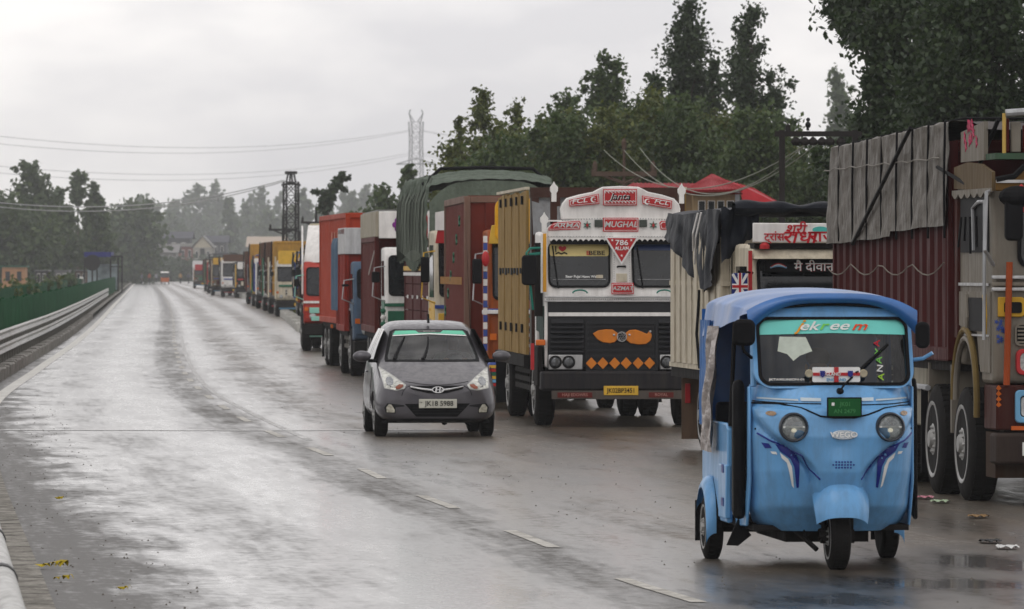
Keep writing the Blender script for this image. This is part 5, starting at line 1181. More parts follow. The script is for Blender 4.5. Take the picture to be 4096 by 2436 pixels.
    wt('j', 575, 229, .12, mat('print_amber', (.75, .3, .02), .4), 1.3, shear=.5); wt('ek', 617, 232, .095, PWHITE, 1.5, shear=.4); wt('r', 683, 230, .095, mat('print_green', (.2, .6, .1), .4), 1.5, shear=.4); wt('ee', 752, 230, .095, PWHITE, 1.6, shear=.4); wt('m', 845, 232, .095, mat('print_vermilion', (.75, .07, .02), .4), 1.5, shear=.4)
    PAP = mat('sun_bleached_paper', (.5, .55, .48), .8, var=.1, scale=20)
    wpatch([(U(490), Z(278)), (U(606), Z(280)), (U(632), Z(342)), (U(575), Z(362)), (U(546), Z(385)), (U(520), Z(355)), (U(478), Z(342))], -.003, PAP, 'paper_sheet')
    for k, ch in enumerate('ANAYA'): wt(ch, 933-k*2.5, 455-k*37, .06, [mat('print_lime', (.35, .6, .05), .4), PWHITE, mat('print_green', (.2, .6, .1)), mat('print_green', (.2, .6, .1)), mat('print_crimson', (.5, .02, .04), .4)][k], 1.2, rot=(R(90)-ti, R(-84), 0))
    # football scarf plate on the dashboard shelf
    sgn = obj('flag_sign', MB().prism(rbox(U(622), U(835), Z(478), Z(412), .012), .27, .285), PWHITE, root)
    obj('red_cross', MB().box(U(718), U(738), .262, .269, Z(478), Z(412)).box(U(624), U(833), .263, .2685, Z(450), Z(436)), RED, sgn)
    text('ENGLAND', .032, (U(700), .26, Z(443)), PWHITE, sgn); text('ENGLAND', .03, (U(728), .268, Z(468)), SKYB, sgn)
    for u in (666, 790): obj('crest', MB().prism([(U(u)-.018, Z(428)), (U(u)+.018, Z(428)), (U(u)+.018, Z(448)), (U(u), Z(458)), (U(u)-.018, Z(448))], .256, .2615), NAVY, sgn)
    for u in (607, 850): obj('round_tassel', MB().lathe([(.265, .001), (.262, .025), (.275, .03), (.285, .02)], c=(U(u), 0, Z(440)), ax='y', n=14), mat('tan_tassel', (.4, .35, .25), .6), sgn)
    wt('JKTAXIUNION-01', 512, 467, .022, PWHITE, 1.5, off=.0)
    # wiper
    obj('wiper', MB().tube([(U(736), .2, Z(520)), (U(760), .24, Z(490)), (U(968), .42, Z(318))], .008, 6), BLK, root); obj('wiper_blade', MB().tube([(U(815), .27, Z(440)), (U(972), .41, Z(314))], .012, 6), BLK, root)
    obj('wiper_pivot', MB().lathe([(.13, .001), (.14, .022), (.2, .024)], c=(U(736), 0, Z(517)), ax='y', n=12), BLK, root)
    def cf(nm, poly, m, off=.004, st=.025, sm=True, **k): return obj(nm, conform(poly, tree, off, st), m, root, smooth=60, **k)
    def line(nm, pts, m, wd=.006, off=.005):
        mb = MB(); q = []
        for i in range(len(pts)-1):
            for t in range(10):
                x = pts[i][0]+(pts[i+1][0]-pts[i][0])*t/10; z = pts[i][1]+(pts[i+1][1]-pts[i][1])*t/10; q.append((x, z))
        q.append(pts[-1]); P3 = []
        for x, z in q:
            h = tree.ray_cast(Vector((x, -2, z)), Vector((0, 1, 0))); 
            if h[0] is not None: P3.append((x, h[0].y-off+wd*.6, z))
        if len(P3) > 2: mb.tube(P3, wd, 6); return obj(nm, mb, m, root, smooth=True)
    line('panel_seam', [(U(362), Z(572)), (U(470), Z(572)), (U(560), Z(590)), (U(640), Z(626)), (U(700), Z(633)), (U(790), Z(633)), (U(850), Z(620)), (U(930), Z(592)), (U(1020), Z(583)), (U(1075), Z(583))], BLK, .007)
    line('panel_seam', [(U(362), Z(562)), (U(500), Z(570)), (U(655), Z(573))], BLK, .004); line('panel_seam', [(U(820), Z(578)), (U(960), Z(575)), (U(1073), Z(568))], BLK, .004)
    seamL = [(U(385), Z(705)), (U(430), Z(735)), (U(500), Z(765)), (U(560), Z(800)), (U(600), Z(860)), (U(640), Z(905))]
    line('panel_seam', seamL, NAVY, .007); line('panel_seam', [(-x+.012, z) for x, z in seamL], NAVY, .007)  # nose seams, drawn dark and thick to paint in the crease shading
    for sx in (-1, 1):
        cf('reflector_strip', [(sx*(abs(U(390))), Z(552)), (sx*abs(U(390)), Z(538)), (sx*abs(U(552)), Z(546)), (sx*abs(U(556)), Z(560))], mat('pale_film', (.5, .58, .62), .3), .01)
        cf('raised_panel', [(sx*abs(U(385)), Z(545)), (sx*abs(U(393)), Z(508)), (sx*abs(U(520)), Z(512)), (sx*abs(U(557)), Z(552))], BL, .012)
        cf('reflector_strip', [(sx*abs(U(565)), Z(560)), (sx*abs(U(565)), Z(545)), (sx*abs(U(655)), Z(548)), (sx*abs(U(655)), Z(562))], mat('pale_film', (.5, .58, .62), .3), .01)
        dec = [(398, 745), (425, 748), (438, 768), (412, 770)]; 
        cf('stripe_decal', [(sx*abs(U(a)), Z(b)) for a, b in dec], NAVY, .006)
        dec = [(450, 750), (500, 765), (540, 790), (555, 830), (556, 942), (546, 945), (532, 850), (515, 815), (470, 782)]
        cf('stripe_decal', [(sx*abs(U(a)), Z(b)) for a, b in dec], NAVY, .006)
        dec = [(470, 788), (505, 815), (522, 850), (535, 945), (526, 935), (508, 860), (500, 832), (478, 812)]
        cf('stripe_decal', [(sx*abs(U(a)), Z(b)) for a, b in dec], PWHITE, .006)
        cf('stripe_decal', [(sx*abs(U(a)), Z(b)) for a, b in [(432, 783), (455, 784), (460, 796), (440, 794)]], PWHITE, .006)
        cx, cz = sx*.345+.008, Z(674)
        hy = tree.ray_cast(Vector((cx, -2, cz)), Vector((0, 1, 0)))[0].y
        hd = obj('headlight', MB().lathe([(-.0, .001), (.002, .05), (.012, .08), (.02, .087)], c=(cx, hy-.028, cz), ax='y', n=32), glass('headlamp_lens', (.8, .82, .82), .12, .06), root, smooth=True)
        obj('reflector', MB().lathe([(.05, .001), (.045, .03), (.02, .07), (.012, .086)], c=(cx, hy-.02, cz), ax='y', n=32), mat('lamp_reflector', (.62, .64, .65), .3, .5, var=.4, scale=40), hd, smooth=True)
        obj('headlight_ring', MB().lathe([(.03, .106), (-.0, .104), (-.012, .095), (-.004, .086), (.03, .084)], c=(cx, hy-.022, cz), ax='y', n=36), mat('ring_grey', (.03, .035, .045), .3), hd, smooth=True)
        obj('led_bar', MB().box(cx-.078, cx+.078, hy-.022, hy-.012, cz-.004, cz+.008), mat('pale_bar', (.7, .72, .7), .3), hd)
        obj('bulb', MB().ell((cx, hy-.015, cz-.022), .02, .012, .016), emis('bulb_glint', (1, .93, .75), .35), hd)  # headlight is unlit; weak emission stands in for the glint
        cf('indicator', [(sx*.477+.03*math.cos(q)*1.1, Z(614)+.017*math.sin(q)) for q in [i*math.pi/8 for i in range(16)]], mat('indicator_lens', (.3, .2, .12), .15, var=.4, scale=50), .014, .02)
        obj('screw', MB().ell((sx*.56, surf(sx*.56, 1.0)-.002, 1.0), .008, .006, .008, 6, 4), BLK, root)
    obj('number_plate', MB().prism(rbox(U(664), U(819), Z(630), Z(542), .008), .03, .045), BLK, root, bevel=.003)
    obj('plate_face', MB().prism(rbox(U(670), U(813), Z(624), Z(548), .006), .024, .029), mat('plate_green', (.015, .10, .03), .4), root)
    text('JK01', .042, (U(745), .022, Z(573)), mat('plate_print', (.06, .22, .08), .5), root, ex=.001); text('AN 2479', .042, (U(742), .022, Z(604)), mat('plate_print', (.06, .22, .08), .5), root, ex=.001)
    obj('plate_sticker', MB().box(U(684), U(696), .02, .0235, Z(579), Z(565)), PWHITE, root)
    hy = tree.ray_cast(Vector((U(742), -2, Z(708))), Vector((0, 1, 0)))[0].y
    obj('emblem', MB().prism([(U(742)+.09*math.cos(q)*abs(math.cos(q))**-.2 if abs(math.cos(q)) > .1 else U(742), Z(708)+.034*math.sin(q)) for q in [(i+.5)*math.pi/10 for i in range(20)]], hy-.02, hy+.01), mat('chrome_rim', (.45, .5, .55), .25, .6), root, bevel=.004)
    text('WEGO', .055, (U(742), hy-.023, Z(708)), PWHITE, root, ex=.003, sx=1.15)
    vs = MB()
    for r_ in range(3):
        for k in range(6 if r_ != 1 else 8):
            x = U(742)+(k-(2.5 if r_ != 1 else 3.5))*.021; z = Z(840)+(r_-1)*.02
            hh = tree.ray_cast(Vector((x, -2, z)), Vector((0, 1, 0)))[0].y; vs.ell((x, hh-.001, z), .007, .004, .007, 6, 4)
    obj('vent_holes', vs, NAVY, root)
    # front mudguard: hooded shell over the wheel
    fc = (U(740), .35)
    mb = MB().grid(lambda u, v: (fc[0]+(.172*(math.sin((v-.5)*math.pi)))*(.80+.2*math.sin(u*math.pi)), fc[1]-(.28*math.sin(R(-8+u*150))+.12)*(.55+.45*math.cos((v-.5)*math.pi)), .40+.265*math.cos(R(-8+u*150)*.72)*(.72+.28*math.cos((v-.5)*math.pi)) - .0), 26, 26)
    fender = MB()
    def fen(u, v):      # u: from back top round to front bottom, v: across
        a = -.4+1.95*u; cx = math.sin((v-.5)*math.pi); rr = .30; x = fc[0]+.200*cx*(.9+.1*math.sin(u*3)); fall = 1-abs(cx)**3.2
        return (x, fc[1]-math.sin(a)*rr*(.62+.38*fall)-.05, .375+math.cos(a)*rr*(.75+.25*fall)-.05*(1-fall))
    obj('mudguard', fender.grid(fen, 26, 26), BL, root, smooth=True)
    fw = wheel(root, fc[0], fc[1], .235, .135, -1, style='small')
    for s_ in (-1, 1): obj('fork', MB().tube([(fc[0]+s_*.095, .35, .24), (fc[0]+s_*.095, .33, .48)], .022, 8), BLK, root)
    obj('suspension_spring', MB().tube([(fc[0]-.11+.03*math.cos(i*.7), .32+.03*math.sin(i*.7), .2+i*.006) for i in range(40)], .007, 5), DARK, root)
    obj('front_hub', MB().lathe([(-.12, .05), (.12, .05)], c=(fc[0], .35, .235), n=14).tube([(fc[0]-.14, .4, .14), (fc[0]-.3, .6, .3)], .02, 6), DARK, root)
    # cabin sides, floor, rear body
    def side_panel(s_):
        mb = MB(); out = [(.58, .30), (.50, .45), (.42, .62), (.44, 1.30), (.52, 1.30), (.53, .66), (.6, .50), (.7, .42), (1.12, .40), (1.12, .28)]
        return mb.prism(out, s_*.585-.02, s_*.585+.0, 'x')
    for s_ in (-1, 1):
        obj('front_side_panel', side_panel(s_), BL, root, bevel=.01)
        obj('rear_side_panel', MB().prism([(1.12, .3), (1.12, .98), (1.2, 1.02), (2.45, 1.02), (2.5, .95), (2.5, .5), (2.2, .36), (1.9, .62), (1.6, .36), (1.5, .3)], s_*.645-.02, s_*.645+.02, 'x'), BL, root, bevel=.012)
        obj('body_step', MB().box(s_*.66-.02, s_*.66+.02, 1.1, 1.5, .33, .72), BL, root, bevel=.01)
        obj('side_decal', MB().box(s_*.683-.002, s_*.683+.002, 1.2, 1.3, .66, .72).box(s_*.683-.002, s_*.683+.002, 1.2, 1.32, .42, .48), NAVY, root)
        obj('rear_mudguard', MB().grid(lambda u, v: (s_*(.66+.075*math.sin(v*math.pi*.5)), 2.05-.31*math.cos(R(-10+200*u)), .26+.31*math.sin(R(-10+200*u))*1.15-.09*(1-math.cos(v*math.pi*.5))), 22, 10), BL, root, smooth=True)
        wheel(root, s_*.655, 2.05, .235, .12, s_, style='small')
        obj('mud_flap', MB().box(s_*.66-.08, s_*.66+.08, 2.33, 2.345, .12, .42), BLK, root)
        obj('pillar', MB().tube([(s_*.56, .50, 1.3), (s_*.55, .62, 1.84)], .022, 8), BL, root)
        obj('canopy_post', MB().tube([(s_*.64, 1.14, 1.0), (s_*.6, 1.16, 1.86)], .016, 8), BLK, root)
    obj('floor', MB().box(-.56, .56, .5, 2.45, .27, .31), DARK, root)
    obj('underbody', MB().box(-.3, .3, .7, 2.2, .18, .26).tube([(-.6, 2.05, .235), (.6, 2.05, .235)], .04, 8).box(-.16, .16, 1.9, 2.25, .14, .36), DARK, root)
    obj('rear_body', MB().box(-.62, .62, 2.46, 2.5, .36, 1.02), BL, root, bevel=.01)
    obj('front_seat', MB().box(-.3, .3, .98, 1.3, .55, .66).box(-.3, .3, 1.26, 1.34, .66, 1.08), mat('seat_vinyl', (.03, .03, .035), .5), root, bevel=.03)
    obj('rear_seat', MB().box(-.58, .58, 1.9, 2.35, .5, .66).box(-.58, .58, 2.3, 2.42, .66, 1.15), mat('seat_vinyl', (.03, .03, .035), .5), root, bevel=.03)
    obj('dashboard', MB().box(-.5, .5, .42, .56, 1.08, 1.24), mat('dash_plastic', (.02, .02, .022), .5), root, bevel=.02)
    obj('handlebar', MB().tube([(-.3, .82, 1.1), (-.2, .72, 1.13), (.2, .72, 1.13), (.3, .82, 1.1)], .014, 8).tube([(0, .72, 1.12), (0, .5, .5)], .025, 8), BLK, root)
    # rubber door pad on the left, open doorway behind
    obj('door_bolster', MB().prism([(.58, .34), (.60, 1.28), (.66, 1.36), (.72, 1.30), (.74, .38)], -.69, -.605, 'x'), BLK, root, bevel=.035)
    obj('door_bolster', MB().prism([(.58, .34), (.60, 1.28), (.66, 1.36), (.72, 1.30), (.74, .38)], .605, .64, 'x'), BLK, root, bevel=.015)
    # canopy
    def can(u, v):
        y = .48+(2.62-.48)*v; hw_ = .60+.055*min(1, v*2.4)+.012*math.sin(v*24); zt = 1.945+.05*math.sin(min(1, v*1.5)*math.pi*.6)-.05*max(0, v-.85)*4
        zl = 1.80-.05*min(1, v*4) if v < .28 else (1.02)
        zl = float(np.interp(v, [0, .22, .30, .34, 1], [1.80, 1.76, 1.74, 1.70, 1.04])) if False else float(np.interp(v, [0, .3, .55, .72, 1], [1.82, 1.74, 1.70, 1.66, 1.62]))
        a = (u-.5)*2; k = abs(a)
        wr = .004*math.sin(v*17+a*9)+.005*math.sin(a*5+v*11)*math.sin(v*9)
        if k < .62: t = k/.62; return (math.copysign(hw_*math.sin(t*1.35)/math.sin(1.35)*.97, a), y, zt-.11*(1-math.cos(t*1.35))/(1-math.cos(1.35))+wr)
        t = (k-.62)/.38; zs_ = zt-.11; return (math.copysign(hw_*(.97+.05*t+.01*math.sin(v*30)), a), y, zs_+(zl-zs_)*t)
    obj('canopy', MB().grid(can, 70, 60), CAN, root, smooth=60)
    fh = MB().grid(lambda u, v: (lambda a: (a*.615*(1-.02*v), .475-.03*math.cos(a*1.4)-.035*math.sin(v*math.pi), 1.965-.02*0-.125*abs(a)**3.2-(.07+.10*abs(a)**4)*v))((u-.5)*2), 50, 8)
    obj('canopy_front_hem', fh, CAN, root, smooth=True)
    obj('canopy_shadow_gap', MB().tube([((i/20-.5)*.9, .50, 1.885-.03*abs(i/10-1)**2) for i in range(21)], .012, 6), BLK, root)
    for s_ in (-1, 1):                                        # side curtains of the canopy at the rear quarter
        obj('canopy_side_strip', MB().grid(lambda u, v: (s_*(.672+.012*math.sin(u*26+v*3)), 2.02+.52*u, .98+.78*v), 20, 10), CAN, root, smooth=True)
    obj('rear_curtain', MB().grid(lambda u, v: (-.66+1.32*u, 2.56+.02*math.sin(u*19), .98+.86*v), 24, 6), CAN, root, smooth=True)
    pl = mat('clear_plastic_sheet', (.34, .30, .28), .25, var=.5, scale=6, bump=1.0, bscale=14, spec=.8)
    obj('plastic_curtain', MB().grid(lambda u, v: (-.69-.02*math.sin(u*13+v*4)-.007*math.sin(v*17+u*7)-.03*(1-v), 1.55+.5*u*(1-.15*v)+.02*math.sin(v*6), .80+.92*v), 24, 40), pl, root, smooth=True)
    obj('plastic_curtain', MB().grid(lambda u, v: (.68+.02*math.sin(u*13+v*4), 1.35+.62*u, .95+.78*v), 16, 20), pl, root, smooth=True)
    # mirrors
    obj('mirror_arm', MB().tube([(-.575, .5, Z(372)), (U(330), .4, Z(345)), (U(312), .36, Z(300)), (U(325), .36, Z(270))], .012, 8), BLK, root)
    obj('mirror', MB().prism(rbox(U(272), U(372), Z(318), Z(200), .05), .30, .36), BLK, root, bevel=.025)
    obj('mirror_arm', MB().tube([(.57, .45, Z(382)), (U(1125), .36, Z(375)), (U(1165), .33, Z(350))], .014, 8), BL, root)
    obj('mirror', MB().prism(rbox(U(1088), U(1152), Z(330), Z(212), .045), .30, .36), BLK, root, bevel=.02)
    obj('exhaust_flap', MB().prism([(U(345), Z(1095)), (U(292), Z(1215)), (U(345), Z(1218)), (U(405), Z(1170))], .9, .915), BLK, root)
    obj('brake_cable', MB().tube([(U(355), .8, Z(1100)), (U(400), .7, Z(1112)), (U(470), .6, Z(1098))], .006, 5).tube([(U(596), .45, Z(1110)), (U(602), .4, Z(1165)), (U(622), .4, Z(1150))], .008, 5), BLK, root)
    pz = Matrix.Translation(loc) @ Matrix.Rotation(th, 4, 'Z')
    p = pz @ Vector((0, 1.12, .12))
    seated('rickshaw driver in a dark shirt behind the windscreen of the blue auto rickshaw', p, th, mat('dark_shirt', (.04, .035, .035), .8), [(-.24, -.32, .95), (.24, -.32, .95)], seat_z=.5)
rickshaw()

# ------------------------------------------------------------------ grey hatchback
def car():
    th = math.atan(.08); loc = (-.955, 76.3, 0)
    root = thing('car', 'dark grey wet hatchback with green sun strip driving towards the camera', 'car', loc, th)
    K = .001300
    U = lambda u: (u-965)*K
    Z = lambda v: (1345-v)*K
    PT = mat('grey_metallic', (.085, .08, .09), .3, .55, var=.06, dirt=.12, dcol=(.09, .085, .08), coat=.6)
    # stations: y, bottom z, half width at sill, mid, belt; z mid, belt; top half width, top z
    ST = [(0.0, .24, .52, .60, .50, .44, .60, .44, .63), (.05, .19, .62, .70, .62, .44, .64, .55, .675), (.2, .18, .70, .765, .70, .46, .69, .60, .735), (.45, .18, .72, .785, .73, .5, .76, .62, .83),
          (.75, .18, .72, .79, .745, .5, .84, .60, .945), (.9, .18, .72, .79, .75, .5, .88, .585, .985), (1.15, .18, .72, .79, .75, .5, .91, .57, 1.12), (1.55, .18, .72, .79, .75, .5, .93, .545, 1.375),
          (1.8, .18, .72, .79, .75, .5, .94, .55, 1.445), (2.3, .18, .72, .79, .75, .5, .95, .55, 1.485), (2.9, .18, .72, .79, .745, .5, .97, .52, 1.46), (3.2, .19, .71, .77, .72, .5, .97, .44, 1.40), (3.42, .24, .66, .72, .66, .5, .95, .38, 1.10), (3.5, .3, .56, .62, .56, .5, .85, .36, .90)]
    mb = MB(); rings = []
    for (y, zb, ws_, wm, wb, zm, zbelt, wt_, zt) in ST:
        half = [(0, zb), (ws_*.6, zb), (ws_, zb+.03), (wm, zm-.12), (wm, zm+.05), (wb, zbelt), ((wb+wt_)/2+.02, (zbelt+zt)/2), (wt_, zt-.035), (wt_*.75, zt-.008), (wt_*.35, zt), (0, zt)]
        ring_ = [(x, y, z) for x, z in half]+[(-x, y, z) for x, z in reversed(half[1:-1])]
        rings.append(ring_)
    n = len(rings[0])
    for r in rings: mb.v += r
    for i in range(len(rings)-1):
        for j in range(n): mb.f.append((i*n+j, i*n+(j+1) % n, (i+1)*n+(j+1) % n, (i+1)*n+j))
    mb.f.append(tuple(range(n-1, -1, -1))); mb.f.append(tuple((len(rings)-1)*n+j for j in range(n)))
    o = obj('body_temp', mb, PT, None); ss = o.modifiers.new('s', 'SUBSURF'); ss.levels = ss.render_levels = 3
    # wheel arches cut
    cut = []
    for y in (.66, 2.95):
        c = obj('cut_temp', MB().lathe([(-1.2, .31), (1.2, .31)], c=(0, y, .27), n=40), PT, None); b = o.modifiers.new('b', 'BOOLEAN'); b.object = c; b.operation = 'DIFFERENCE'; b.solver = 'EXACT'; cut.append(c)
    me = evalmesh(o); full = None
    for m_ in list(o.modifiers)[1:]: o.modifiers.remove(m_)
    fullm = evalmesh(o); tree = bvh(fullm)
    for c in cut+[o]: bpy.data.objects.remove(c)
    # open the windscreen
    wsp = [(-.595, .962), (.595, .962), (.60, 1.0), (.50, 1.335), (.44, 1.362), (-.44, 1.362), (-.50, 1.335), (-.60, 1.0)]
    def inside(x, z, poly):
        r = False
        for i in range(len(poly)):
            x1, z1 = poly[i]; x2, z2 = poly[i-1]
            if (z1 > z) != (z2 > z) and x < (x2-x1)*(z-z1)/(z2-z1)+x1: r = not r
        return r
    bm = bmesh.new(); bm.from_mesh(me)
    dl = [f for f in bm.faces if .75 < f.calc_center_median().y < 1.7 and inside(f.calc_center_median().x*1.03, f.calc_center_median().z, [(x*.93, .965+(z-.965)*.93+.02) for x, z in wsp])]
    bmesh.ops.delete(bm, geom=dl, context='FACES'); bm.to_mesh(me); bm.free()
    me.name = 'body'; me.shade_smooth(); me.set_sharp_from_angle(angle=R(45))
    body = bpy.data.objects.new('body', me); COL.objects.link(body); body.parent = root
    def cf(nm, poly, m, off=.005, st=.03, par=root): return obj(nm, conform(poly, tree, off, st), m, par, smooth=60)
    def mir(p): return [(-x, z) for x, z in p]
    frit = [(-x*1, z) for x, z in reversed(wsp)]
    mo = MB(); nn = len(wsp); 
    inn = [(x*.945, .962+.018+(z-.962)*.93) for x, z in wsp]; out_ = [(x*1.02, .962-.012+(z-.962)*1.03) for x, z in wsp]
    def dens(p):
        q = []
        for i in range(len(p)):
            a, b = p[i], p[(i+1) % len(p)]; q += [(a[0]+(b[0]-a[0])*t/8, a[1]+(b[1]-a[1])*t/8) for t in range(8)]
        return q
    O, I = dens(out_), dens(inn); vs = []
    for pl_, of in ((O, .006), (I, .012)):
        for x, z in pl_:
            h = tree.ray_cast(Vector((x, -2, z)), Vector((0, 1, 0))); vs.append((x, (h[0].y if h[0] is not None else 1)-of, z))
    k = len(O); obj('window_rubber', MB().add(vs, [(i, (i+1) % k, k+(i+1) % k, k+i) for i in range(k)]), BLK, root)
    obj('windscreen', conform(inn, tree, .009, .05, fit=True), glass('car_glass', (.6, .7, .65), .08, .05), root, smooth=60)
    GRN = mat('green_sun_film', (.12, .55, .36), .35, var=.05)
    top = [(x, z) for x, z in inn if z > 1.25]
    cf('sun_strip', [(-.475, Z(352)), (-.435, 1.345), (-.18, 1.347), (-.14, 1.318), (.14, 1.318), (.18, 1.347), (.435, 1.345), (.475, Z(352)), (0, Z(335))], GRN, .014)
    cf('sun_strip_edge', [(-.478, Z(364)), (-.476, Z(354)), (0, Z(336)), (.476, Z(354)), (.478, Z(364)), (0, Z(346))], PWHITE, .015)
    text('KAWOOSA', .03, (0, 1.50, 1.335), mat('faint_print', (.4, .4, .38), .5), root, rot=(R(35), 0, 0))
    for p0, p1, p2 in (((590, 590), (640, 490), (712, 372)), ((870, 590), (940, 500), (948, 372))):
        q = []
        for t in range(9):
            a = t/8; u = (1-a)**2*p0[0]+2*a*(1-a)*p1[0]+a*a*p2[0]; v = (1-a)**2*p0[1]+2*a*(1-a)*p1[1]+a*a*p2[1]
            h = tree.ray_cast(Vector((U(u), -2, Z(v))), Vector((0, 1, 0))); q.append((U(u), h[0].y-.025, Z(v)))
        obj('wiper', MB().tube(q, .024, 6, .010), BLK, root)
    hl = [(430, 665), (470, 690), (560, 752), (662, 832), (640, 868), (570, 884), (458, 862), (445, 780)]
    hlp = [(U(a), Z(b)) for a, b in hl]
    LENS = mat('headlamp_lens_car', (.5, .5, .45), .12, .25, var=.5, scale=16, spec=.8)
    for pp in (hlp, mir(hlp)):
        sgn = -1 if pp is hlp else 1
        h = cf('headlight', pp, LENS, .01)
        lo = [(x*.985 if abs(x) < .6 else x*.99, z) for x, z in pp]
        k = len(pp); rg = dens(pp); q = []
        for x, z in rg+rg[:1]:
            hh = tree.ray_cast(Vector((x, -2, z)), Vector((0, 1, 0))); q.append((x, (hh[0].y if hh[0] is not None else .3)-.006, z))
        obj('lamp_edge', MB().tube(q, .007, 5, caps=False), mat('lamp_surround', (.5, .5, .48), .25, .4), h)
        cf('indicator', [(sgn*abs(U(a)), Z(b)) for a, b in [(565, 868), (560, 850), (600, 822), (640, 826), (632, 848), (600, 868)]], mat('orange_lens', (.22, .06, .03), .2), .018, .02, h)
        cf('lamp_bowl', [(sgn*(abs(U(510)))+.05*math.cos(a), Z(795)+.055*math.sin(a)) for a in [i*math.pi/8 for i in range(16)]], mat('lamp_bowl', (.25, .26, .27), .1, .8, var=.5, scale=30), .016, .02, h)
        fg = [(470, 1050), (495, 1018), (520, 1022), (553, 1075), (552, 1100), (475, 1098)]
        cf('fog_recess', [(sgn*abs(U(a)), Z(b)) for a, b in [(450, 1050), (480, 1010), (640, 1028), (652, 1040), (560, 1050), (560, 1108), (465, 1104)]], mat('dark_plastic', (.02, .02, .022), .4), .006, .02)
        cf('fog_lamp', [(sgn*abs(U(a)), Z(b)) for a, b in fg], mat('fog_lens', (.5, .48, .4), .1, .3, var=.4, scale=30), .013, .02)
        q = []
        for a, b in [(620, 935), (635, 890), (665, 860), (705, 838)]:
            x, z = sgn*abs(U(a)), Z(b); hh = tree.ray_cast(Vector((x, -2, z)), Vector((0, 1, 0))); q.append((x, hh[0].y-.002, z))
        obj('panel_seam', MB().tube(q, .004, 5), BLK, root)
    cf('grille_slot', [(U(a), Z(b)) for a, b in [(690, 842), (975, 838), (1240, 838), (1215, 872), (1060, 912), (975, 918), (880, 912), (725, 876)]], BLK, .006)
    for sgn in (-1, 1):
        q = []
        for a, b in [(703, 848), (760, 860), (830, 872), (925, 883)]:
            x, z = sgn*abs(U(a)), Z(b); hh = tree.ray_cast(Vector((x, -2, z)), Vector((0, 1, 0))); q.append((x, hh[0].y-.022, z))
        obj('chrome_bar', MB().tube(q, .010, 6, .014), mat('bright_chrome', (.8, .8, .8), .12, .9, var=.02), root)
    ec = (0.012, Z(877)); hy = tree.ray_cast(Vector((0, -2, ec[1])), Vector((0, 1, 0)))[0].y
    oo = [(ec[0]+.078*math.cos(q), ec[1]+.042*math.sin(q)) for q in [i*math.pi/14 for i in range(28)]]; ii = [(ec[0]+.064*math.cos(q), ec[1]+.031*math.sin(q)) for q in [i*math.pi/14 for i in range(28)]]
    obj('badge', ring(MB(), oo, ii, hy-.045, hy-.01), MATS['bright_chrome'], root)
    hh_ = MB()
    for x0 in (-.03, .018): hh_.prism([(ec[0]+x0-.006, ec[1]-.027), (ec[0]+x0+.012, ec[1]-.027), (ec[0]+x0+.02, ec[1]+.027), (ec[0]+x0+.002, ec[1]+.027)], hy-.04, hy-.02)
    hh_.prism([(ec[0]-.022, ec[1]-.007), (ec[0]+.028, ec[1]-.001), (ec[0]+.03, ec[1]+.008), (ec[0]-.02, ec[1]+.003)], hy-.041, hy-.02); obj('badge_letter', hh_, MATS['bright_chrome'], root)
    q = []
    for i in range(15):
        a, b = (660+44*i, 800+33*math.sin(math.pi*i/14)); x, z = U(a+5), Z(b); r_ = tree.ray_cast(Vector((x, -2, z)), Vector((0, 1, 0)))
        q.append((x, r_[0].y-.001, z))
    obj('panel_seam', MB().tube(q, .004, 5), BLK, root)
    cf('lower_grille', [(U(a), Z(b)) for a, b in [(650, 1016), (1290, 1012), (1165, 1142), (762, 1140)]], BLK, .006)
    for k_ in range(3): cf('grille_slat', [(-.36+.04*k_, Z(1052+26*k_)), (.36-.04*k_, Z(1052+26*k_)), (.355-.04*k_, Z(1060+26*k_)), (-.355+.04*k_, Z(1060+26*k_))], mat('dark_plastic', (.02, .02, .022)), .012, .06)
    cf('chin_lip', [(U(430), Z(1208)), (U(440), Z(1168)), (U(700), Z(1160)), (U(1240), Z(1160)), (U(1490), Z(1168)), (U(1500), Z(1208))], mat('dark_plastic', (.02, .02, .022)), .008)
    obj('number_plate', MB().prism(rbox(U(786), U(1158), Z(1056), Z(968), .01), -.065, -.05), mat('plate_ivory', (.55, .54, .47), .4), root, bevel=.003)
    text('JK18 5988', .088, (U(985), -.068, Z(1013)), PBLK, root, ex=.001, sx=.98); text('IND', .02, (U(806), -.068, Z(1000)), PBLK, root, ex=.001)
    obj('front_plate_bracket', MB().box(-.2, .2, -.049, .05, Z(1050), Z(980)), BLK, root)
    for sgn in (-1, 1):
        obj('mirror', MB().ell((sgn*.90, .98, 1.02), .12, .075, .072, 20, 12), PT, root, smooth=True)
        obj('mirror_stalk', MB().box(sgn*.76-.06, sgn*.76+.06, .97, 1.03, .94, .985), BLK, root, bevel=.01)
        obj('side_window', MB().grid(lambda u, v: (sgn*(.755-.17*v+.012*math.sin(v*3)), 1.02+.42*v+(1.85-.55*v)*u, .965+.40*v), 10, 6), DGL, root, smooth=True)
        obj('pillar_strip', MB().grid(lambda u, v: (sgn*(.765-.17*v+.012*math.sin(v*3)), 1.95+.06*u, .965+.40*v), 1, 6), BLK, root)
        obj('door_handle', MB().box(sgn*.785-.015, sgn*.785+.015, 1.9, 2.05, .8, .825), PT, root, bevel=.008)
        q = [(sgn*.792, 1.05, .35), (sgn*.793, 1.02, .6), (sgn*.765, 1.06, .88)]; obj('panel_seam', MB().tube(q, .005, 5), BLK, root)
        for y in (.66, 2.95): wheel(root, sgn*.68, y, .27, .165, sgn, style='small')
    obj('wheel_well', MB().box(-.62, .62, .3, 1.02, .2, .56).box(-.62, .62, 2.6, 3.3, .2, .56), BLK, root)
    obj('roof_antenna', MB().prism([(1.72, 1.44), (1.60, 1.44), (1.70, 1.56)], -.014, .014, 'x'), BLK, root)
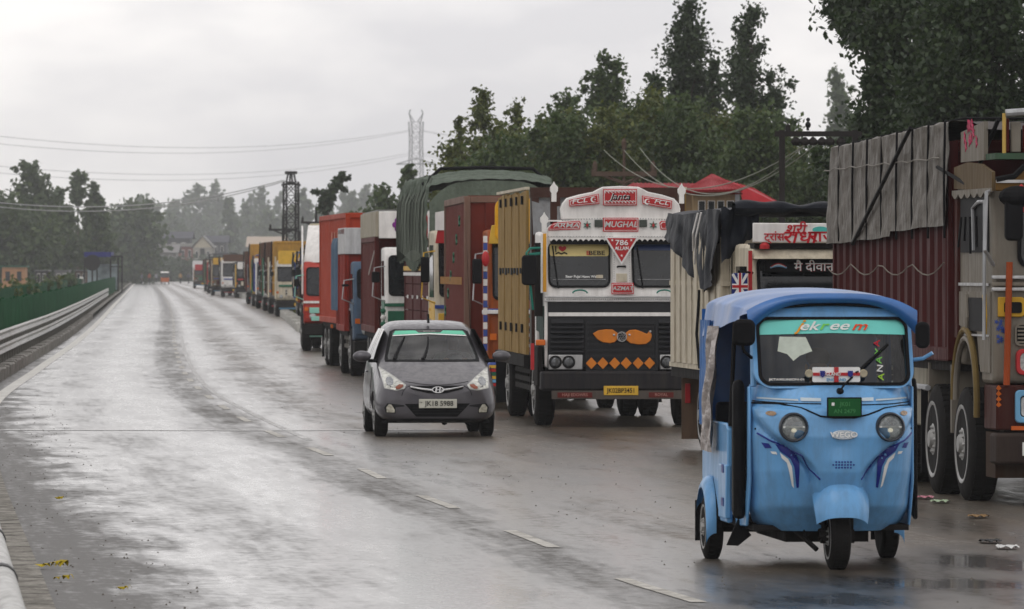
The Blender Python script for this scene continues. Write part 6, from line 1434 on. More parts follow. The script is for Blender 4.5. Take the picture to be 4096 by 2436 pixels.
    obj('cabin_floor', MB().box(-.68, .68, .95, 3.2, .25, .3), DARK, root)
    seatm = mat('car_seat', (.09, .085, .08), .8)
    for x in (-.34, .34):
        obj('front_seat', MB().box(x-.22, x+.22, 1.65, 2.1, .35, .5).prism([(2.05, .45), (2.2, 1.02), (2.3, 1.02), (2.2, .45)], x-.21, x+.21, 'x').box(x-.11, x+.11, 2.2, 2.28, 1.05, 1.2), seatm, root, bevel=.03)
    obj('rear_seat', MB().box(-.6, .6, 2.7, 3.0, .35, .55).box(-.6, .6, 2.95, 3.05, .55, 1.0), seatm, root, bevel=.03)
    obj('dashboard', MB().box(-.66, .66, 1.02, 1.3, .72, .93), mat('dash_plastic', (.02, .02, .022), .5), root, bevel=.03)
    obj('steering_wheel', MB().tube([(.34+.17*math.cos(a), 1.45+.05*math.sin(a), .88+.16*math.sin(a)) for a in [i*math.pi/12 for i in range(25)]], .014, 6), BLK, root)
    obj('rear_view_mirror', MB().box(-.1, .1, 1.42, 1.45, 1.24, 1.29), BLK, root, bevel=.01)
    pz = Matrix.Translation(loc) @ Matrix.Rotation(th, 4, 'Z')
    seated('car driver in a pale grey shirt behind the wheel of the grey hatchback', pz @ Vector((.34, 1.95, .0)), th, mat('pale_shirt', (.4, .4, .42), .8), [(-.12, -.42, .95), (.12, -.42, .95)], seat_z=.46)
car()
# ------------------------------------------------------------------ trees
LEAF_D = leafmat('leaf_dark', (.016, .036, .011), (.045, .075, .021))
LEAF_M = leafmat('leaf_mid', (.032, .064, .015), (.080, .120, .028))
LEAF_Y = leafmat('leaf_olive', (.05, .075, .012), (.13, .15, .026))
BARK = mat('bark', (.09, .075, .06), .85, var=.3, bump=.6, bscale=20)
def leaves(centres, radii, n, leaf, rng, flat=1.0):
    centres = np.asarray(centres); radii = np.asarray(radii); wts = radii**2; wts = wts/wts.sum()
    idx = rng.choice(len(centres), n, p=wts)
    d = rng.normal(size=(n, 3)); d /= np.linalg.norm(d, axis=1)[:, None]
    r = radii[idx]*np.minimum(1.25, np.abs(rng.normal(size=n))*.62); c = centres[idx]+d*r[:, None]*np.array([1, 1, flat])
    a = rng.normal(size=(n, 3)); a /= np.linalg.norm(a, axis=1)[:, None]
    b = np.cross(a, rng.normal(size=(n, 3))); b /= np.linalg.norm(b, axis=1)[:, None]
    s = leaf*(.6+.8*rng.random(n))[:, None]
    v = np.stack([c-a*s*.5, c+b*s*.36, c+a*s*.6, c-b*s*.36], 1).reshape(-1, 3)
    return v
def leafmesh(name, v, m):
    n = len(v)//4; me = bpy.data.meshes.new(name); me.vertices.add(len(v)); me.vertices.foreach_set('co', v.astype(np.float32).ravel())
    me.loops.add(n*4); me.loops.foreach_set('vertex_index', np.arange(n*4, dtype=np.int32)); me.polygons.add(n)
    me.polygons.foreach_set('loop_start', np.arange(0, n*4, 4, dtype=np.int32)); me.update(calc_edges=True); me.materials.append(m); return me
def tree(label, X, d, H, W, shape='poplar', n=6000, leaf=.25, m=None, seed=0, name='tree', z0=0.0, crown0=.15, group=None, lean=0.0, cat='tree', tz=None):
    rng = np.random.default_rng(seed+11); root = thing(name, label, cat, (X, d, z0), 0, group)
    cs, rs, limbs = [], [], []
    def prof(t):                              # t 0..1 up the crown -> radius share
        if shape == 'poplar': return float(np.interp(t, [0, .1, .35, .6, .85, 1], [.45, .8, 1, .8, .42, .1]))
        if shape == 'spire': return float(np.interp(t, [0, .3, .5, .62, .8, 1], [1, 1, .85, .55, .42, .06]))
        if shape == 'hedge': return float(np.interp(t, [0, .8, .93, 1], [1, 1, .8, .4]))
        if shape == 'round': return math.sqrt(max(0, 1-(2*t-.95)**2))*.98+.02
        if shape == 'ragged': return float(np.interp(t, [0, .2, .45, .7, .9, 1], [.7, 1, .8, .55, .4, .15]))
        return 1
    K = {'poplar': 60, 'spire': 64, 'round': 60, 'ragged': 48, 'hedge': 70}[shape]
    for k in range(K):
        t = (k+.5)/K; z = H*(crown0+(1-crown0)*t); pr = prof(t)*W/2
        q = rng.random()*6.28; rr = pr*(.2+.68*rng.random()**.5); rc = W*.5*(.3+.26*rng.random())*(.5+.6*prof(t))
        if shape == 'ragged': rc *= .85
        cs.append((math.cos(q)*rr+lean*z, math.sin(q)*rr, z)); rs.append(max(rc, .12))
        if k % 2 == 0: limbs.append((cs[-1], z))
        if rng.random() < .35: cs.append((math.cos(q)*(rr+rc)+lean*z, math.sin(q)*(rr+rc), z+rc*.7)); rs.append(rc*.45)
    for _ in range(int(K*.3)):
        t = rng.random(); z = H*(crown0+(1-crown0)*t*.9); cs.append((lean*z, 0, z)); rs.append(prof(t)*W*.28+.05)
    obj('crown', leafmesh('crown', leaves(cs, rs, n, leaf, rng), m or LEAF_M), None, root)
    mb = MB().tube([(lean*H*i/6+.02*H*.02*math.sin(i*2), 0, H*.93*i/6) for i in range(7)], max(.05, H*.016), 8, .015)
    for c, z in limbs[::2]: mb.tube([(lean*z*.75, 0, max(.2, z-H*.14)), (c[0]*.5+lean*z*.4, c[1]*.5, z-H*.05), c], H*.004, 5, .006)
    obj('trunk', mb, BARK, root)
    return root
def tpx(label, px, top, wpx, d, **k):       # tree whose crown shows at these picture places at its own distance
    top_z = CH+(HY-top)*d/F; return tree(label, (px-512)*d/F, d, top_z-k.get('z0', 0), wpx*d/F, **k)
# poplars behind the lorries
tpx('tallest dark spire poplar behind the red roofed house', 687, 2, 100, 205, shape='spire', n=42000, leaf=.14, m=LEAF_D, seed=1, crown0=.12)
tpx('dark poplar with a split double top right of the tallest spire', 752, 10, 84, 200, shape='poplar', n=36000, leaf=.14, m=LEAF_D, seed=2, crown0=.12)
tpx('slender side shoot poplar beside the tallest spire', 714, 62, 36, 203, shape='poplar', n=4500, leaf=.2, m=LEAF_D, seed=3)
tpx('broad rounded tree left of the tallest spire', 610, 58, 92, 215, shape='ragged', n=24000, leaf=.16, m=LEAF_M, seed=4)
tpx('shorter shoulder poplar against the left flank of the tallest spire', 654, 78, 60, 204, shape='poplar', n=9000, leaf=.2, m=LEAF_D, seed=24)
tpx('medium bushy tree over the white crown board', 566, 96, 84, 220, shape='ragged', n=20000, leaf=.16, m=LEAF_M, seed=5)
tpx('pale leaved poplar at the left end of the right hand wood', 484, 92, 70, 190, shape='poplar', n=15000, leaf=.14, m=LEAF_Y, seed=6)
tpx('thin pale tree beside the leftmost pale poplar', 515, 104, 48, 195, shape='poplar', n=9000, leaf=.14, m=LEAF_Y, seed=7)
tpx('narrow pale shoot at the outer left of the wood', 459, 118, 24, 188, shape='poplar', n=2600, leaf=.18, m=LEAF_Y, seed=8)
tpx('pale low crown filling behind the tarpaulin lorry', 540, 118, 44, 200, shape='round', n=5000, leaf=.22, m=LEAF_Y, seed=26)
tpx('hazy far poplar seen past the transformer frame', 838, 72, 60, 620, shape='poplar', n=6500, leaf=.55, m=LEAF_M, seed=9)
tpx('low dark poplar between the split top and the frame', 778, 96, 34, 207, shape='poplar', n=5000, leaf=.2, m=LEAF_D, seed=10)
xs = [470, 500, 532, 562, 592, 622, 655, 688, 722, 752, 786, 815, 845, 878, 915]
tp_ = [150, 152, 146, 132, 120, 128, 112, 118, 120, 116, 146, 168, 160, 138, 120]
LW = ['above the left end of the green tarpaulin', 'over the green tarpaulin hump', 'over the green tarpaulin strap', 'over the brown container roof', 'over the left finial of the white cab', 'behind the arched crown board', 'left of the red roofs', 'over the long red roof', 'over the red roof peak', 'right of the red roof peak', 'left of the frame post', 'behind the frame with insulators', 'right of the frame with insulators', 'behind the tarpaulin rear corner', 'behind the grey tarpaulin top']
for i, (x, t_) in enumerate(zip(xs, tp_)):
    tpx(['olive', 'dusky'][i % 2]+' green leafy tree in the lower wood '+LW[i], x, t_-8+random.uniform(-7, 7), 84, 172+random.uniform(-8, 8), shape='hedge', n=24000, leaf=.13, m=[LEAF_Y, LEAF_M][i % 2], seed=30+i, crown0=.02, group='lower trees of the wood')
# near big trees at the top right
tpx('large dark broadleaf tree cut by the top edge right of the transformer frame', 905, -60, 150, 112, shape='ragged', n=46000, leaf=.11, m=LEAF_D, seed=60, crown0=.3)
tpx('large dark broadleaf tree in the top right corner over the grey tarpaulin', 992, -60, 190, 106, shape='poplar', n=60000, leaf=.11, m=LEAF_D, seed=61, crown0=.3)
tpx('dark leafy tree between the two large corner trees', 945, -20, 130, 120, shape='poplar', n=36000, leaf=.11, m=LEAF_D, seed=62, crown0=.25)
tpx('overhanging dark crown whose left boughs reach over the transformer frame', 872, -70, 100, 118, shape='round', n=15000, leaf=.13, m=LEAF_D, seed=63, crown0=.74)
# middle distance trees
tpx('dark bushy tree above the green tarpaulin load', 408, 166, 32, 300, shape='ragged', n=4500, leaf=.28, m=LEAF_M, seed=70, crown0=.3)
tpx('low spreading tree left of the green tarpaulin', 383, 190, 50, 310, shape='round', n=5000, leaf=.3, m=LEAF_M, seed=71, crown0=.2)
tpx('low green tree beside the dark bushy tree', 432, 186, 38, 305, shape='round', n=3800, leaf=.3, m=LEAF_M, seed=72, crown0=.3)
# left side
tpx('tall ragged tree with bare gaps at the left edge', 34, 166, 62, 640, shape='ragged', n=7500, leaf=.55, m=LEAF_M, seed=80, crown0=.2)
tpx('wide dark tree low at the left edge', 5, 200, 84, 620, shape='round', n=9000, leaf=.55, m=LEAF_M, seed=81, crown0=.05)
tpx('bushy tree right of the tall ragged one', 58, 192, 54, 650, shape='ragged', n=6500, leaf=.55, m=LEAF_M, seed=82, crown0=.2)
tpx('lone lollipop tree with a long bare stem', 78, 171, 17, 660, shape='round', n=900, leaf=.55, m=LEAF_M, seed=83, crown0=.72)
tpx('slim upright tree left of the large round tree', 94, 183, 24, 665, shape='poplar', n=2600, leaf=.55, m=LEAF_M, seed=84, crown0=.35)
tpx('small tree under the slim upright one', 101, 205, 28, 670, shape='ragged', n=2600, leaf=.55, m=LEAF_M, seed=85, crown0=.2)
tpx('large dark round tree in front of the left building', 131, 206, 66, 940, shape='round', n=13000, leaf=.8, m=LEAF_M, seed=86, crown0=.05)
tpx('low dark tree mass behind the blue shelter', 78, 236, 64, 690, shape='hedge', n=8000, leaf=.55, m=LEAF_M, seed=87, crown0=.02)
tpx('dark low tree at the far left behind the orange cabin', 28, 218, 70, 700, shape='hedge', n=9000, leaf=.55, m=LEAF_M, seed=88, crown0=.02)
# faded trees far away
rnd = random.Random(5)
FT = [(142, 196, 26), (158, 205, 20), (176, 200, 26), (188, 196, 22), (200, 186, 30), (216, 181, 20), (230, 200, 18), (246, 205, 20), (252, 195, 20), (262, 188, 22), (280, 192, 16), (304, 190, 18), (344, 189, 16), (352, 192, 20), (366, 186, 22), (120, 212, 26), (324, 205, 24), (292, 206, 22), (170, 214, 30), (212, 208, 34), (236, 214, 30), (268, 210, 30)]
FA = ['right of the large round tree', 'over the dark roofed house', 'over the brick house', 'above the pale gable', 'forming the broad crown over the houses', 'rising highest as a thin tip over the houses', 'just right of the highest tip', 'left of the two middle crowns', 'beside the two middle crowns', 'between the houses and the lattice tower', 'touching the lattice tower on its left', 'between lattice tower and bent tree', 'right of the wind bent tree', 'second to the right of the bent tree', 'left of the low spreading tree', 'above the left building', 'behind the stem of the bent tree', 'behind the lattice tower', 'low over the brick house roof', 'low over the slate roofed house', 'low above the far lorries', 'low above the yellow container']
for i, (x, t_, wq) in enumerate(FT):
    tpx(['faded poplar', 'pale misty tree'][i % 2]+' '+FA[i], x, t_, wq*1.25, 1850+rnd.uniform(-250, 450), shape=['poplar', 'ragged', 'round'][i % 3], n=2200, leaf=1.6, m=LEAF_M, seed=100+i, crown0=.02, group='misty trees in the far tree line')
fw = MB(); rng = np.random.default_rng(5); cs = []; rs = []
for i in range(420):
    px = rng.uniform(-40, 1064); dd = rng.uniform(2300, 2600); cs.append(((px-512)*dd/F, dd, rng.uniform(0, 16)+5*math.sin(px*.05))); rs.append(rng.uniform(6, 10))
obj('far_wood', leafmesh('far_wood', leaves(cs, rs, 20000, 3.2, rng), LEAF_M), None, None, kind='stuff')
for i, (x, wq, t_) in enumerate([(146, 22, 264), (160, 20, 268), (174, 24, 262), (190, 24, 264), (204, 24, 262), (222, 30, 258), (118, 30, 262)]):
    tpx('dark bushy thicket '+['at the left of the distant crowd', 'behind the tiny orange vehicle', 'under the brick house', 'under the pale gabled house', 'behind the farthest white box lorry', 'behind the far dark lorries', 'behind the blue shelter frame'][i], x, t_, wq*1.3, 1080+20*i, shape='hedge', n=2600, leaf=.7, m=LEAF_D, seed=170+i, crown0=.02, name='bush', cat='bush')
# shrubs on the verge and median
def shrub(label, X, d, H, W, n, m, seed, group=None):
    rng = np.random.default_rng(seed); root = thing('bush', label, 'bush', (X, d, 0), 0, group)
    cs = [(rng.uniform(-W/2, W/2)*.7, rng.uniform(-W/2, W/2)*.7, H*rng.uniform(.2, .8)) for _ in range(10)]
    obj('foliage', leafmesh('foliage', leaves(cs, [W*.25]*10, n, .12+.0004*d, rng), m), None, root); mb = MB()
    for c in cs: mb.tube([(0, 0, 0), (c[0]*.5, c[1]*.5, c[2]*.5), c], .02, 4, .006)
    obj('stem', mb, BARK, root)
for i, (off, d, h) in enumerate([(4.0, 225, 1.6), (4.3, 250, 1.8), (3.8, 275, 1.7), (4.4, 300, 1.9), (4.0, 335, 1.8), (4.2, 370, 1.9), (3.9, 420, 1.9)]):
    shrub(['first', 'second', 'third', 'fourth', 'fifth', 'sixth', 'last'][i]+' nearest straggly bush between the two green screen fences', edge(d)-off, d, h, 1.8, 700, LEAF_Y if i % 2 else LEAF_M, 200+i, 'bushes between the screen fences')
gr = []; rr_ = []
for i in range(500):
    d = rng.uniform(208, 500); gr.append((rkf(d)+.5+rng.uniform(0, 1.2), d, .12)); rr_.append(.22)
for i in range(900):
    d = rng.uniform(90, 400); gr.append((edge(d)-1.8-rng.uniform(0, 4.2), d, .2)); rr_.append(.25)
for i in range(500):
    d = rng.uniform(90, 300); gr.append((edge(d)-1.18-rng.uniform(0, .2), d, .2)); rr_.append(.08)
obj('grass', leafmesh('grass', leaves(gr, rr_, 22000, .14, rng), LEAF_Y), None, None, kind='stuff')

# ------------------------------------------------------------------ buildings
def windows(root, x0, x1, y, z0, z1, nx, nz, m_frame, wv=.5, hv=.6):
    for i in range(nx):
        for j in range(nz):
            cx = x0+(x1-x0)*(i+.5)/nx; cz = z0+(z1-z0)*(j+.5)/nz; w2 = (x1-x0)/nx*wv/2; h2 = (z1-z0)/nz*hv/2
            f = obj('window', ring(MB(), [(cx-w2, cz-h2), (cx+w2, cz-h2), (cx+w2, cz+h2), (cx-w2, cz+h2)], [(cx-w2*.85, cz-h2*.88), (cx+w2*.85, cz-h2*.88), (cx+w2*.85, cz+h2*.88), (cx-w2*.85, cz+h2*.88)], y-.06, y-.01), m_frame, root)
            obj('pane', MB().box(cx-w2*.85, cx+w2*.85, y-.03, y-.012, cz-h2*.88, cz+h2*.88), DGL, f)
def gable(root, x0, x1, y0, y1, ze, zr, m, over=.3, along='x', th=.12):
    if along == 'x':      # ridge runs left to right
        ym = (y0+y1)/2; obj('roof', MB().prism([(y0-over, ze-.1), (ym, zr), (y1+over, ze-.1), (y1+over, ze-.1+th), (ym, zr+th), (y0-over, ze-.1+th)], x0-over, x1+over, 'x'), m, root)
        obj('gable_wall', MB().prism([(y0, ze), (y1, ze), (ym, zr-.05)], x0, x0+.15, 'x').prism([(y0, ze), (y1, ze), (ym, zr-.05)], x1-.15, x1, 'x'), root.get('_w') or m, root)
    else:
        xm = (x0+x1)/2; obj('roof', MB().prism([(x0-over, ze-.1), (xm, zr), (x1+over, ze-.1), (x1+over, ze-.1+th), (xm, zr+th), (x0-over, ze-.1+th)], y0-over, y1+over, 'y'), m, root)
        obj('gable_wall', MB().prism([(x0, ze), (x1, ze), (xm, zr-.05)], y0, y0+.15, 'y'), CREAM, root)
# red roofed house behind the crate truck
d = 150.0; s_ = d/F
root = thing('house', 'small house with bright red ribbed metal roofs behind the crate truck', 'house', ((712-512)*s_, d, 0), .0)
RR = mat('red_metal_roof', (.36, .012, .02), .4, var=.12, dirt=.12)
def rx(px): return (px-712)*s_
def rz_(py): return CH+(HY-py)*s_
WL = mat('ochre_wall', (.34, .24, .13), .7, dirt=.3)
obj('wall', MB().box(rx(693), rx(738), 0, 4, 0, rz_(192)), WL, root)
obj('wall', MB().box(rx(636), rx(692.8), 1.2, 4.2, 0, rz_(194)), WL, root); obj('corner_column', MB().box(rx(735), rx(739.5), -.08, .0, 0, rz_(191)), mat('grey_column', (.35, .37, .4), .6), root)
windows(root, rx(697), rx(735), 0, rz_(212), rz_(200), 4, 1, WHT, .75, .9)
def ribs(pa, pb, pc, pd, n, nm='roof'):      # ribbed sheet between eave line pa-pb and ridge line pd-pc
    pa, pb, pc, pd = map(Vector, (pa, pb, pc, pd)); up = Vector((0, -.02, .03))
    r = obj(nm, MB().add([pa, pb, pc, pd, pa+up*2, pb+up*2, pc+up*2, pd+up*2], [(0, 1, 2, 3), (7, 6, 5, 4), (0, 4, 5, 1), (1, 5, 6, 2), (2, 6, 7, 3), (3, 7, 4, 0)]), RR, root)
    mb = MB()
    for i in range(n+1):
        t = i/n; mb.tube([pa.lerp(pb, t)+up*2.4, pd.lerp(pc, t)+up*2.4], .012, 4)
    obj('roof_rib', mb, RR, root)
ribs((rx(684), -.35, rz_(193)), (rx(742), -.35, rz_(191.5)), (rx(716), 2, rz_(176)), (rx(714), 2, rz_(176)), 16)
ribs((rx(743), -.3, rz_(213)), (rx(792), -.2, rz_(213)), (rx(757), 2.2, rz_(190)), (rx(741), .6, rz_(187)), 14)
ribs((rx(722), 2.6, rz_(186)), (rx(760), 2.6, rz_(192)), (rx(752), 3.4, rz_(187)), (rx(718), 3.0, rz_(177)), 10)
ribs((rx(622), .9, rz_(192)), (rx(690), .9, rz_(192)), (rx(708), 2.8, rz_(184.5)), (rx(636), 2.8, rz_(184)), 18)
obj('fascia', MB().tube([(rx(684), -.4, rz_(194)), (rx(714), 1.9, rz_(177))], .035, 5), mat('grey_column', (.35, .37, .4)), root); obj('fascia', MB().box(rx(684), rx(742), -.36, -.3, rz_(194.5), rz_(193)), MAROON, root)
obj('chimney', MB().box(rx(769), rx(773), 1.5, 1.8, rz_(212), rz_(198)), mat('brown_post', (.05, .02, .015)), root)
# left grey building
def pxb(d): return (lambda px: (px-512)*d/F), (lambda py: CH+(HY-py)*d/F)
X_, Z_ = pxb(900); x0 = X_(48); root = thing('building', 'long low building with a pale sloping sheet roof among the trees on the left', 'building', (x0, 900, 0))
a, b = 0, X_(94)-x0; ph = mat('pale_sheet_roof', (.33, .30, .29), .5, var=.1); root_w = 1
obj('wall', MB().box(a, b, 0, 8, 0, Z_(250)), mat('grey_wall', (.3, .29, .27), .8, dirt=.3), root)
obj('roof', MB().prism([(-.5, Z_(250)), (4, Z_(230)), (8.5, Z_(250)), (8.5, Z_(250)+.15), (4, Z_(230)+.15), (-.5, Z_(250)+.15)], a-.5, b+.3, 'x'), ph, root); windows(root, a, b, 0, 1.5, Z_(252), 5, 1, WHT)
x2 = X_(93)-x0; obj('side_block', MB().box(b+.05, b+1.6, 1, 7, 0, Z_(238)), mat('slate_wall', (.12, .12, .13), .7), root)
# houses at the end of the road
HZ = [(148, 190, 232, 1250, 'slate', 'large dark roofed house at the far end of the road', 'gable', 8.5), (172, 194, 240, 1210, 'brick', 'brick house with a white eave band at the far end of the road', 'flat', 6.8), (193, 212, 236, 1190, 'cream', 'pale gabled house with a tall dark window beside the brick house', 'gabley', 6.0), (206, 226, 236, 1270, 'slate', 'dark slate roofed house right of the pale gabled house', 'gable', 7.5), (150, 176, 245, 1150, 'grey', 'low grey hip roofed house in front of the far houses', 'gable', 5), (249, 284, 237, 1150, 'tan', 'long tan roofed hall beyond the yellow container', 'gable', 6)]
wc = {'slate': ((.09, .09, .10), (.06, .06, .075)), 'brick': ((.2, .07, .055), (.3, .29, .27)), 'cream': ((.36, .34, .3), (.2, .19, .18)), 'grey': ((.26, .25, .24), (.2, .19, .19)), 'tan': ((.4, .33, .26), (.45, .37, .3))}
for i, (xa, xb, top, d, c, lb, st_, ze) in enumerate(HZ):
    X_, Z_ = pxb(d); x0, x1 = X_(xa), X_(xb); r = thing('house', lb, 'house', ((x0+x1)/2, d, 0)); hw = (x1-x0)/2; zt = Z_(top); ze = min(ze*1.1, zt-1.3)
    wm = mat('wall_'+c, wc[c][0], .8, dirt=.2); rm_ = mat('roofing_'+c, wc[c][1], .6)
    obj('wall', MB().box(-hw, hw, 0, 9, 0, ze), wm, r); windows(r, -hw*.9, hw*.9, 0, .8, ze, 3 if hw < 3 else 4, 2, WHT, .45, .55)
    if st_ == 'gable': gable(r, -hw, hw, 0, 9, ze, zt, rm_, .6)
    elif st_ == 'gabley':
        gable(r, -hw, hw, 0, 9, ze, zt, rm_, .4, 'y'); obj('tall_window', MB().box(-.45, .45, -.1, -.02, 1.5, ze-.2), DARK, r)
    else: obj('roof', MB().box(-hw-.3, hw+.3, -.3, 9.3, ze, ze+.6), rm_, r)
# blue roofed shelter
X_, Z_ = pxb(560); x0 = X_(84); r = thing('shelter', 'roadside shelter with a deep blue roof band and open steel frame', 'shelter', (x0, 560, 0)); q = lambda px: X_(px)-x0
obj('roof_band', MB().box(q(84), q(111), 0, 4, Z_(257), Z_(252)), mat('deep_blue_sheet', (.02, .025, .16), .5), r, bevel=.03)
for px in (84.5, 97, 110.5, 118, 122): obj('post', MB().box(q(px)-.07, q(px)+.07, 0, .14, 0, Z_(258 if px < 112 else 256)), DARK, r)
obj('back_board', MB().box(q(86), q(117), 2, 2.1, .3, Z_(264)), mat('poster_wall', (.3, .36, .38), .6, var=.5, scale=.8), r); obj('frame_rail', MB().box(q(111), q(122.5), 0, .14, Z_(257), Z_(255.5)), DARK, r); obj('frame_rail', MB().box(q(111), q(122.5), 0, .14, Z_(267), Z_(266)), DARK, r)
r2_ = thing('traffic_sign', 'round dark sign on a post in front of the blue roofed shelter', 'sign', (X_(96), 555, 0)); obj('disc', MB().lathe([(0, .001), (0, .75), (.05, .75)], c=(0, 0, 2.8), ax='y', n=20), DARK, r2_); obj('post', MB().tube([(0, .05, 0), (0, .05, 2.6)], .08, 6), DARK, r2_)
# roadside cabins and vehicles beyond the left screens
X_, Z_ = pxb(600); x0 = X_(2); r = thing('cabin', 'orange painted cabin with small windows beyond the left green fence', 'cabin', (x0, 600, 0)); wq = X_(25)-x0
obj('wall', MB().box(0, wq, 0, 3, 0, Z_(267)), mat('apricot_wall', (.5, .26, .13), .6, dirt=.3), r); obj('roof', MB().box(-.2, wq+.2, -.2, 3.2, Z_(267), Z_(266)), GREEN, r); windows(r, 0, wq, 0, .8, 2.2, 2, 1, BRN if 'BRN' in globals() else DARK, .4, .7)
for i, (px, wd, lb, m_) in enumerate([(27, 13, 'dark hut with a white gable mark beyond the left fence', DARK), (41, 14, 'grey hut with white window frames beyond the left fence', GRY), (56, 13, 'brown hut with a pale curved roof beyond the left fence', BRN)]):
    x0 = X_(px); r = thing('hut', lb, 'hut', (x0, 610+i*8, 0)); wq = wd*610/F; obj('wall', MB().box(0, wq, 0, 3, 0, Z_(271)), m_, r); obj('roof', MB().prism([(-.1, Z_(271)), (-.05, Z_(270)), (wq+.05, Z_(270)), (wq+.1, Z_(271))], -.2, 3.2, 'y'), mat('roof_grey', (.2, .2, .2), .6), r); windows(r, .1, wq-.1, 0, .6, 2.0, 2, 1, WHT, .6, .7)

# ------------------------------------------------------------------ poles, pylons, wires
PM = mat('pole_metal', (.018, .016, .016), .6, dirt=.2); WIREM = mat('wire', (.38, .38, .38), .5)
d = 104.0; A = P(782, 207, d); x0 = A.x; fr = thing('transformer_frame', 'dark steel two post frame carrying a row of round insulators against the trees', 'pole frame', (x0, d, 0)); zt = CH+(HY-133)*d/F; wB = (855-782)*d/F
for x in (0, wB): obj('post', MB().box(x-.05, x+.05, -.05, .05, 0, zt+.05), PM, fr)
obj('beam', MB().box(-.12, wB+.12, -.06, -.051+.0, zt-.06, zt+.03).box(-.12, wB+.12, .051, .06, zt-.06, zt+.03), PM, fr)
for k, px in enumerate((796, 805, 813, 822, 830, 841)): obj('insulator', MB().lathe([(-.12, .001), (-.11, .06), (-.06, .09), (-.02, .075), (.03, .02)], c=((px-782)*d/F, 0, zt-.1), ax='z', n=12), PM, fr)
obj('insulator', MB().lathe([(0, .05), (.1, .04), (.14, .001)], c=((788-782)*d/F, 0, zt+.03), ax='z', n=10), PM, fr)
bd = thing('bird', 'small dark bird perched on the steel frame with round insulators', 'bird', (x0+(808-782)*d/F, d, zt+.03))
obj('body', MB().ell((0, 0, .11), .05, .09, .06).ell((0, -.06, .2), .035, .04, .035).prism([(.05, .08), (.16, .02), (.16, .06), (.07, .14)], -.02, .02, 'x'), BLK, bd, smooth=True); obj('beak', MB().lathe([(-.14, .001), (-.095, .01)], c=(0, 0, .2), ax='y', n=6), DARK, bd); obj('leg', MB().tube([(-.015, 0, 0), (-.015, 0, .07)], .004, 4), BLK, bd); obj('leg', MB().tube([(.015, 0, 0), (.015, 0, .07)], .004, 4), BLK, bd)
def upole(label, px, top, d, arm=True, h0=0, m=PM, w_=.1):
    X = (px-512)*d/F; H = CH+(HY-top)*d/F; r = thing('utility_pole', label, 'utility pole', (X, d, 0)); obj('post', MB().tube([(0, 0, 0), (0, 0, H)], w_*1.2, 7, w_*.8), m, r)
    if arm:
        obj('cross_arm', MB().box(-.9, .9, -.06, .06, H-.75, H-.62).tube([(-.9, 0, H-.6), (0, 0, H-.95)], .05, 5).tube([(.9, 0, H-.6), (0, 0, H-.95)], .05, 5), m, r)
        for x in (-.8, .8, 0): obj('insulator', MB().lathe([(0, .06), (.2, .07), (.3, .02)], c=(x, 0, H-.62 if x else H), ax='z', n=8), m, r)
    return (X, d, H)
upole('slim dark utility pole behind the blue tarpaulins', 316, 211, 360); upole('bare dark pole left of the lattice tower', 283, 219, 380, m=PM); upole('short dark pole right of the lattice tower', 299.5, 231, 385, False); upole('pole between the palm and the red container', 332, 219, 300, False)
upole('dim wooden pole with a crossbar in front of the dark wood', 624, 149, 165, True, m=mat('wood_pole', (.09, .06, .045), .8), w_=.05)
def lattice(label, px, top, d, wpx, name='lattice_tower', base=0, horns=False, m=PM, step=1.0, th=.06, arms=()):
    X = (px-512)*d/F; H = CH+(HY-top)*d/F; r = thing(name, label, 'tower', (X, d, 0), .3); hw = wpx*d/F/2
    def cor(z, i): 
        k = hw if not horns else hw*float(np.interp(z/H, [0, .45, .9, 1], [1.9, 1.0, .78, .9])); return Vector(((-1, 1, 1, -1)[i]*k, (-1, -1, 1, 1)[i]*k, z))
    n = max(4, int(H/step))
    for i in range(4):
        mb = MB()
        mb.tube([cor(H*k/n, i) for k in range(n+1)], th, 4); obj('leg', mb, m, r)
        for k in range(n): 
            a, b = cor(H*k/n, i), cor(H*(k+1)/n, (i+1) % 4); c, e = cor(H*k/n, (i+1) % 4), cor(H*(k+1)/n, i)
            obj('brace', MB().tube([a, b], th*.6, 3).tube([c, e], th*.6, 3).tube([e, b], th*.5, 3), m, r)
    for z, L_ in arms:
        mb = MB().tube([(-L_, 0, z), (0, 0, z+.1), (L_, 0, z)], th*1.3, 4)
        mb.tube([(-L_, 0, z), (0, 0, z+L_*.28)], th, 4).tube([(L_, 0, z), (0, 0, z+L_*.28)], th, 4); obj('cross_arm', mb, m, r)
    return r, X, H
r, lx, lh = lattice('dark steel lattice tower with an open top behind the yellow container', 291, 182, 380, 12.5, step=.85, th=.055, arms=((7.5, .62),))
for k in range(4): obj('top_bracket', MB().tube([(.3*math.cos(k*1.57), .3*math.sin(k*1.57), lh), (.18*math.cos(k*1.57), .18*math.sin(k*1.57), lh+.6)], .06, 4), PM, r)
obj('top_cap', MB().box(-.32, .32, -.32, .32, lh+.5, lh+.68), PM, r)
PG = mat('pylon_steel', (.30, .30, .31), .5)
r, bx, bh = lattice('tall misty high voltage pylon with horned top above the trees', 416, 122, 1750, 13.5, name='pylon', horns=True, m=PG, step=3.0, th=.15, arms=((33, 6.0), (21, 7.5)))
for s2 in (-1, 1): obj('horn', MB().tube([(s2*1.4, 0, bh), (s2*2.1, 0, bh+2.5), (s2*1.7, 0, bh+3.6)], .2, 5).tube([(s2*.4, 0, bh), (s2*2.1, 0, bh+2.5)], .14, 4), PG, r)
def wire(label, pts, rad, group):
    a, b, sag = pts; a, b = Vector(a), Vector(b); q = [a.lerp(b, t/24)-Vector((0, 0, sag*4*(t/24)*(1-t/24))) for t in range(25)]
    q0 = Vector(q[0]); o = obj('power_line', MB().tube([p-q0 for p in q], rad, 4), WIREM, None); o.location = q0; setp(o, label=label, category='power line', group=group); return o
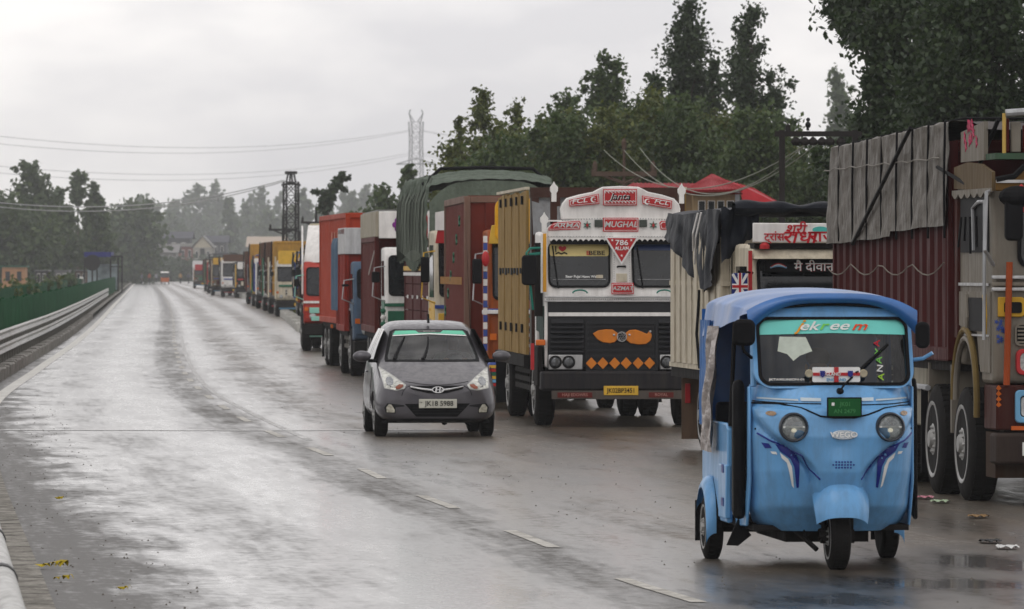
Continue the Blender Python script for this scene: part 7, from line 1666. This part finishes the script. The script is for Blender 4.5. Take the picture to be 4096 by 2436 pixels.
for i, (y0_, y1_, py) in enumerate([(130, 137, 0), (131, 141, 0), (153, 168, 0), (155, 171, 0)]):
    wire(['uppermost', 'second', 'third', 'lowest'][i]+' misty power line from the horned pylon to the left edge', (P(410, y0_, 1740), P(-60, y1_-8+[0, 4, 0, 4][i], 1250), [4.5, 4.8, 4.5, 4.8][i]), .052, 'high power lines to the horned pylon')
    wire(['uppermost', 'second', 'third', 'lowest'][i]+' misty power line running right from the horned pylon', (P(422, y0_, 1745), P(520, y0_+3, 1900), 1.5), .05, 'high power lines beyond the pylon')
wire('upper low power line sagging left from the lattice tower', (P(284, 180, 378), P(-40, 198, 330), 1.0), .03, 'low power lines of the lattice tower'); wire('lower low power line sagging left from the lattice tower', (P(285, 181, 378), P(-40, 202, 330), 1.1), .03, 'low power lines of the lattice tower')
for k, (xa, ya, xb, yb) in enumerate([(604, 150, 782, 158), (624, 150, 784, 164), (640, 148, 786, 152)]):
    wire(['leftmost', 'middle', 'rightmost'][k]+' pale cable drooping across the dark wood above the red roofs', (P(xa, ya, 163), P(xb+30, yb-18, 105), .95+.1*k), .012, 'drooping cables above the red roofs')
for o in bpy.data.objects:
    if o.name.startswith('power_line') and o.get('group') == 'drooping cables above the red roofs': o.data.materials[0] = mat('pale_cable', (.2, .21, .16), .5)

# wind-bent lone tree on a bare stem
d = 320; X = (328-512)*d/F; H = CH+(HY-176)*d/F; r = thing('palm_like_tree', 'wind bent shaggy treetop on a long bare stem left of the red container', 'tree', (X, d, 0))
obj('trunk', MB().tube([(0, 0, 0), (.02, 0, H*.5), (.0, 0, H*.8)], .1, 7, .06), BARK, r)
rng = np.random.default_rng(9); cs = []; rs = []
for i in range(16): t = i/15; cs.append((-.15+.9*t**1.4, .1*math.sin(i), H*.76+t*H*.24)); rs.append(.42-.2*t)
for i in range(8): t = i/7; cs.append((.55+.55*t, 0, H*.99-.05*t)); rs.append(.15)
for i in range(8): t = i/7; cs.append((.5+.5*t, 0, H*.93-.3*t)); rs.append(.12)
for i in range(6): t = i/5; cs.append((-.2-.6*t, 0, H*.87+.1*t)); rs.append(.16)
obj('crown', leafmesh('crown', leaves(cs, rs, 2600, .22, rng), LEAF_D), None, r)

# ------------------------------------------------------------------ people and a small vehicle at the end of the road
shirts = [mat('shirt_a', (.1, .1, .12), .8), mat('shirt_b', (.35, .1, .06), .8), mat('shirt_c', (.3, .3, .32), .8), mat('shirt_d', (.06, .1, .2), .8), mat('shirt_e', (.4, .25, .1), .8)]
pn = [('person in a dark top standing at the left end of the distant crowd', 141, 0), ('person in a rust red top walking near the road end', 146, 1), ('person in grey next to the rust red top', 151, 2), ('person in navy blue in the middle of the distant crowd', 156, 3), ('person in mustard walking towards the far lorries', 170, 4), ('person in black right of the small orange vehicle', 176, 0), ('person in pale grey near the far right lorries', 183, 2), ('person in a dark blue top beside the far white lorry', 188, 3)]
for i, (lb, px, c) in enumerate(pn): standing(lb, ((px-512)*900/F+random.uniform(-.3, .3), 900+i*6, 0), random.uniform(-1, 1), shirts[c], mat('dark_trousers', (.03, .03, .035), .8), group='people at the far end of the road')
d = 880; r = thing('small_vehicle', 'tiny orange and white three wheeler at the far end of the road', 'auto rickshaw', ((165-512)*d/F, d, 0), .06)
obj('body', MB().prism([(0, .35), (.1, .95), (.5, 1.1), (2.4, 1.1), (2.5, .35)], -.6, .6, 'x'), ORANGE, r, bevel=.06); obj('canopy', MB().prism([(.35, 1.7), (.5, 1.85), (2.4, 1.9), (2.5, 1.7)], -.62, .62, 'x'), WHT, r, bevel=.04); obj('windscreen', MB().prism([(.12, 1.0), (.36, 1.7), (.4, 1.7), (.16, 1.0)], -.5, .5, 'x'), DGL, r)
for x, y in ((0, .3), (-.55, 2), (.55, 2)): obj('wheel', MB().lathe([(-.06, .2), (-.05, .24), (.05, .24), (.06, .2)], c=(x, y, .24), n=16), TYRE, r)

# ------------------------------------------------------------------ fallen leaves and litter
def leaf_litter(label, px, py, wm, seed, m, n=7):
    d = CH*F/(py-HY); X = (px-512)*d/F; r = thing('fallen_leaf', label, 'leaf', (X, d, .006), 0, None); rnd = random.Random(seed)
    for k in range(n):
        a = rnd.uniform(-.5, .5)+(k-n/2)*.35; cx = (k-n/2)/n*wm; L_ = wm*.35; mb = MB()
        mb.grid(lambda u, v: (cx+L_*(u-.5)*math.cos(a)-.05*(v-.5)*math.sin(u*3.14)*2*math.sin(a), L_*(u-.5)*math.sin(a)*1.5+.22*wm*(v-.5)*math.sin(u*3.14), .01+.02*math.sin(u*3.1)*(1+.3*k % 2)), 6, 4); obj('blade', mb, m, r)
YL = mat('yellow_leaf', (.42, .32, .02), .45, var=.4, scale=20, dirt=.35, dcol=(.15, .08, .02), streak=False)
leaf_litter('large crumpled yellow leaf lying by the kerb at the lower left', 55, 569, .19, 1, YL, 6); leaf_litter('smaller yellow leaf below the large crumpled one', 66, 582, .13, 2, YL, 4); leaf_litter('small ochre leaf on the wet asphalt near the bottom edge', 128, 592, .08, 3, YL, 3); leaf_litter('tiny yellow leaf farther up the left lane', 62, 501, .07, 4, YL, 3)
LIT = [('crumpled pink wrapper on the ground beside the near lorry wheels', 924, 499, (.5, .2, .25)), ('green and white wrapper beside the near lorry wheels', 940, 503, (.35, .45, .3)), ('flat white scrap of paper near the right edge', 1007, 549, (.6, .6, .58)), ('small dark scrap left of the white paper', 990, 543, (.03, .03, .03)), ('brown twig scrap on the ground at the right', 978, 518, (.2, .12, .05))]
for i, (lb, px, py, c) in enumerate(LIT):
    d = CH*F/(py-HY); r = obj('litter', MB().grid(lambda u, v: (.16*(u-.5)+.01*math.sin(v*9), .3*(v-.5)+.03*math.sin(u*9), .008+.022*abs(math.sin(u*7+v*5+i))), 8, 8), mat('litter_%d' % i, c, .5), None); r.location = ((px-512)*d/F, d, 0); setp(r, label=lb, category='litter')
rng = np.random.default_rng(12); pe = MB()
for i in range(900):
    d = 36+60*rng.random()**1.4; X = (lane(d)+rng.uniform(.5, 9)) if rng.random() < .6 else edge(d)+rng.uniform(-.7, 1.0)
    r = rng.uniform(.004, .010); pe.add([(X-r, d-r, 0), (X+r, d-r, 0), (X+r, d+r, 0), (X-r, d+r, 0), (X+r*.2, d, r*1.3)], [(0, 1, 4), (1, 2, 4), (2, 3, 4), (3, 0, 4)])
obj('gravel', pe, mat('gravel_stone', (.11, .10, .085), .7), None, fix=False, kind='stuff')

# ------------------------------------------------------------------ haze
hz = MB(); hz.box(-1800, 1800, -80, 3100, -1.6, 52)
hm = bpy.data.materials.new('haze'); hm.use_nodes = True; t = hm.node_tree; t.nodes.clear(); pv = N(t, 'ShaderNodeVolumePrincipled'); oo = N(t, 'ShaderNodeOutputMaterial'); t.links.new(pv.outputs[0], oo.inputs['Volume'])
pv.inputs['Color'].default_value = (.93, .95, .97, 1); pv.inputs['Density'].default_value = .00024; pv.inputs['Anisotropy'].default_value = 0.0
obj('haze', hz, hm, None, kind='stuff')
